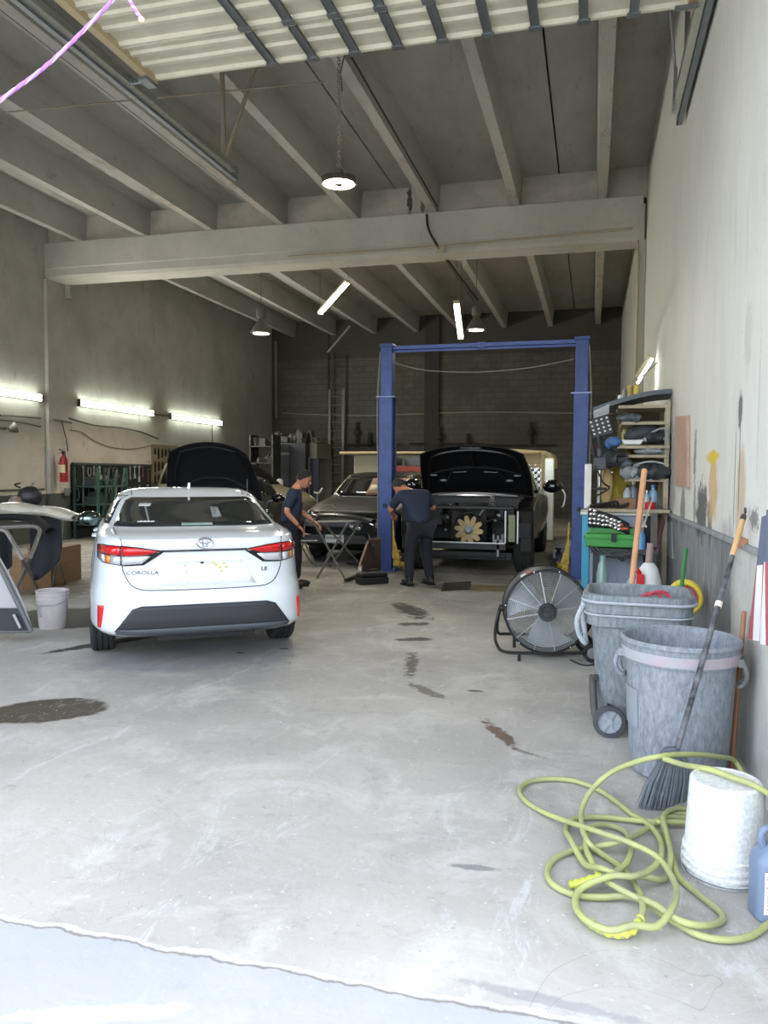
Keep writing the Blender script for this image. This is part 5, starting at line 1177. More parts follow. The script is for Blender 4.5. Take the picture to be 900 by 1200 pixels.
for k in range(230):
    u = random.uniform(-1, 1); v = random.uniform(-1, 1)
    s0 = HD + Vector((u * .06 - .01, v * .018, -.02 + u * .015)); e = Vector((u * .105 - .0 + random.uniform(-.008, .008), v * .04, .006 + random.uniform(0, .01) + .05 * max(0, u)))
    b.tube([s0, s0.lerp(e, .5) + Vector((u * .01, 0, 0)), e], [.0032, .003, .0022], 4)
b.build('bristles', mat('bristles', (112, 120, 128), .8, 0, .3, 20), t)['kind'] = 'stuff'
b = MB(); b.tube([(.735, 4.36, .015), (.79, 4.46, .83)], .0135, 12); b.ball((.79, 4.46, .83), .0135, 10, 8)
tag(b.build('broomstick', mat('brown_wood', (160, 112, 82), .6, 0, .2, 6, dirt=(120, 84, 62)), smooth=50), 'thin brown wooden broomstick leaning on the wall behind the white bucket', 'stick')
# upside-down bucket
BK = mat('bucket_white', (232, 233, 230), .5, 0, .03, 4, dirt=(150, 154, 156), dirt_amt=.5, dirt_scale=70)
t = thing('bucket', 'white five gallon bucket standing upside down beside the blue jug', 'bucket', (.53, 3.26, 0))
b = MB(); b.lathe([(.140, 0), (.156, 0), (.158, .012), (.143, .014), (.143, .028), (.160, .03), (.160, .04), (.142, .042), (.142, .056), (.158, .058), (.158, .068), (.141, .07), (.141, .085), (.154, .088), (.154, .096), (.147, .099), (.133, .362), (.128, .370), (.118, .372), (.116, .366), (0, .366), (0, .358), (.128, .355), (.142, .01)], 56)
b.build('bucket_body', BK, t, smooth=22)
b = MB(); b.tube(bez([(-.155, 0, .08), (-.158, -.04, .03), (-.12, -.115, .014), (0, -.168, .012), (.12, -.115, .014), (.158, -.04, .03), (.155, 0, .08)], 6), .003, 6); b.build('wire_handle', STEEL, t, smooth=True)
# spotted white rear bucket near the sedan
b0 = fl(62, 735)
t = thing('bucket', 'white open bucket on the floor left of the white sedan, handle down', 'bucket', (b0.x, b0.y, 0))
b = MB(); b.lathe([(0, 0), (.122, 0), (.128, .008), (.146, .285), (.152, .287), (.152, .296), (.147, .298), (.148, .325), (.157, .327), (.158, .338), (.151, .34), (.153, .362), (.160, .366), (.158, .374), (.148, .37), (.141, .28), (.122, .02), (0, .015)], 48)
b.build('bucket_body', mat('bucket_pinkish', (206, 200, 200), .55, 0, .05, 3, dirt=(170, 160, 158), dirt_amt=.5, dirt_scale=6), t, smooth=35)
M = Matrix.Rotation(RAD(-125), 4, 'Z'); b = MB(M)
b.sheet(lambda u, v: Vector(((.134 + .012 * v + .002) * cos(-.5 + u), (.134 + .012 * v + .002) * sin(-.5 + u), .12 + .11 * v)), 12, 5, .002); b.build('worn_label', mat('faded_label', (150, 150, 154), .7, 0, .25, 25, dirt=(196, 194, 196), dirt_amt=.8, dirt_scale=22), t, smooth=True)
b = MB(); b.tube(bez([(-.158, 0, .30), (-.165, -.05, .27), (-.12, -.13, .25), (0, -.175, .245), (.12, -.13, .25), (.165, -.05, .27), (.158, 0, .30)], 6), .003, 6); b.build('wire_handle', STEEL, t, smooth=True)
# blue-grey jug
JUG = mat('jug_blue', (112, 128, 152), .45, 0, .05)
t = thing('jug', 'blue-grey plastic jug with a white paper label at the right edge', 'jug', (.665, 2.97, 0), RAD(14))
Q = lambda w, d, z, r=.04: (rrect(w, d, r, 5), z)
loft([Q(.17, .115, 0), Q(.18, .125, .008), Q(.18, .125, .20), Q(.17, .12, .225), Q(.12, .09, .255), Q(.06, .06, .275, .028), Q(.05, .05, .285, .024), Q(.05, .05, .295, .024)]).build('jug_body', JUG, t, smooth=35)
b = MB(); b.tube(bez([(-.05, 0, .24), (-.066, 0, .285), (-.055, 0, .315), (-.02, 0, .318), (.02, 0, .305), (.03, 0, .28)], 6), .014, 10); b.build('handle', JUG, t, smooth=True)
b = MB(); b.lathe([(.03, .29), (.03, .315), (.026, .32), (0, .32)], 24, (.045, 0, -.02)); b.build('cap', mat('jug_cap', (60, 80, 120), .5), t, smooth=40)
b = MB(); b.span((-.078, -.0655, .04), (.078, -.0635, .19)); lb = b.build('label', mat('paper_label', (226, 224, 218), .6, 0, .03), t, bevel=.001)
b = MB()
for k, (w, z) in enumerate(((.12, .172), (.11, .163), (.06, .12), (.12, .105), (.11, .097), (.125, .089), (.10, .081), (.12, .073), (.05, .058))):
    b.span((-.07, -.0665, z), (-.07 + w, -.0657, z + (.006 if k < 2 else .002)))
b.build('label_print', mat('label_ink', (120, 112, 108), .6), lb)
b = MB(); b.span((-.07, -.0667, .135), (-.02, -.0657, .139)); b.build('label_stripe', RED, lb)
# hose
HOSE = mat('yellow_green_hose', (174, 180, 112), .55, 0, .15, 5, dirt=(140, 140, 112), dirt_amt=.75, dirt_scale=4)
HA_ = [(0.79,3.10,.03),(0.713,3.012,0.017),(0.616,2.875,0.016),(0.540,2.782,0.016),(0.459,2.740,0.016),(0.374,2.746,0.016),(0.290,2.811,0.02),(0.208,2.865,0.040),(0.131,2.907,0.050),(0.062,2.980,0.050),(0.024,3.104,0.050),(0.001,3.249,0.040),(0.021,3.403,0.045),(0.094,3.504,0.020),(0.164,3.456,0.020),(0.185,3.306,0.030),(0.157,3.133,0.040),(0.094,3.028,0.040),(0.016,2.955,0.030),(-0.026,2.889,0.020),(-0.025,2.796,0.018),(0.023,2.711,0.016),(0.087,2.672,0.016),(0.151,2.688,0.020),(0.194,2.766,0.045),(0.200,2.873,0.045),(0.180,3.007,0.030),(0.133,3.145,0.020),(0.062,3.233,0.020),(0.014,3.247,0.050),(-0.015,3.376,0.060)]
for (x, y, z) in ((683, 945, .08), (694, 925, .13), (715, 906, .2), (742, 894, .28), (775, 886, .335), (810, 884, .31), (842, 887, .24), (862, 893, .13)):
    p = fl(x, y, z); HA_.append((p.x, p.y, z))
HA_.append((.775, 3.95, .05))
HBT = [(.79,3.02,.02),(.76,3.06,.16),(0.70,3.15,0.33),(0.620,3.18,0.385),(0.561,3.229,0.387),(0.487,3.298,0.387),(0.45,3.33,0.38),tuple(fl(800,896,.35)),tuple(fl(778,889,.345))]
HB_ = [(.56,3.74,.016),(.42,3.72,.016),(0.338,3.66,0.020),(0.333,3.441,0.018),(0.345,3.274,0.018),(0.35,3.135,0.016),(0.415,3.007,0.016),(0.47,2.906,0.016),(0.455,2.841,0.018),(0.387,2.765,0.040),(0.312,2.760,0.050),(0.234,2.825,0.060),(0.152,2.908,0.030),(0.062,2.895,0.018),(-0.039,2.891,0.016),(-0.115,2.944,0.016),(-0.142,3.035,0.016),(-0.118,3.146,0.016),(-0.053,3.223,0.020),(0.048,3.268,0.030),(0.150,3.284,0.060),(0.234,3.454,0.030),(0.326,3.613,0.03),(0.427,3.68,0.016),(.58,3.68,.016)]
HC_ = [(.52,3.78,.016),(0.40,3.72,0.04),(0.335,3.60,0.045),(0.335,3.394,0.045),(0.330,3.227,0.045),(0.294,3.090,0.020),(0.218,3.030,0.050),(0.139,2.970,0.070),(0.062,2.987,0.080),(-0.001,3.109,0.030),(-0.061,3.274,0.045),(-0.083,3.412,0.018),(-0.053,3.524,0.020),(0.050,3.580,0.018),(0.180,3.589,0.018),(0.30,3.57,0.03),(.42,3.60,.03),(.55,3.62,.016)]
HD_ = [(0.208,3.642,0.016),(0.137,3.784,0.016),(0.052,3.904,0.016),(-0.064,3.982,0.016),(-0.198,3.967,0.016),(-0.287,3.897,0.016),(-0.315,3.791,0.016),(-0.281,3.677,0.016),(-0.195,3.576,0.016),(-0.077,3.437,0.045),(0.048,3.297,0.080),(0.165,3.237,0.080),(0.269,3.178,0.065),(0.314,3.076,0.050),(0.327,2.963,0.045),(0.297,2.798,0.070),(0.239,2.703,0.050),(0.161,2.668,0.060),(0.086,2.636,0.050),(0.010,2.68,0.045),(-.03,2.78,.04),(-.01,2.88,.05),(0.092,2.938,0.080),(0.174,2.961,0.080),(0.242,3.069,0.060),(0.289,3.198,0.050),(0.303,3.372,0.040),(0.27,3.53,0.03),(0.208,3.642,0.018)]
t = thing('garden_hose', 'yellow-green air hose in tangled loops on the floor in front of the bins', 'hose', (.1, 3.1, 0)); o = Vector((.1, 3.1, 0))
# one continuous run: strands joined end to end
for Pn in (HA_, HBT, HB_, HC_, HD_):
    b = MB(); b.tube([p - o for p in bez(Pn, 7)], .0122, 10); b.build('hose_run', HOSE, t, smooth=True)
b = MB(); p = [Vector(q) - o for q in ((.023, 2.711, .02), (.087, 2.672, .02), (.151, 2.688, .024), (.19, 2.75, .04))]
pp = bez(p, 8); b.tube(pp, [.0145 + .003 * sin(i * 1.9) for i in range(len(pp))], 8); b.build('yellow_tape', mat('yellow_tape', (208, 212, 84), .5), t, smooth=True)
b = MB(); p = [Vector(q) - o for q in ((-.05, 2.93, .03), (-.0, 2.92, .055), (.06, 2.94, .075))]
pp = bez(p, 8); b.tube(pp, [.0155 + .003 * sin(i * 1.9) for i in range(len(pp))], 8); b.build('tape_wrap', mat('green_tape', (176, 186, 70), .5), t, smooth=True)
b = MB(); b.tube([Vector((.775, 3.95, .05)) - o, Vector((.79, 4.0, .04)) - o], .02, 10); b.build('coupling', GREASE, t, smooth=40)
# drum fan on its wheeled stand
t = thing('drum_fan', 'black round drum fan with wire cage on a tubular floor stand beside the bins', 'fan', (-.37, 6.78, 0), RAD(10))
CZ_ = .395; M = Matrix.Translation((0, 0, CZ_)) @ Matrix.Rotation(pi / 2, 4, 'X')
FB = mat('fan_black', (38, 40, 43), .5, .1, .15, 8, dirt=(110, 112, 112), dirt_amt=.3, dirt_scale=12)
b = MB(M); b.lathe([(.345, -.14), (.352, -.14), (.352, .14), (.358, .145), (.35, .15), (.343, .142), (.343, -.135)], 60, close=True); b.build('drum', FB, t, smooth=35)
b = MB(M); b.ring((0, 0, .148), .35, .011, n=60); b.ring((0, 0, -.145), .35, .011, n=60); b.build('drum_rim', BLACKP, t, smooth=True)
for s in (1, -1):
    b = MB(M)
    for k in range(17): b.ring((0, 0, s * (.150 + .012 * (1 - k / 17))), .085 + .0155 * k, .0024, n=48, m=4)
    b.build('cage_rings', mat('cage_wire', (176, 178, 180), .4, .6), t, smooth=True)
    b = MB(M)
    for k in range(12):
        a = 2 * pi * k / 12 + .2; b.bar((.07 * cos(a), .07 * sin(a), s * .168), (.348 * cos(a), .348 * sin(a), s * .152), .006 if k % 3 else .010, .003)
    b.build('cage_spokes', mat('cage_spoke', (170, 172, 172), .4, .6), t)
b = MB(M); b.lathe([(0, .172), (.045, .172), (.05, .182), (.07, .182), (.078, .17), (.078, .15), (0, .15)], 30); b.ring((0, 0, .185), .062, .008, n=24); b.build('cage_hub', FB, t, smooth=40)
b = MB(M)
for k in range(3):
    a0 = 2 * pi * k / 3 + 2.5
    def bl(u, v, a0=a0):
        r = .07 + .26 * u; a = a0 + (v - .5) * (1.05 + .15 * u) + u * .25; return Vector((r * cos(a), r * sin(a), .02 + (v - .5) * .11))
    b.sheet(bl, 10, 12, .003)
b.lathe([(0, .09), (.06, .085), (.075, .06), (.075, -.1), (0, -.11)], 24)
b.build('blades', mat('fan_aluminium', (170, 176, 180), .55, .35, .1), t, smooth=60)
b = MB(Matrix.Translation((0, 0, CZ_))); b.sheet(lambda u, v: Vector((.3555 * sin(-.66 + .14 * u), -.10 + .09 * v, .3555 * cos(-.66 + .14 * u))), 6, 2, .002); b.build('white_label', mat('label_whitish', (214, 214, 214), .5), t)
b = MB(Matrix.Translation((0, 0, CZ_)) ); b.sheet(lambda u, v: Vector((.3555 * sin(-.51 + .10 * u), -.10 + .09 * v, .3555 * cos(-.51 + .10 * u))), 6, 2, .002); b.build('red_label', RED, t)
b = MB()
for x, a in ((-.22, 1), (.22, 1)): pass
for s, y in ((-1, -.13),): pass
FR = mat('stand_black', (32, 33, 35), .45, .2)
b.tube(bez([(-.385, 0, .40), (-.40, 0, .34), (-.43, -.08, .20), (-.42, -.20, .12), (-.34, -.26, .07), (.0, -.27, .075), (.30, -.25, .08)], 5), .0135, 8)
b.tube(bez([(-.385, 0, .40), (-.40, .02, .30), (-.40, .12, .20), (-.38, .2, .13), (-.30, .24, .12), (.0, .24, .12), (.30, .22, .12)], 5), .0135, 8)
b.tube(bez([(.385, 0, .40), (.40, 0, .34), (.40, -.1, .20), (.36, -.2, .12), (.30, -.25, .08)], 5), .0135, 8)
b.tube(bez([(.385, 0, .40), (.40, .05, .30), (.38, .15, .18), (.30, .22, .12)], 5), .0135, 8)
b.tube([(-.24, -.265, .07), (-.24, -.265, .0)], .014, 8); b.tube([(-.24, .24, .12), (-.24, .24, .0)], .014, 8)
b.build('stand', FR, t, smooth=True)
for s in (-1, 1):
    b = MB(Matrix.Translation((s * .372, 0, CZ_)) @ Matrix.Rotation(pi / 2, 4, 'Y')); b.lathe([(.03, -.02), (.03, .02), (.012, .02), (.012, .035), (0, .035)], 14); b.lathe([(0, -.02), (.03, -.02)], 14); b.build('tilt_knob', BLACKP, t, smooth=30)
    b = MB(Matrix.Translation((.36, s * .20 - .03, .075)) @ Matrix.Rotation(pi / 2, 4, 'X')); b.lathe([(.0, -.02), (.06, -.022), (.075, -.016), (.075, .016), (.06, .022), (0, .02)], 28); wv = b.build('wheel', RUBBER, t, smooth=30)
    b = MB(Matrix.Translation((.36, s * .20 - .03, .075)) @ Matrix.Rotation(pi / 2, 4, 'X')); b.lathe([(0, .024), (.02, .026), (.045, .022), (.048, .018), (0, .018)], 24); b.build('hub', GREYP, wv, smooth=30)
for a in (.5, 1.3, 1.9, 3.0, 4.0, 5.3):
    b = MB(Matrix.Translation((0, 0, CZ_))); b.ball((.352 * cos(a), -.155, .352 * sin(a)), .008, 8, 6); b.build('cage_screw', CHROME, t)
b = MB(); b.tube(bez([(-.15, 6.6, .01), (-.05, 6.45, .01), (.05, 6.5, .012), (.0, 6.62, .01), (.15, 6.7, .01), (.1, 6.55, .02), (-.02, 6.7, .02)], 8), .006, 6); tag(b.build('power_cord', mat('cord_black', (34, 34, 36), .6), smooth=True), 'black power cord looped on the floor under the drum fan', 'cord')

# wall things near the bins
X = RW - .0
def onwall(name, P, dep, m, label, cat, bev=.004):
    Q = [onx(x, y, RW) for x, y in P]; b = MB(); b.prism([(q.y, q.z) for q in Q], -dep, (RW - .001 - 0, 0, 0), (0, 1, 0), (0, 0, 1)); return tag(b.build(name, m, bevel=bev), label, cat)
PLK = mat('dusty_plank', (178, 152, 132), .8, 0, .15, 5, .2, dirt=(150, 112, 96), dirt_amt=.4)
onwall('plank', [(795, 488), (809, 487), (809, 571), (794, 569)], .03, PLK, 'upright brown plank screwed to the pale right wall', 'plank')
onwall('wood_block', [(869, 628), (877, 632), (877, 643), (869, 639)], .03, mat('orange_wood', (172, 118, 86), .7), 'small orange-brown wooden block on the wall rail behind the broom handle', 'block')
t = thing('hanging_flag', 'red and white striped flag hanging on the wall at the right edge', 'flag', (RW - .03, 4.33, 1.24))
o = Vector((RW - .03, 4.33, 1.24))
def fl_(u, v, a=0, c=1):
    z = 1.36 - .62 * v; y = 4.02 + .21 * v - .40 * (a + (c - a) * u) * (.35 + .65 * v) ; return Vector((RW - .028 - .018 * sin(9 * (a + (c - a) * u) + 1.5 * v), y, z + .05 * (a + (c - a) * u))) - o
FW_ = mat('flag_white', (216, 216, 216), .8); FRD = mat('flag_red', (164, 84, 90), .8, 0, .1); FBL = mat('flag_blue', (96, 102, 118), .8)
b = MB()
for k in range(7):
    b.k = k % 2; b.sheet(lambda u, v, k=k: fl_(u, .38 + .62 * v, k / 7, (k + 1) / 7), 4, 10, .003)
b.build('striped_cloth', [FRD, FW_], t, smooth=True)
b = MB(); b.sheet(lambda u, v: fl_(u, .38 * v), 16, 8, .003); b.build('blue_canton', FBL, t, smooth=True)

# ------------------------------------------------------------------ workbench and shelves against the right wall
PLY = mat('dusty_plywood', (178, 166, 142), .75, 0, .12, 4, dirt=(120, 110, 96), dirt_amt=.5)
t = thing('storage_rack', 'rough plywood rack of four cluttered shelves on the right wall behind the bench', 'shelf rack', (.5, 9.3, 0))
T0 = Matrix.Translation((-.5, -9.3, 0))
for z, xl, y0 in ((2.30, .26, 9.0), (2.12, .30, 9.0), (1.86, .28, 8.95), (1.76, .30, 9.0), (1.50, .34, 9.0), (1.17, -.05, 8.75)):
    b = MB(T0); b.span((xl, y0, z - .03), (RW - .02, 9.75, z)); b.span((xl, y0 - .01, z - .035), (RW - .02, y0 + .02, z)); b.build('shelf', PLY, t, bevel=.004)
for x, y in ((RW - .07, 9.0), (.34, 9.65), (RW - .07, 9.72)):
    b = MB(T0); b.span((x, y, 0), (x + .05, y + .04, 2.34)); b.build('upright', PLY, t, bevel=.003)
b = MB(T0); b.span((.28, 9.76, 1.2), (RW - .02, 9.78, 2.3)); b.build('back_board', mat('brown_board', (120, 106, 86), .8), t)
# bench cabinet with blue edge
t = thing('bench_cabinet', 'grey cabinet with a bright blue front edge under the cluttered shelves', 'cabinet', (.25, 9.1, 0))
T0 = Matrix.Translation((-.25, -9.1, 0))
b = MB(T0); b.span((-.02, 8.86, .25), (.55, 9.4, 1.10)); b.build('body', mat('grey_blue_cabinet', (150, 160, 178), .5, 0, .06), t, bevel=.008)
b = MB(T0); b.span((-.10, 8.84, .0), (-.02, 8.90, 1.10)); b.build('blue_edge', mat('cyan_edge', (60, 158, 190), .45), t, bevel=.004)
b = MB(T0); b.span((-.12, 8.8, 1.10), (.60, 9.4, 1.13)); b.build('top', mat('white_top', (220, 220, 214), .5, 0, .06), t, bevel=.004)
b = MB(T0); b.span((.55, 8.9, 0), (.62, 9.4, 1.1)); b.span((-.02, 8.9, .0), (.55, 9.35, .25)); b.build('plinth', mat('dark_plinth', (34, 38, 44), .7), t)
def put(name, m, label, cat, build, group=None, smooth=40, bev=0, **kw):
    b = MB(); build(b); return tag(b.build(name, m, smooth=smooth, bevel=bev, **kw), label, cat, group)
B9 = lambda x, y, Y=8.82: ony(x, y, Y)
put('upright_board', mat('white_panel', (228, 228, 222), .5), 'narrow upright white panel between the right lift post and the shelves', 'panel', lambda b: b.span((B9(683.5, 600).x, 9.5, 1.14), (B9(690, 600).x + .02, 9.53, 1.66)), smooth=False, bev=.002)
put('metal_box', RED, 'red metal box low behind the rectangular bin near the drum fan', 'box', lambda b: (b.span((B9(686, 690, 8.4).x, 8.4, .0), (B9(696, 690, 8.4).x + .25, 8.75, .26)), b.span((B9(686, 690, 8.4).x + .05, 8.45, .26), (B9(686, 690, 8.4).x + .2, 8.7, .3))), smooth=False, bev=.01)
# yellow cover on a machine, drill press
t = thing('drill_press', 'dark bench drill press standing on the bench beside the yellow cover', 'drill press', (B9(702, 590, 9.0).x, 9.0, 1.17))
b = MB(); b.tube([(0, .05, 0), (0, .05, .62)], .025, 10); b.build('column', STEEL, t, smooth=True)
b = MB(); b.span((-.1, -.1, 0), (.1, .12, .03)); b.span((-.08, -.1, .2), (.08, .06, .225)); b.build('table', GREASE, t, bevel=.005)
b = MB(); b.span((-.07, -.16, .42), (.07, .1, .56)); b.lathe([(.05, 0), (.05, .12), (.03, .14), (0, .14)], 16, (0, -.08, .56)); b.build('motor_head', mat('machine_grey', (64, 66, 70), .5, .3, .3, 12), t, bevel=.01)
b = MB(); b.tube([(0, -.1, .42), (0, -.1, .33)], .018, 10); b.tube([(0, -.1, .33), (0, -.1, .24)], .006, 8); b.build('spindle', CHROME, t, smooth=True)
b = MB()
for k in range(3): b.tube([(.07, -.05, .48), (.13, -.05 + .1 * cos(k * 2.1), .48 + .1 * sin(k * 2.1))], .008, 6); b.ball((.13, -.05 + .1 * cos(k * 2.1), .48 + .1 * sin(k * 2.1)), .016, 8, 6)
b.build('feed_handle', CHROME, t, smooth=True)
b = MB(); b.tube([(-.06, -.05, .60), (-.06, -.05, .70)], .03, 12); b.build('red_switch', RED, t, smooth=40)
b = MB(); b.tube(bez([(-.07, -.1, .50), (-.02, -.22, .40), (.04, -.2, .28), (.1, -.16, .22), (-.06, -.14, .12)], 6), .01, 6); b.build('cable', DARKWIRE, t, smooth=True)
put('yellow_cover', mat('yellow_green_sheet', (166, 146, 52), .7, 0, .2, 5, .4, dirt=(120, 100, 40)), 'wrinkled yellow-green sheet hanging behind the drill press', 'sheet', lambda b: b.sheet(lambda u, v: Vector((B9(706, 590, 9.3).x + .30 * u, 9.28 + .03 * sin(7 * u + 5 * v), 1.18 + .62 * v)), 14, 16, .01))
put('pale_sack', mat('tan_sack', (196, 170, 120), .8), 'pale tan sack leaning against the yellow-green sheet', 'sack', lambda b: b.ball((B9(711, 570, 9.15).x, 9.15, 1.42), (.07, .05, .24), 14, 10))
put('cardboard_box', CARD, 'small brown cardboard box on the bench left of the blue bottle', 'box', lambda b: b.span((B9(721, 590, 8.95).x, 8.95, 1.17), (B9(745, 590, 8.95).x, 9.1, 1.28)), smooth=False, bev=.003)
put('black_hose_pile', mat('black_rubber_pile', (30, 30, 32), .7), 'tangle of black hoses on the bench top in front of the drill press', 'hoses', lambda b: [b.tube(bez([(-.02 + .05 * k, 8.82 + .02 * k, 1.19), (.10 + .05 * k, 8.85, 1.22 + .01 * k), (.2 + .03 * k, 8.88, 1.19), (.33 + .02 * k, 8.9, 1.20 + .01 * k)], 6), .014, 6) for k in range(4)])
def bottle(x, y, Y, z, r, h, m, label, capm=WHITEP, grp=None):
    q = ony(x, y, Y); t = thing('bottle', label, 'bottle', (q.x, Y, z), 0, grp)
    b = MB(); b.lathe([(0, 0), (r, 0), (r, h * .62), (r * .75, h * .74), (r * .38, h * .8), (r * .38, h * .88)], 20); b.build('bottle_body', m, t, smooth=40)
    b = MB(); b.lathe([(r * .44, h * .87), (r * .44, h), (0, h)], 14); b.build('cap', capm, t, smooth=40)
    return t
bottle(765, 590, 9.05, 1.17, .05, .26, mat('pale_blue_plastic', (130, 170, 200), .3), 'pale blue bottle with a blue cap on the bench shelf', mat('blue_cap', (50, 110, 180), .4))
bottle(757.5, 590, 8.95, 1.17, .035, .2, mat('clear_grey', (170, 176, 180), .3), 'small clear bottle right of the wooden handle', CHROME)
bottle(735, 585, 9.15, 1.17, .045, .26, mat('clear_grey', (170, 176, 180)), 'grey spray bottle behind the cardboard box', mat('dark_cap', (40, 40, 44)))
bottle(742, 585, 9.2, 1.17, .05, .3, mat('smoke_plastic', (120, 124, 132), .3), 'taller smoky bottle behind the cardboard box', WHITEP)
put('red_tin', RED, 'bright red tin on the bench shelf below the blue bottle', 'tin', lambda b: b.lathe([(0, 0), (.055, 0), (.055, .07), (.05, .075), (0, .075)], 20, (ony(762, 592, 8.9).x, 8.9, 1.17)))
# car parts on the shelves
GP = mat('grey_car_part', (84, 92, 98), .55, 0, .2, 6); GP2 = mat('dark_car_part', (52, 56, 60), .6, 0, .25, 7); GP3 = mat('pale_car_part', (150, 156, 158), .55, 0, .2, 7)
def wing(b, x0, x1, y, z, h, d=.3, amp=.06, th=.03, ph=0): b.sheet(lambda u, v: Vector((x0 + (x1 - x0) * u, y + d * v, z + h * sin(pi * (u * .9 + .05)) * (1 - .3 * v) + amp * sin(4 * u + ph) * v)), 16, 8, th)
put('bumper_cover', GP, 'grey bumper cover bowed across the very top shelf', 'car part', lambda b: b.sheet(lambda u, v: Vector((.02 + .82 * u - .03, 9.0 + .35 * v, 2.26 + .02 + .17 * sin(1.6 * u) - .04 * v + .02 * u)), 20, 8, .05))
put('bumper_end', mat('pale_primer', (196, 200, 204), .5), 'pale flap hanging off the left end of the top shelf', 'car part', lambda b: b.sheet(lambda u, v: Vector((.0 + .16 * u, 8.98 + .1 * v, 2.24 + .07 * u - .13 * v)), 6, 6, .015))
for (x, y, m, lab, r, h) in ((727.5, 470, WHITEP, 'small white jar at the left end of the top shelf', .03, .09), (732.5, 468, mat('smoke_plastic', (120, 124, 132)), 'narrow smoky bottle on the top shelf', .025, .16), (739, 468, mat('amber_tin', (170, 150, 90), .5), 'amber tin on the top shelf, left of its twin', .035, .2), (747, 468, mat('yellow_tin', (204, 186, 96), .5), 'yellow tin on the top shelf under the wall lamp', .035, .2)):
    put('jar', m, lab, 'jar', lambda b: b.lathe([(0, 0), (r, 0), (r, h * .85), (r * .9, h * .87), (r * .9, h), (0, h)], 18, (ony(x, y, 9.2).x, 9.42, 2.36)), 'jars on the top shelf')
put('car_part', GP2, 'dark mirror housing on the upper shelf', 'car part', lambda b: b.ball((.52, 9.12, 2.0), (.2, .12, .10), 18, 12, rotm(y=RAD(-12))))
put('car_part', GP3, 'pale curved trim piece at the right of the upper shelf', 'car part', lambda b: (wing(b, .50, .80, 9.0, 1.90, .09, .3, .03), b.tube(bez([(.55, 8.98, 1.90), (.62, 8.97, 2.0), (.75, 8.97, 2.04), (.78, 8.98, 1.92)], 6), .012, 6)))
put('car_part', GP, 'grey ribbed duct lying along the upper shelf', 'car part', lambda b: [b.tube([(.48 + .02 * k, 9.04 + .05 * k, 1.91 + .02 * k), (.80, 9.04 + .05 * k, 1.93 + .015 * k)], .03, 8) for k in range(3)])
put('white_tray', WHITEP, 'small white plastic tray on the upper shelf', 'tray', lambda b: b.prism([(0, .05), (.03, 0), (.20, 0), (.23, .05)], .12, (.30, 9.08, 1.87), (1, 0, 0), (0, 0, 1)), smooth=False, bev=.004)
put('yellow_can', mat('yellow_tin', (204, 186, 96)), 'yellow spray can on the upper shelf above the white tray', 'can', lambda b: b.lathe([(0, 0), (.03, 0), (.03, .14), (.02, .15), (.02, .17), (0, .17)], 16, (.34, 9.22, 1.87)))
put('blue_roll', mat('blue_roll', (70, 110, 160), .6), 'blue crumpled roll hanging at the left end of the upper shelf', 'roll', lambda b: (b.ball((.22, 9.0, 1.90), (.09, .07, .06), 14, 10), b.ball((.14, 8.98, 1.86), (.05, .05, .05), 10, 8)))
put('car_part', GP2, 'dark splash shield on the middle shelf', 'car part', lambda b: (wing(b, .30, .80, 9.0, 1.52, .10, .35, .03, .04), b.span((.34, 9.0, 1.50), (.80, 9.3, 1.58))))
put('car_part', GP3, 'pale crumpled liner lying on the splash shield', 'car part', lambda b: wing(b, .44, .80, 9.02, 1.645, .05, .25, .03, .02, 2))
put('car_part', GP, 'grey bracket cluster at the left of the middle shelf', 'car part', lambda b: (b.ball((.34, 9.0, 1.66), (.09, .07, .06), 10, 8), b.tube(bez([(.22, 8.97, 1.62), (.3, 8.95, 1.70), (.4, 8.96, 1.66)], 6), .02, 8)))
random.seed(44)
for (cx, y, z, sx, sz, m, lab) in ((.42, 9.02, 1.565, .13, .07, GP3, 'pale crumpled plastic part at the left of the middle shelf'), (.62, 9.0, 1.57, .16, .075, GP2, 'dark crumpled plastic part at the right of the middle shelf'),
        (.40, 9.06, 2.16, .12, .05, GP, 'grey crumpled part in the narrow gap under the top shelf'), (.66, 9.05, 1.945, .15, .06, GP2, 'dark crumpled part at the right of the upper shelf'),
        (.20, 8.98, 1.72, .14, .09, GP2, 'black crumpled cover hanging off the left of the middle shelf'), (.62, 9.05, 1.80, .15, .04, GP3, 'flat pale part squeezed between the two middle boards')):
    b = MB(); ph = random.uniform(0, 6)
    def cr(u, v, cx=cx, y=y, z=z, sx=sx, sz=sz, ph=ph):
        t_ = pi * v; a = 2 * pi * u; k = 1 + .22 * sin(3 * a + ph) * sin(t_) + .18 * sin(7 * a + 4 * v + ph)
        return Vector((cx + sx * k * sin(t_) * cos(a), y + .12 * k * sin(t_) * sin(a), z + sz * k * cos(t_)))
    b.sheet(cr, 26, 14); tag(b.build('car_part', m, smooth=50), lab, 'car part')
# black panel with white dots
t = thing('dotted_panel', 'tilted black panel with rows of white dots left of the shelves', 'panel', ony(704, 500, 8.9))
R3 = rotm(y=RAD(-17)); b = MB(); b.box((0, 0, 0), (.24, .03, .22), R3); b.build('panel', BLACKP, t, bevel=.01)
b = MB()
for i in range(4):
    for j in range(4): b.ball(R3 @ Vector((-.085 + .057 * i, -.018, -.06 + .045 * j)), (.013, .005, .011), 8, 6)
b.build('white_dots', WHITEP, t)
b = MB(); b.tube(bez([(-.1, 0, -.05), (-.06, 0, -.3), (.06, 0, -.42), (.22, 0, -.40)], 6), .02, 8); b.tube(bez([(-.02, 0, -.1), (.02, 0, -.24), (.12, .02, -.3), (.26, .05, -.3)], 6), .04, 8); b.build('black_bracket', BLACKP, t, smooth=True)
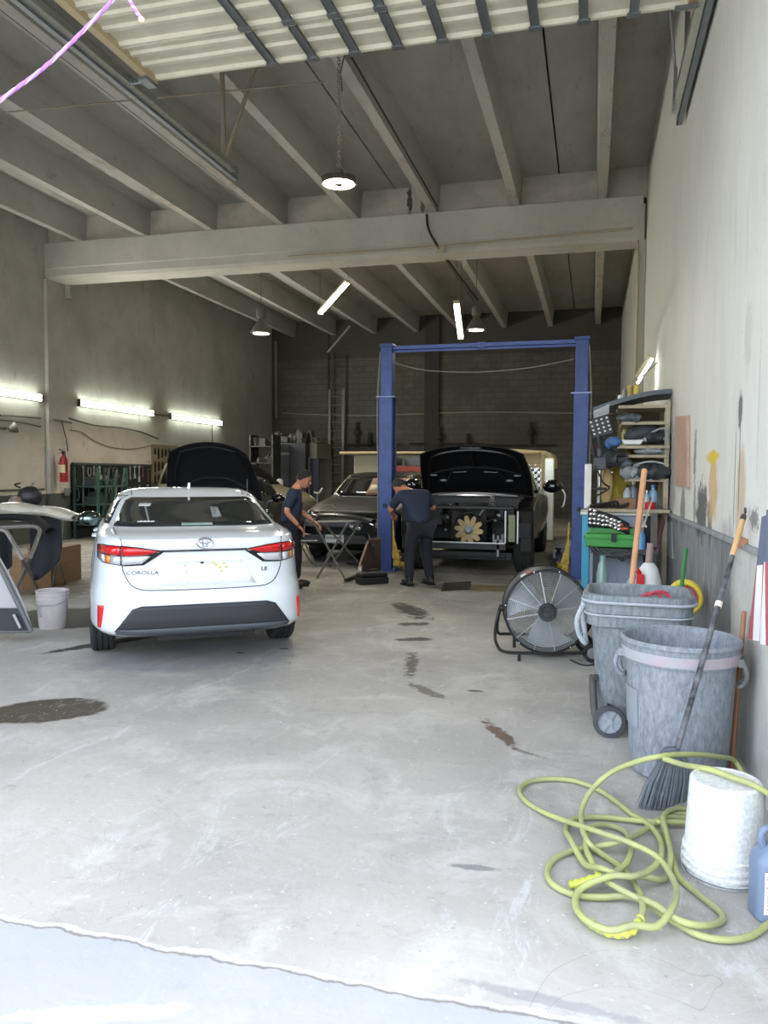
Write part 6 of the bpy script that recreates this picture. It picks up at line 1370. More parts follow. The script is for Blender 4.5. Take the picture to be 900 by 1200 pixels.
# chrome lamp and green tool box on the bench front
t = thing('headlamp_unit', 'loose car headlamp with chrome reflectors and an orange corner on the green box', 'headlamp', ony(712, 612, 8.5))
b = MB(); b.sheet(lambda u, v: Vector((-.20 + .42 * u, -.03 * sin(pi * v), .04 - .12 * u * u + (.19 - .05 * u) * (v - .5))), 16, 8, .14); b.build('housing', BLACKP, t, smooth=True)
b = MB(); random.seed(11)
for k in range(26): 
    u = .05 + .1 * (k % 8) + .03 * random.random(); v = .2 + .25 * (k // 8) + .06 * random.random(); b.ball((-.20 + .42 * u, -.035, .04 - .12 * u * u + (.19 - .05 * u) * (v - .5)), (.027, .012, .018), 10, 6, rotm(y=random.uniform(-.6, .6)))
b.build('reflectors', CHROME, t, smooth=True)
b = MB(); 
for u, v in ((.85, .4), (.92, .5), (.8, .6), (.78, .3)): b.ball((-.20 + .42 * u, -.035, .04 - .12 * u * u + (.19 - .05 * u) * (v - .5)), (.022, .01, .014), 8, 6)
b.build('orange_lens', mat('orange_lens', (214, 92, 52), .3), t, smooth=True)
t = thing('tool_box', 'bright green plastic tool box with black latch in front of the cabinet', 'tool box', (ony(716, 636, 8.5).x, 8.62, .78))
b = MB(); b.span((-.26, -.14, 0), (.30, .14, .14)); b.span((-.28, -.15, .08), (.32, .15, .10)); b.build('box_body', mat('tool_green', (58, 148, 62), .45), t, bevel=.015)
b = MB(); b.prism([(-.26, .14), (.30, .14), (.24, .20), (-.20, .20)], .26, (0, .13, 0), (1, 0, 0), (0, 0, 1)); b.build('lid', mat('tool_green_dark', (50, 128, 54), .45), t, bevel=.01)
b = MB(); b.span((.0, -.165, .06), (.05, -.145, .15)); b.build('latch', BLACKP, t, bevel=.003)
put('work_table', mat('dark_bench', (58, 66, 66), .7, 0, .3, 8), 'dark low bench piled with parts in front of the grey cabinet', 'bench', lambda b: (b.span((-.0, 8.42, .72), (.68, 8.80, .77)), b.span((.02, 8.46, 0), (.07, 8.51, .72)), b.span((.6, 8.46, 0), (.65, 8.51, .72)), b.span((.02, 8.72, 0), (.07, 8.77, .72)), b.span((.6, 8.72, 0), (.65, 8.77, .72)), b.span((.02, 8.45, .3), (.66, 8.78, .33))), smooth=False, bev=.004)
put('tin_can', WHITEP, 'white tin can standing on the green tool box', 'can', lambda b: b.lathe([(0, 0), (.045, 0), (.045, .1), (.04, .1), (.038, .01), (0, .01)], 20, (ony(709, 625, 8.5).x, 8.55, .98)))
put('strap_pile', GP2, 'dark tangled straps and levers hanging before the green tool box', 'straps', lambda b: [b.tube(bez([(-.02 + .06 * k, 8.41, .80 - .02 * k), (.10 + .05 * k, 8.38, .70), (.24 + .02 * k, 8.39, .74 - .02 * k), (.40, 8.39, .69 + .02 * k)], 6), .014 + .003 * (k % 3), 6) for k in range(5)])
t = thing('spray_jug', 'white jug with a red trigger behind the rectangular wheeled bin', 'jug', (ony(760, 675, 6.6).x, 6.6, .0))
b = MB(); b.lathe([(0, .0), (.11, 0), (.11, .62), (.10, .70), (.07, .80), (.04, .84), (0, .85)], 24); b.build('jug_body', WHITEP, t, smooth=40)
b = MB(); b.span((-.10, -.13, .62), (-.04, -.09, .76)); b.tube([(-.07, -.11, .76), (-.1, -.12, .80)], .02, 8); b.build('trigger', RED, t, bevel=.01)
b = MB(); b.tube([(.0, 0, .84), (.01, 0, 1.0)], .028, 12); b.build('nozzle', mat('nozzle_brown', (150, 130, 124), .6), t, smooth=40)
t = thing('cord_reel', 'yellow rimmed cord reel behind the green stick', 'reel', (ony(805, 686, 6.0).x - .01, 6.0, .0))
b = MB(); b.ring((0, 0, .66), .11, .016, (.3, 1, 0), 30, 8); b.ring((.01, .1, .66), .11, .016, (.3, 1, 0), 30, 8); b.build('rim', mat('reel_yellow', (220, 196, 60), .5), t, smooth=True)
b = MB(); b.lathe([(.085, -.05), (.085, .05)], 20, (0, .05, .66), rotm(x=pi / 2)); b.build('cord_winding', mat('red_cord', (190, 60, 66), .6), t, smooth=40)
b = MB(); b.span((-.02, .03, .0), (.02, .07, .6)); b.span((-.10, -.05, 0), (.10, .15, .03)); b.span((-.05, .0, .0), (.09, .1, .34)); b.build('stand', mat('reel_yellow_dark', (190, 164, 60), .6), t, bevel=.004)
put('green_bottle', mat('grey_green_glass', (110, 136, 130), .2, trans=0), 'grey-green bottle standing left behind the rectangular bin rim', 'bottle', lambda b: b.lathe([(0, 0), (.05, 0), (.05, .72), (.035, .80), (.02, .84), (.028, .88), (0, .88)], 18, (ony(706, 665, 6.7).x, 6.7, .0)))
put('blue_bottle', mat('sky_blue_plastic', (110, 150, 186), .35), 'sky blue plastic container behind the wooden handle', 'container', lambda b: b.lathe([(0, 0), (.10, 0), (.11, .3), (.10, .62), (.05, .70), (.04, .75), (0, .75)], 20, (ony(747, 668, 6.9).x, 6.9, 0)))
put('blue_jar', mat('jar_blue', (90, 150, 200), .35), 'small blue jar on the dark low bench', 'jar', lambda b: b.lathe([(0, 0), (.05, 0), (.05, .14), (.03, .18), (0, .18)], 16, (ony(751, 650, 8.4).x, 8.5, .77)))
# things hung on the wall beside the rack
put('blade_tool', mat('saw_dark', (44, 44, 46), .5, .3), 'long dark blade tool leaning on the wall beside the rack', 'tool', lambda b: b.prism([(q.y, q.z) for q in (onx(779, 536, RW), onx(777, 560, RW), onx(770, 596, RW), onx(771, 570, RW))], -.02, (RW - .002, 0, 0), (0, 1, 0), (0, 0, 1)), smooth=False)
t = thing('wall_screwdriver', 'long thin tool with a red handle hanging on the wall beside the rack', 'tool', (RW - .02, 8.9, 1.2))
b = MB(); b.tube([onx(784, 532, RW - .02) - Vector((RW - .02, 8.9, 1.2)), onx(782, 570, RW - .02) - Vector((RW - .02, 8.9, 1.2))], .008, 6); b.ring(onx(784, 538, RW - .02) - Vector((RW - .02, 8.9, 1.2)), .05, .006, (1, 0, 0), 16, 5); b.build('shaft', GREASE, t, smooth=True)
b = MB(); b.tube([onx(782, 570, RW - .025) - Vector((RW - .02, 8.9, 1.2)), onx(781, 592, RW - .025) - Vector((RW - .02, 8.9, 1.2))], .022, 8); b.build('handle', mat('dull_red', (140, 50, 56), .5), t, smooth=True)
put('steel_strap', mat('painted_strap', (140, 146, 148), .5), 'flat pale steel strap hanging on the grey lower wall', 'strap', lambda b: b.prism([(q.y, q.z) for q in (onx(780, 610, RW), onx(788, 612, RW), onx(790, 655, RW), onx(782, 650, RW))], -.015, (RW - .002, 0, 0), (0, 1, 0), (0, 0, 1)), smooth=False)
put('crowbar', mat('maroon_bar', (96, 52, 66), .5), 'maroon bar leaning on the lower wall beside the bench', 'bar', lambda b: b.tube([at(770, 645, 7.6), at(777, 612, 8.2), at(777, 606, 8.3)], [.014, .022, .012], 8))
put('tall_rod', mat('cream_rod', (200, 190, 170), .5), 'thin rod with a red tip standing in front of the shelves', 'rod', lambda b: (b.tube([at(755, 614, 7.9), at(764, 586, 8.3)], .010, 6), b.tube([at(753, 618, 7.9), at(755, 614, 7.9), at(757, 617, 7.8)], .012, 6)))
# tilted tube lamp above the rack
A = onx(762, 421, .74); Bp = at(746, 447, 10.6)
t = thing('tube_lamp', 'glowing tube lamp leaning from the right wall above the top shelf', 'lamp', (A + Bp) / 2)
cc = (A + Bp) / 2; d = (A - Bp).normalized(); x = d.cross(Vector((0, 1, 0))).normalized(); z = x.cross(d); Mx = Matrix((x, d, z)).transposed(); L = (A - Bp).length
b = MB(); b.box(x * .03 - z * .0, (.06, L, .14), Mx); b.build('housing', mat('lamp_body', (196, 188, 160)), t, bevel=.005)
for s in (-1, 1): b = MB(); b.tube([d * (L / 2 - .02) - x * .02 + z * s * .035, -d * (L / 2 - .02) - x * .02 + z * s * .035], .02, 10); b.build('tube', TUBEG, t, smooth=True)
b = MB(); b.tube([A - cc, Vector((RW, A.y, A.z + .05)) - cc], .01, 6); b.tube([Bp - cc, Vector((RW, Bp.y, Bp.z + .25)) - cc], .01, 6); b.build('wall_bracket', WIRE, t)
# ------------------------------------------------------------------ left side and middle distance
TUBM = mat('worn_tube', (122, 118, 112), .5, .4, .2, 12)
# leaning grey panel at the far left edge
p0 = fl(36, 741); p1 = fl(0, 738)
t = thing('leaning_panel', 'grey car window frame panel standing on edge at the far left edge', 'car door panel', (p0.x, p0.y, 0))
o = Vector((p0.x, p0.y, 0)); D0 = 6.9
ap = at(-30, 610, 7.0); bt = at(37, 741, 6.95); bl = at(-60, 741, 6.95)
U = (bl - bt).normalized()
def pan(x, y, D=6.97): return at(x, y, D) - o
b = MB(); b.tube(bez([pan(37, 740), pan(20, 705), pan(0, 664), pan(-25, 618)], 5), .022, 8); b.tube([pan(37, 740), pan(-60, 742)], .012, 8); b.tube(bez([pan(-25, 618), pan(-60, 600)], 3), .022, 8); b.build('edge_frame', mat('grey_frame', (96, 98, 100), .5, .1), t, smooth=True)
f = _F * 1.0
b = MB(); b.sheet(lambda u, v: pan((-60 + (34 + 60) * (1 - 0)) * 1.0 * 0 + (-60) + ((0 if v < 0 else 1) * ((37 - 36 * v * 1.0 - 26 * v * v) + 60)) * u, 738 - 118 * v, 6.99 + .05 * sin(pi * u)), 10, 10, .02); pb = b.build('panel', mat('pale_panel', (172, 172, 174), .5, 0, .06), t, smooth=True)
b = MB(); b.sheet(lambda u, v: pan(-60 + ((36 - 13 * v) + 60) * u, 739 - 26 * v, 6.955), 8, 5, .02); b.build('lower_trim', mat('dark_trim', (42, 46, 52), .5), t, smooth=True)
b = MB(); b.tube([pan(16, 720, 6.93), pan(24, 736, 6.93)], .012, 8); b.build('pale_clip', mat('pale_panel', (172, 172, 174)), t, smooth=True)
# folding trestle with draped black cloth and wrapped bumper
def xleg(name, label, pts, r=.02, grp=None):
    o = Vector((pts[0][0].x, pts[0][0].y, 0)); t = thing(name, label, 'stand', o, 0, grp)
    for a in pts: b = MB(); b.tube([q - o for q in bez(a, 4)] if len(a) > 2 else [q - o for q in a], r, 8); b.build('leg', TUBM, t, smooth=True)
    return t
def g(x, y, D): return at(x, y, D)
F = lambda x, y: fl(x, y, .01)
xleg('folding_trestle', 'grey tubular folding trestle crossed in an X at far left holding the wrapped bumper', [
    [F(18, 693), g(31, 664, 8.05), g(45, 628, 8.3), g(46, 621, 8.35), g(38, 617, 8.4), g(5, 618, 8.5), g(-30, 620, 8.5)],
    [F(45, 692), g(31, 664, 8.0), g(12, 630, 8.0), g(3, 621, 8.0), g(-25, 617, 8.0)]], .022)
xleg('folding_trestle', 'second tubular trestle standing behind the black cloth left of the bucket', [
    [F(62, 687), g(65, 668, 9.1), g(70, 640, 9.3), g(73, 612, 9.4), g(72, 606, 9.4)],
    [F(77, 683), g(70, 661, 9.3), g(60, 625, 9.5), g(55, 612, 9.6), g(44, 606, 9.6), g(20, 604, 9.6)]], .02)
cz = mat('black_cloth', (26, 29, 36), .85, 0, .2, 8, .2)
b = MB(); q = [g(38, 606, 8.9), g(72, 608, 8.9)]
def cloth(u, v):
    top = g(36 + 34 * u, 604 + 2 * u, 8.9); lo = g(33 + 41 * u, 676 - 14 * u + 8 * sin(5 * u) - (10 if u > .9 else 0), 8.75); p = top.lerp(lo, v); return p + _F * .05 * sin(8 * u + 2 * v) * v
b.sheet(cloth, 18, 14, .012); tag(b.build('black_cloth', cz, smooth=True), 'black cloth hanging off the trestle behind the white bucket', 'cloth')
b = MB(); b.sheet(lambda u, v: g(-20 + 32 * u + 6 * v * 0, 622 + (40 + 10 * sin(3 * u)) * v, 8.6) + _F * .05 * sin(8 * u), 12, 10, .012); tag(b.build('black_cloth', cz, smooth=True), 'black cloth hanging at the left picture edge under the bumper', 'cloth')
b = MB()
def bump(u, v):
    p = g(-40 + 132 * u, 603 - 9 * sin(pi * (u * .8 + .1)) + 6 * u, 8.9); a = v * 2 * pi
    return p + Vector((0, .26 * cos(a) * (1 - .5 * u), .0)) + Vector((0, 0, .075 * sin(a) * (1 - .75 * abs(u - .5)) + .012 * sin(17 * u + 3 * v)))
b.sheet(bump, 34, 14); tag(b.build('wrapped_bumper', mat('plastic_wrap', (190, 186, 172), .35, 0, .35, 14, .5, coat=.3), smooth=True), 'pale bumper wrapped in crinkled plastic lying across the trestles at far left', 'bumper')
b = MB()
def bump2(u, v):
    p = g(-40 + 100 * u, 613 - 7 * sin(pi * (u * .8 + .1)) + 12 * max(0, u - .8) * 5, 8.6); a = v * 2 * pi
    return p + Vector((0, .10 * cos(a), .04 * sin(a)))
b.sheet(bump2, 30, 10); tag(b.build('black_bumper', BLACKP, smooth=True), 'black bumper lying in front of the wrapped bumper at far left', 'bumper')
t = thing('round_motor', 'dark round motor with a brownish front sitting above the wrapped bumper', 'motor', g(35, 582, 9.3))
b = MB(); b.ball((0, 0, 0), (.15, .12, .13), 18, 12); b.tube(bez([(-.12, 0, .1), (-.17, -.05, .14), (-.05, -.1, .16)], 5), .01, 6); b.build('motor_body', BLACKP, t, smooth=True)
b = MB(); b.lathe([(0, .0), (.07, .0), (.085, .03), (.085, .10), (.06, .14), (0, .14)], 20, (-.1, -.1, -.14)); b.build('front_cup', mat('brown_cup', (110, 92, 80), .4), t, smooth=40)
b = MB(); b.span((-.06, -.04, -.3), (.06, .04, -.05)); b.span((-.15, -.12, -.31), (.15, .12, -.29)); b.build('foot', BLACKP, t)
# cardboard sheets on the floor by the wall
def card(x0, y0, x1, y1, h, label, D0=None, m=CARD):
    a = fl(x0, y0); c = fl(x1, y1); d = (c - a); L = d.length; d.normalize(); n = d.cross(Vector((0, 0, 1)))
    b = MB(); b.box((a + c) / 2 + Vector((0, 0, h / 2)) - n * .20, (L * .9, .40, h), Matrix((d, -n, Vector((0, 0, 1)))).transposed()); b.box((a + c) / 2 + Vector((0, 0, h * .6)) + n * .003, (L * .88, .004, .03), Matrix((d, -n, Vector((0, 0, 1)))).transposed())
    return tag(b.build('cardboard_box', m, bevel=.006), label, 'box')
card(23, 692, 62, 688, .42, 'low brown cardboard box behind the trestle legs at far left')
card(64, 687, 97, 678, .50, 'taller brown cardboard box just left of the white sedan')
# tool board, green shelf and green lower wall gear
PB = mat('dark_tool_board', (36, 42, 42), .9, 0, .2, 4)
t = thing('tool_board', 'long dark board of hanging tools on the left wall behind the white sedan', 'tool board', (LW + .02, 16.8, 0))
o = Vector((LW + .02, 16.8, 0))
b = MB(Matrix.Translation(-o)); b.span((LW + .005, 15.1, .2), (LW + .04, 18.35, 1.66)); b.build('board', PB, t)
b = MB(Matrix.Translation(-o)); b.bar((LW + .05, 15.1, 1.68), (LW + .05, 18.4, 1.66), .04, .05); b.build('top_rail', mat('rail_green', (60, 72, 68), .6), t)
b = MB(Matrix.Translation(-o)); b.span((LW + .045, 16.1, 1.18), (LW + .055, 16.38, 1.42)); b.build('white_card', mat('pale_card', (150, 150, 146), .7), t, bevel=.01)
TOOLM = [mat('tool_steel', (160, 162, 160), .45, .5, .3, 14), mat('tool_dark', (30, 32, 34), .5), mat('tool_rust', (96, 66, 56), .6), mat('tool_grey', (130, 132, 128), .5, .3)]
random.seed(21)
def hang(x, y, z, L, kind, m, k):
    b = MB(Matrix.Translation((x, y, z)))
    if kind == 0: b.tube([(0, 0, 0), (0, 0, -L)], .018, 6); b.ring((0, 0, -L), .04, .012, (1, 0, 0), 12, 5); b.ring((0, 0, 0), .03, .010, (1, 0, 0), 12, 5)
    elif kind == 1: b.tube([(0, 0, 0), (0, 0, -L * .6)], .015, 6); b.tube([(0, 0, -L * .6), (0, 0, -L)], .03, 6); b.box((0, 0, .02), (.03, .10, .05))
    elif kind == 2: b.tube(bez([(0, -.04, 0), (0, -.06, -L * .5), (0, -.02, -L), (0, .05, -L * .8), (0, .06, -L * .3), (0, .02, 0)], 5), .014, 6)
    elif kind == 3: b.box((0, 0, -L / 2), (.03, .05, L)); b.box((0, .03, -.03), (.03, .12, .04))
    else: b.ring((0, 0, -.14), .13, .03, (1, 0, 0), 18, 6)
    return tag(b.build('hanging_tool', m, smooth=40), None, 'tool')
names = {0: 'wrench', 1: 'hammer-like tool', 2: 'looped cord', 3: 'clamp', 4: 'coiled belt'}
cols = {0: 'grey steel', 1: 'black', 2: 'rusty', 3: 'dull grey'}
n = 0
for row, z in enumerate((1.60, 1.12)):
    for i in range(15):
        y = 15.25 + i * .205 + random.uniform(-.03, .03); k = random.choice((0, 0, 1, 1, 2, 3, 3)) if not (row == 0 and i in (6, 7)) else 4; L = random.uniform(.16, .40)
        if row == 0 and i in (4, 5): L = .12
        c = random.choice((0, 0, 1, 3, 3, 2)) if k != 4 else 1
        o_ = hang(LW + .075, y, z, L, k, TOOLM[c], n)
        ord_ = ['first from its left end', 'second from its left end', 'third from its left end', 'fourth from its left end', 'fifth from its left end', 'sixth from its left end', 'seventh from its left end', 'in its middle', 'seventh from its right end', 'sixth from its right end', 'fifth from its right end', 'fourth from its right end', 'third from its right end', 'second from its right end', 'first from its right end'][i]
        o_['label'] = '%s %s, %s row of tool board, %s' % (cols[c], names[k], 'upper' if row == 0 else 'lower', ord_)
        o_['group'] = 'tools on the left wall board'; n += 1
t = thing('peg_panel', 'pale peg panel of small black tools left of the raised black hood', 'tool panel', (LW + .02, 19.0, 0))
b = MB(Matrix.Translation((-LW - .02, -19.0, 0))); b.span((LW + .005, 18.42, 1.1), (LW + .04, 19.75, 2.22)); b.build('panel', mat('pegboard_tan', (128, 118, 98), .8), t)
b = MB(Matrix.Translation((-LW - .02, -19.0, 0)))
for i in range(7):
    for j, z in enumerate((2.08, 1.72, 1.38)):
        y = 18.52 + i * .18; h = .12 + .12 * ((i * 7 + j * 3) % 4) / 3; b.box((LW + .06, y, z - h / 2), (.03, .06, h)); b.ring((LW + .06, y, z + .02), .03, .01, (1, 0, 0), 10, 4)
b.build('small_tools', TOOLM[1], t)['kind'] = 'stuff'
# green wire shelf
GS = mat('dark_green_rack', (52, 82, 76), .6, 0, .2, 6)
t = thing('green_rack', 'dark green metal rack with slanted struts below the extinguisher', 'rack', (-10.6, 15.3, 0))
T0 = Matrix.Translation((10.6, -15.3, 0))
for y in (15.1, 16.2):
    for x in (LW + .1, -10.6): b = MB(T0); b.bar((x, y, 0), (x, y, 1.6), .05, .05); b.build('post', GS, t)
for z in (.3, .75, 1.15): b = MB(T0); b.span((LW + .08, 15.08, z), (-10.58, 16.22, z + .03)); b.build('shelf', GS, t)
for k in range(3): b = MB(T0); b.bar((-10.58, 15.1 + .3 * k, .1), (-10.58, 15.5 + .3 * k, 1.55), .05, .02); b.build('strut', GS, t)
b = MB(T0)
random.seed(4)
for z in (.33, .78, 1.18):
    for k in range(5): y = 15.2 + .2 * k; h = random.uniform(.1, .28); b.box((-10.85, y, z + h / 2), (.25, .14, h))
sb = b.build('stored_parts', mat('dark_green_parts', (44, 58, 56), .7, 0, .4, 5), t, bevel=.01); sb['kind'] = 'stuff'
# fire extinguisher on the pilaster
e = onx(75, 560, LW + .28); t = thing('fire_extinguisher', 'red fire extinguisher hanging on the left wall pilaster', 'fire extinguisher', (LW + .28, e.y, 1.28))
b = MB(); b.lathe([(0, 0), (.085, 0), (.09, .02), (.09, .46), (.07, .53), (.03, .56), (.03, .6), (0, .6)], 24); b.build('cylinder', mat('extinguisher_red', (150, 26, 34), .35, coat=.3), t, smooth=40)
b = MB(); b.sheet(lambda u, v: Vector((.0915 * cos(-2.2 + 1.6 * u), .0915 * sin(-2.2 + 1.6 * u), .2 + .17 * v)), 10, 4, .002); b.build('label', mat('label_yellowish', (206, 196, 150), .6), t, smooth=True)
b = MB(); b.box((0, 0, .63), (.06, .05, .06)); b.bar((0, 0, .65), (.0, -.14, .70), .03, .012); b.bar((0, 0, .63), (.0, -.13, .62), .03, .012); b.tube(bez([(0, 0, .62), (.08, -.06, .58), (.10, -.05, .4), (.09, -.04, .25)], 5), .014, 8); b.build('valve', BLACKP, t, smooth=40)
b = MB(); b.box((-.07, 0, .4), (.12, .05, .05)); b.build('bracket', STEEL, t)
q = onx(73, 567 + 8, LW + .16); b = MB(); b.box((LW + .165, 14.75, 1.06), (.05, .12, .16)); tag(b.build('outlet_box', GREYP, bevel=.006), 'small grey outlet box below the fire extinguisher', 'outlet')
# wall lamp/fan on far left
q = onx(6, 502, LW + .1); t = thing('wall_spotlight', 'small swivel spotlight on the left wall near the left picture edge', 'lamp', (LW, q.y, q.z))
b = MB(); b.tube([(0, 0, 0), (.12, 0, 0)], .03, 8); b.lathe([(0, -.06), (.06, -.06), (.11, .05), (.115, .08), (.10, .08), (.05, -.02), (0, -.03)], 24, (.22, .05, 0), rotm(x=RAD(-70), z=RAD(-40))); b.build('lamp_head', mat('dull_lamp_head', (96, 92, 84), .5, .3), t, smooth=40)
# middle: grey cabinet with junk, pale partition with dark blue door
CBX = -9.6
def junk(name, label, x0, x1, y0, y1, z, n, hmax, seed, m):
    random.seed(seed); b = MB()
    for k in range(n):
        x = random.uniform(x0, x1); y = random.uniform(y0, y1); s = random.uniform(.06, .2); h = random.uniform(.08, hmax)
        r = random.random()
        if r < .4: b.box((x, y, z + h / 2), (s, s * 1.2, h), rotm(z=random.random() * 3, x=random.uniform(-.3, .3)))
        elif r < .7: b.tube(bez([(x - s, y, z + .03), (x, y + .1, z + h), (x + s * 1.4, y, z + .05)], 5), .03, 6)
        else: b.ball((x, y, z + h * .4), (s, s * .7, h * .45), 10, 7)
    o_ = tag(b.build(name, m, smooth=35), label, 'clutter', kind='stuff'); return o_
Y = 23.0; xa_, xb_ = ony(321, 540, Y).x, ony(358, 540, Y).x; z1 = ony(330, 519, Y).z
t = thing('metal_cabinet', 'big dark grey metal cabinet behind the olive van with junk on top', 'cabinet', ((xa_ + xb_) / 2, Y, 0))
T0 = Matrix.Translation((-(xa_ + xb_) / 2, -Y, 0))
b = MB(T0); b.span((xa_, Y, 0), (xb_, Y + 1.0, z1)); b.build('body', mat('dark_cabinet_grey', (58, 60, 64), .6, .1, .12), t, bevel=.01)
b = MB(T0); b.span((xa_ + .25, Y - .02, z1 - .38), (xa_ + .55, Y, z1 - .30)); b.build('name_plate', mat('plate_grey', (110, 112, 112), .5), t)
b = MB(T0); b.span(((xa_ + xb_) / 2 - .01, Y - .015, .1), ((xa_ + xb_) / 2 + .01, Y, z1 - .05)); b.build('door_split', BLACKP, t)
junk('junk_pile', 'jumble of dark parts heaped on top of the dark grey cabinet', xa_, xb_, Y + .1, Y + .9, z1, 34, .45, 31, mat('junk_dark', (70, 66, 60), .7, 0, .5, 6))
xc = ony(386, 540, Y + .5).x
t = thing('partition_booth', 'pale booth with a dark blue doorway beside the dark grey cabinet', 'booth', ((xb_ + xc) / 2, Y + .3, 0))
T0 = Matrix.Translation((-(xb_ + xc) / 2, -Y - .3, 0))
xd = ony(363, 540, Y + .3).x; zd_ = ony(363, 537, Y + .3).z
b = MB(T0); b.span((xb_ + .02, Y + .3, 0), (xd, Y + 1.8, z1)); b.span((xd, Y + .3, zd_), (xc - .35, Y + 1.8, z1)); b.span((xd, Y + 1.7, 0), (xc - .35, Y + 1.8, z1)); b.build('walls', mat('booth_grey', (130, 128, 116), .8), t)
b = MB(T0); b.span((xd, Y + .34, 0), (xc - .3, Y + .4, zd_)); b.build('blue_door', mat('dark_blue_door', (38, 48, 66), .6), t)
b = MB(T0); b.span((xd - .05, Y + .27, 0), (xd, Y + .33, zd_ + .04)); b.span((xd - .05, Y + .27, zd_), (xc - .35, Y + .33, zd_ + .04)); b.build('door_trim', mat('trim_pale', (140, 138, 128), .7), t)
junk('junk_pile', 'pale parts and boards lying on top of the booth', xb_ + .1, xc - .4, Y + .4, Y + 1.3, z1, 14, .25, 35, mat('junk_mid', (110, 106, 96), .7, 0, .4, 6))
Y = 22.0; xs0, xs1 = ony(292, 510, Y).x, ony(320, 510, Y).x
t = thing('parts_shelf', 'open dark shelf of car parts left of the dark grey cabinet', 'shelf', ((xs0 + xs1) / 2, Y, 0)); T0 = Matrix.Translation((-(xs0 + xs1) / 2, -Y, 0))
for x in (xs0, xs1 - .05):
    b = MB(T0); b.span((x, Y, 0), (x + .05, Y + .6, 2.62)); b.build('side', mat('shelf_dark', (52, 50, 46), .7), t)
for z in (.6, 1.2, 1.75, 2.25): b = MB(T0); b.span((xs0, Y, z), (xs1, Y + .6, z + .03)); b.build('shelf', mat('shelf_dark', (52, 50, 46)), t)
for z, lab in ((1.78, 'jumble of parts on the middle level of the dark open shelf'), (2.28, 'jumble of parts on the top level of the dark open shelf'), (1.23, 'jumble of parts on the lower level of the dark open shelf')): junk('junk_pile', lab, xs0 + .15, xs1 - .15, Y + .1, Y + .5, z, 9, .34, int(z * 100), mat('junk_dark', (70, 66, 60)))
# steering wheel shaped thing beside the booth
b = MB(); b.tube(bez([ony(368, 577, 17), ony(374, 578, 17), ony(378, 572, 17)], 6), .03, 6); b.tube([ony(372, 578, 17), (ony(372, 578, 17).x, 17, 0)], .02, 6); b.span((ony(372, 578, 17).x - .2, 16.8, 0), (ony(372, 578, 17).x + .2, 17.2, .03))
tag(b.build('chrome_hook', mat('dull_pipe', (120, 122, 124), .4, .5), smooth=40), 'curved pale handle rising between the olive van and the old black car', 'handle')
# folding stand with parts, middle
o = fl(390, 675)
t = thing('folding_stand', 'folding X-leg work stand carrying black car parts between the two men', 'work stand', (o.x, o.y, 0)); o = Vector((o.x, o.y, 0))
LGM = mat('pale_leg_tube', (136, 136, 132), .45, .4)
for (x0, y0, D, fx, fy) in ((368, 612, 10.8, 405, 680), (408, 611, 10.8, 372, 677), (377, 611, 11.5, 424, 663), (424, 611, 11.5, 387, 664)):
    b = MB(); b.tube([g(x0, y0, D) - o, fl(fx, fy, .015) - o], .016, 8); b.build('leg', LGM, t, smooth=True)
for q0, q1 in ((g(362, 612, 10.8), g(412, 611, 10.8)), (g(372, 611, 11.5), g(430, 611, 11.5))): b = MB(); b.tube([q0 - o, q1 - o], .014, 8); b.build('top_rail', LGM, t, smooth=True)
o2 = fl(350, 664)
t = thing('folding_stand', 'second folding stand half hidden behind the man beside the white sedan', 'work stand', (o2.x, o2.y, 0)); o2 = Vector((o2.x, o2.y, 0))
for (x0, y0, D, fx, fy) in ((356, 634, 12.2, 371, 664), (357, 634, 12.2, 343, 662), (350, 634, 12.9, 364, 659)):
    b = MB(); b.tube([g(x0, y0, D) - o2, fl(fx, fy, .015) - o2], .015, 8); b.build('leg', LGM, t, smooth=True)
b = MB(); b.tube([g(340, 634, 12.2) - o2, g(372, 634, 12.2) - o2], .014, 8); b.build('top_rail', LGM, t, smooth=True)
put('car_bumper', mat('bumper_black', (20, 22, 24), .3, coat=.3), 'glossy black bumper lying across the folding stand between the men', 'bumper', lambda b: b.sheet(lambda u, v: g(352 + 86 * u, 606.5 - 5 * sin(pi * u) + 5 * u, 11.1) + Vector((0, .16 * cos(2 * pi * v), .035 * sin(2 * pi * v))), 26, 10))
put('car_fender_part', mat('bumper_black', (20, 22, 24)), 'black curved fender piece hanging off the right end of the stand', 'car part', lambda b: b.sheet(lambda u, v: g(424 + 14 * u, 609 + 6 * u + (10 + 34 * u) * v, 11.3) + _F * .06 * sin(3 * v), 8, 10, .03))
put('chrome_trim', CHROME, 'small bright chrome piece on the left of the folding stand', 'trim piece', lambda b: (b.tube(bez([g(360, 606, 10.9), g(366, 603, 10.9), g(372, 605, 10.9)], 5), .014, 6), b.ball(g(366, 601, 10.9), .02, 8, 6)))
put('wire_cage_part', STEEL, 'thin wire bracket standing on the folding stand', 'bracket', lambda b: b.tube(bez([g(375, 604, 11), g(375, 597, 11), g(385, 592, 11), g(392, 594, 11), g(393, 603, 11)], 5), .008, 6))
put('headlamp_parts', mat('chrome_glints', (190, 194, 196), .2, .8), 'chrome headlamp pieces hanging under the stand near the black fender piece', 'lamp part', lambda b: (b.ball(g(412, 617, 11.2), (.035, .02, .03), 10, 8), b.ball(g(421, 619, 11.2), (.03, .02, .035), 10, 8), b.tube(bez([g(410, 613, 11.2), g(416, 622, 11.2), g(424, 615, 11.2)], 5), .012, 6)))
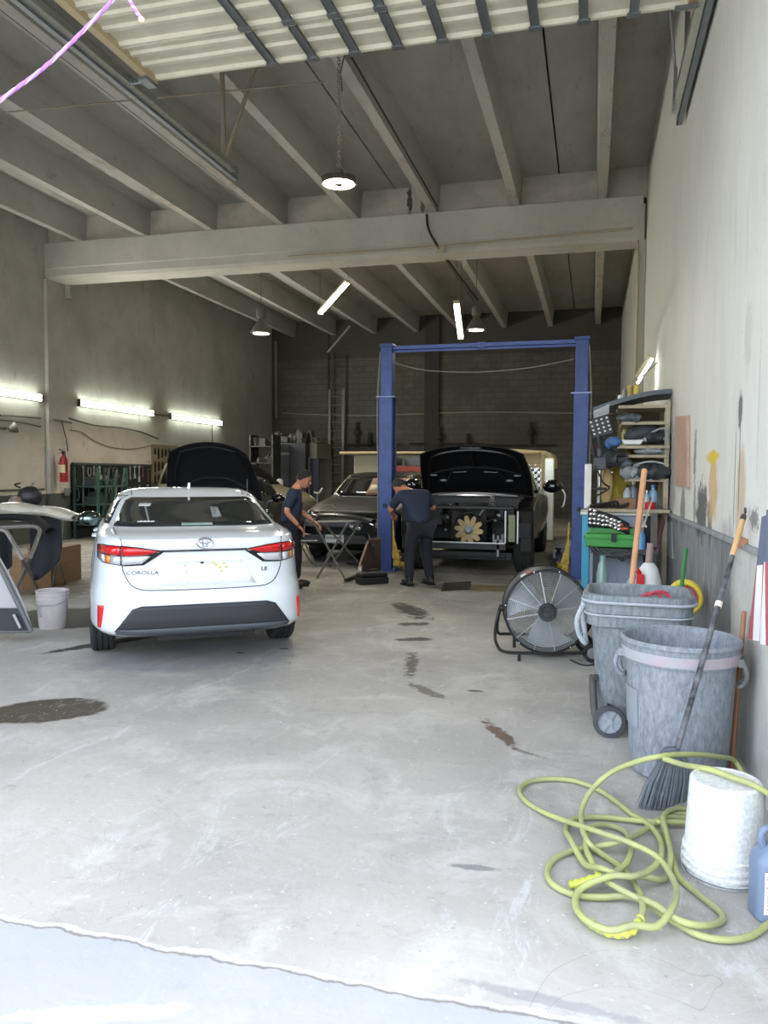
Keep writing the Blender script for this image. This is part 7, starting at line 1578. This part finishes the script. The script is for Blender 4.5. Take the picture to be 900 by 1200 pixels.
# leaning brown board and toolbox at the lift post
a = fl(428, 669); c = fl(446, 668)
b = MB(); P = [fl(424, 670), fl(446, 670), g(446, 630, 11.25), g(431, 631, 11.25)]; nrm = (P[1] - P[0]).cross(P[3] - P[0]).normalized() * .03
b.add(P + [p + nrm for p in P], [(0, 1, 2, 3), (7, 6, 5, 4), (0, 4, 5, 1), (1, 5, 6, 2), (2, 6, 7, 3), (3, 7, 4, 0)]); tag(b.build('cardboard_sheet', mat('dark_card', (92, 72, 60), .85)), 'dark brown cardboard sheet leaning on the left lift post', 'cardboard')
b = MB(); b.tube([g(421, 664, 11.15), g(431, 634, 11.2)], .018, 6); tag(b.build('wood_lath', mat('pale_lath', (160, 130, 110), .7), smooth=40), 'pale wooden lath leaning at the left edge of the cardboard sheet', 'lath')
b = MB(); b.lathe([(0, 0), (.03, 0), (.03, .10), (.015, .13), (0, .13)], 14, fl(422, 672)); tag(b.build('white_bottle', WHITEP, smooth=40), 'tiny white bottle on the floor left of the black tool case', 'bottle')
a = fl(423, 686); c = fl(456, 684)
t = thing('tool_case', 'long black tool case on the floor at the foot of the left lift post', 'case', (a + c) / 2)
d = (c - a); L = d.length; an = atan2(d.y, d.x); b = MB(Matrix.Rotation(an, 4, 'Z')); b.span((-L / 2, 0, .0), (L / 2, .22, .10)); b.span((-L / 2 + .01, .01, .105), (L / 2 - .01, .21, .16)); b.build('case_body', BLACKP, t, bevel=.02, seg=3)
b = MB(Matrix.Rotation(an, 4, 'Z')); b.tube(bez([(-.08, .1, .15), (-.07, .1, .19), (.07, .1, .19), (.08, .1, .15)], 4), .012, 8); b.build('handle', BLACKP, t, smooth=True)
b = MB(); b.bar(fl(405, 680, .03), fl(424, 672, .04), .05, .04); b.bar(fl(408, 660, .03), fl(421, 662, .04), .04, .03); tag(b.build('floor_jack_arm', GREASE, bevel=.005), 'dark metal bar lying on the floor left of the black tool case', 'bar')
# mats under the truck
b = MB(); b.prism([(q.x, q.y) for q in (fl(517, 693), fl(550, 691), fl(552, 682), fl(520, 684))], .012, (0, 0, 0.001), (1, 0, 0), (0, 1, 0)); tag(b.build('floor_mat', mat('dark_mat', (36, 34, 32), .9, 0, .3, 8)), 'dark flat mat on the floor in front of the black truck', 'mat')
b = MB(); b.prism([(q.x, q.y) for q in (fl(552, 692), fl(598, 694), fl(600, 688), fl(556, 686))], .010, (0, 0, 0.001), (1, 0, 0), (0, 1, 0)); tag(b.build('cardboard_mat', mat('oily_cardboard', (104, 94, 66), .9, 0, .3, 8)), 'oily brown cardboard on the floor between the dark mat and drum fan', 'cardboard')
put('grey_platform', mat('platform_grey', (150, 154, 158), .6, 0, .08), 'low grey platform behind the right lift post', 'platform', lambda b: b.span((fl(652, 650).x, 13.6, 0), (fl(668, 650).x + .45, 15.0, .28)), smooth=False, bev=.01)
put('white_tub', WHITEP, 'small white tub standing on the grey platform', 'tub', lambda b: b.lathe([(0, 0), (.08, 0), (.1, .16), (.09, .16), (.07, .01), (0, .01)], 18, (fl(668, 650).x + .3, 14.6, .28)))
put('floor_lath', mat('pale_lath', (160, 130, 110)), 'yellowish scrap on the floor right of the white sedan rear wheel', 'scrap', lambda b: b.box(fl(337, 777, .004), (.05, .03, .006), rotm(z=.3)), smooth=False)
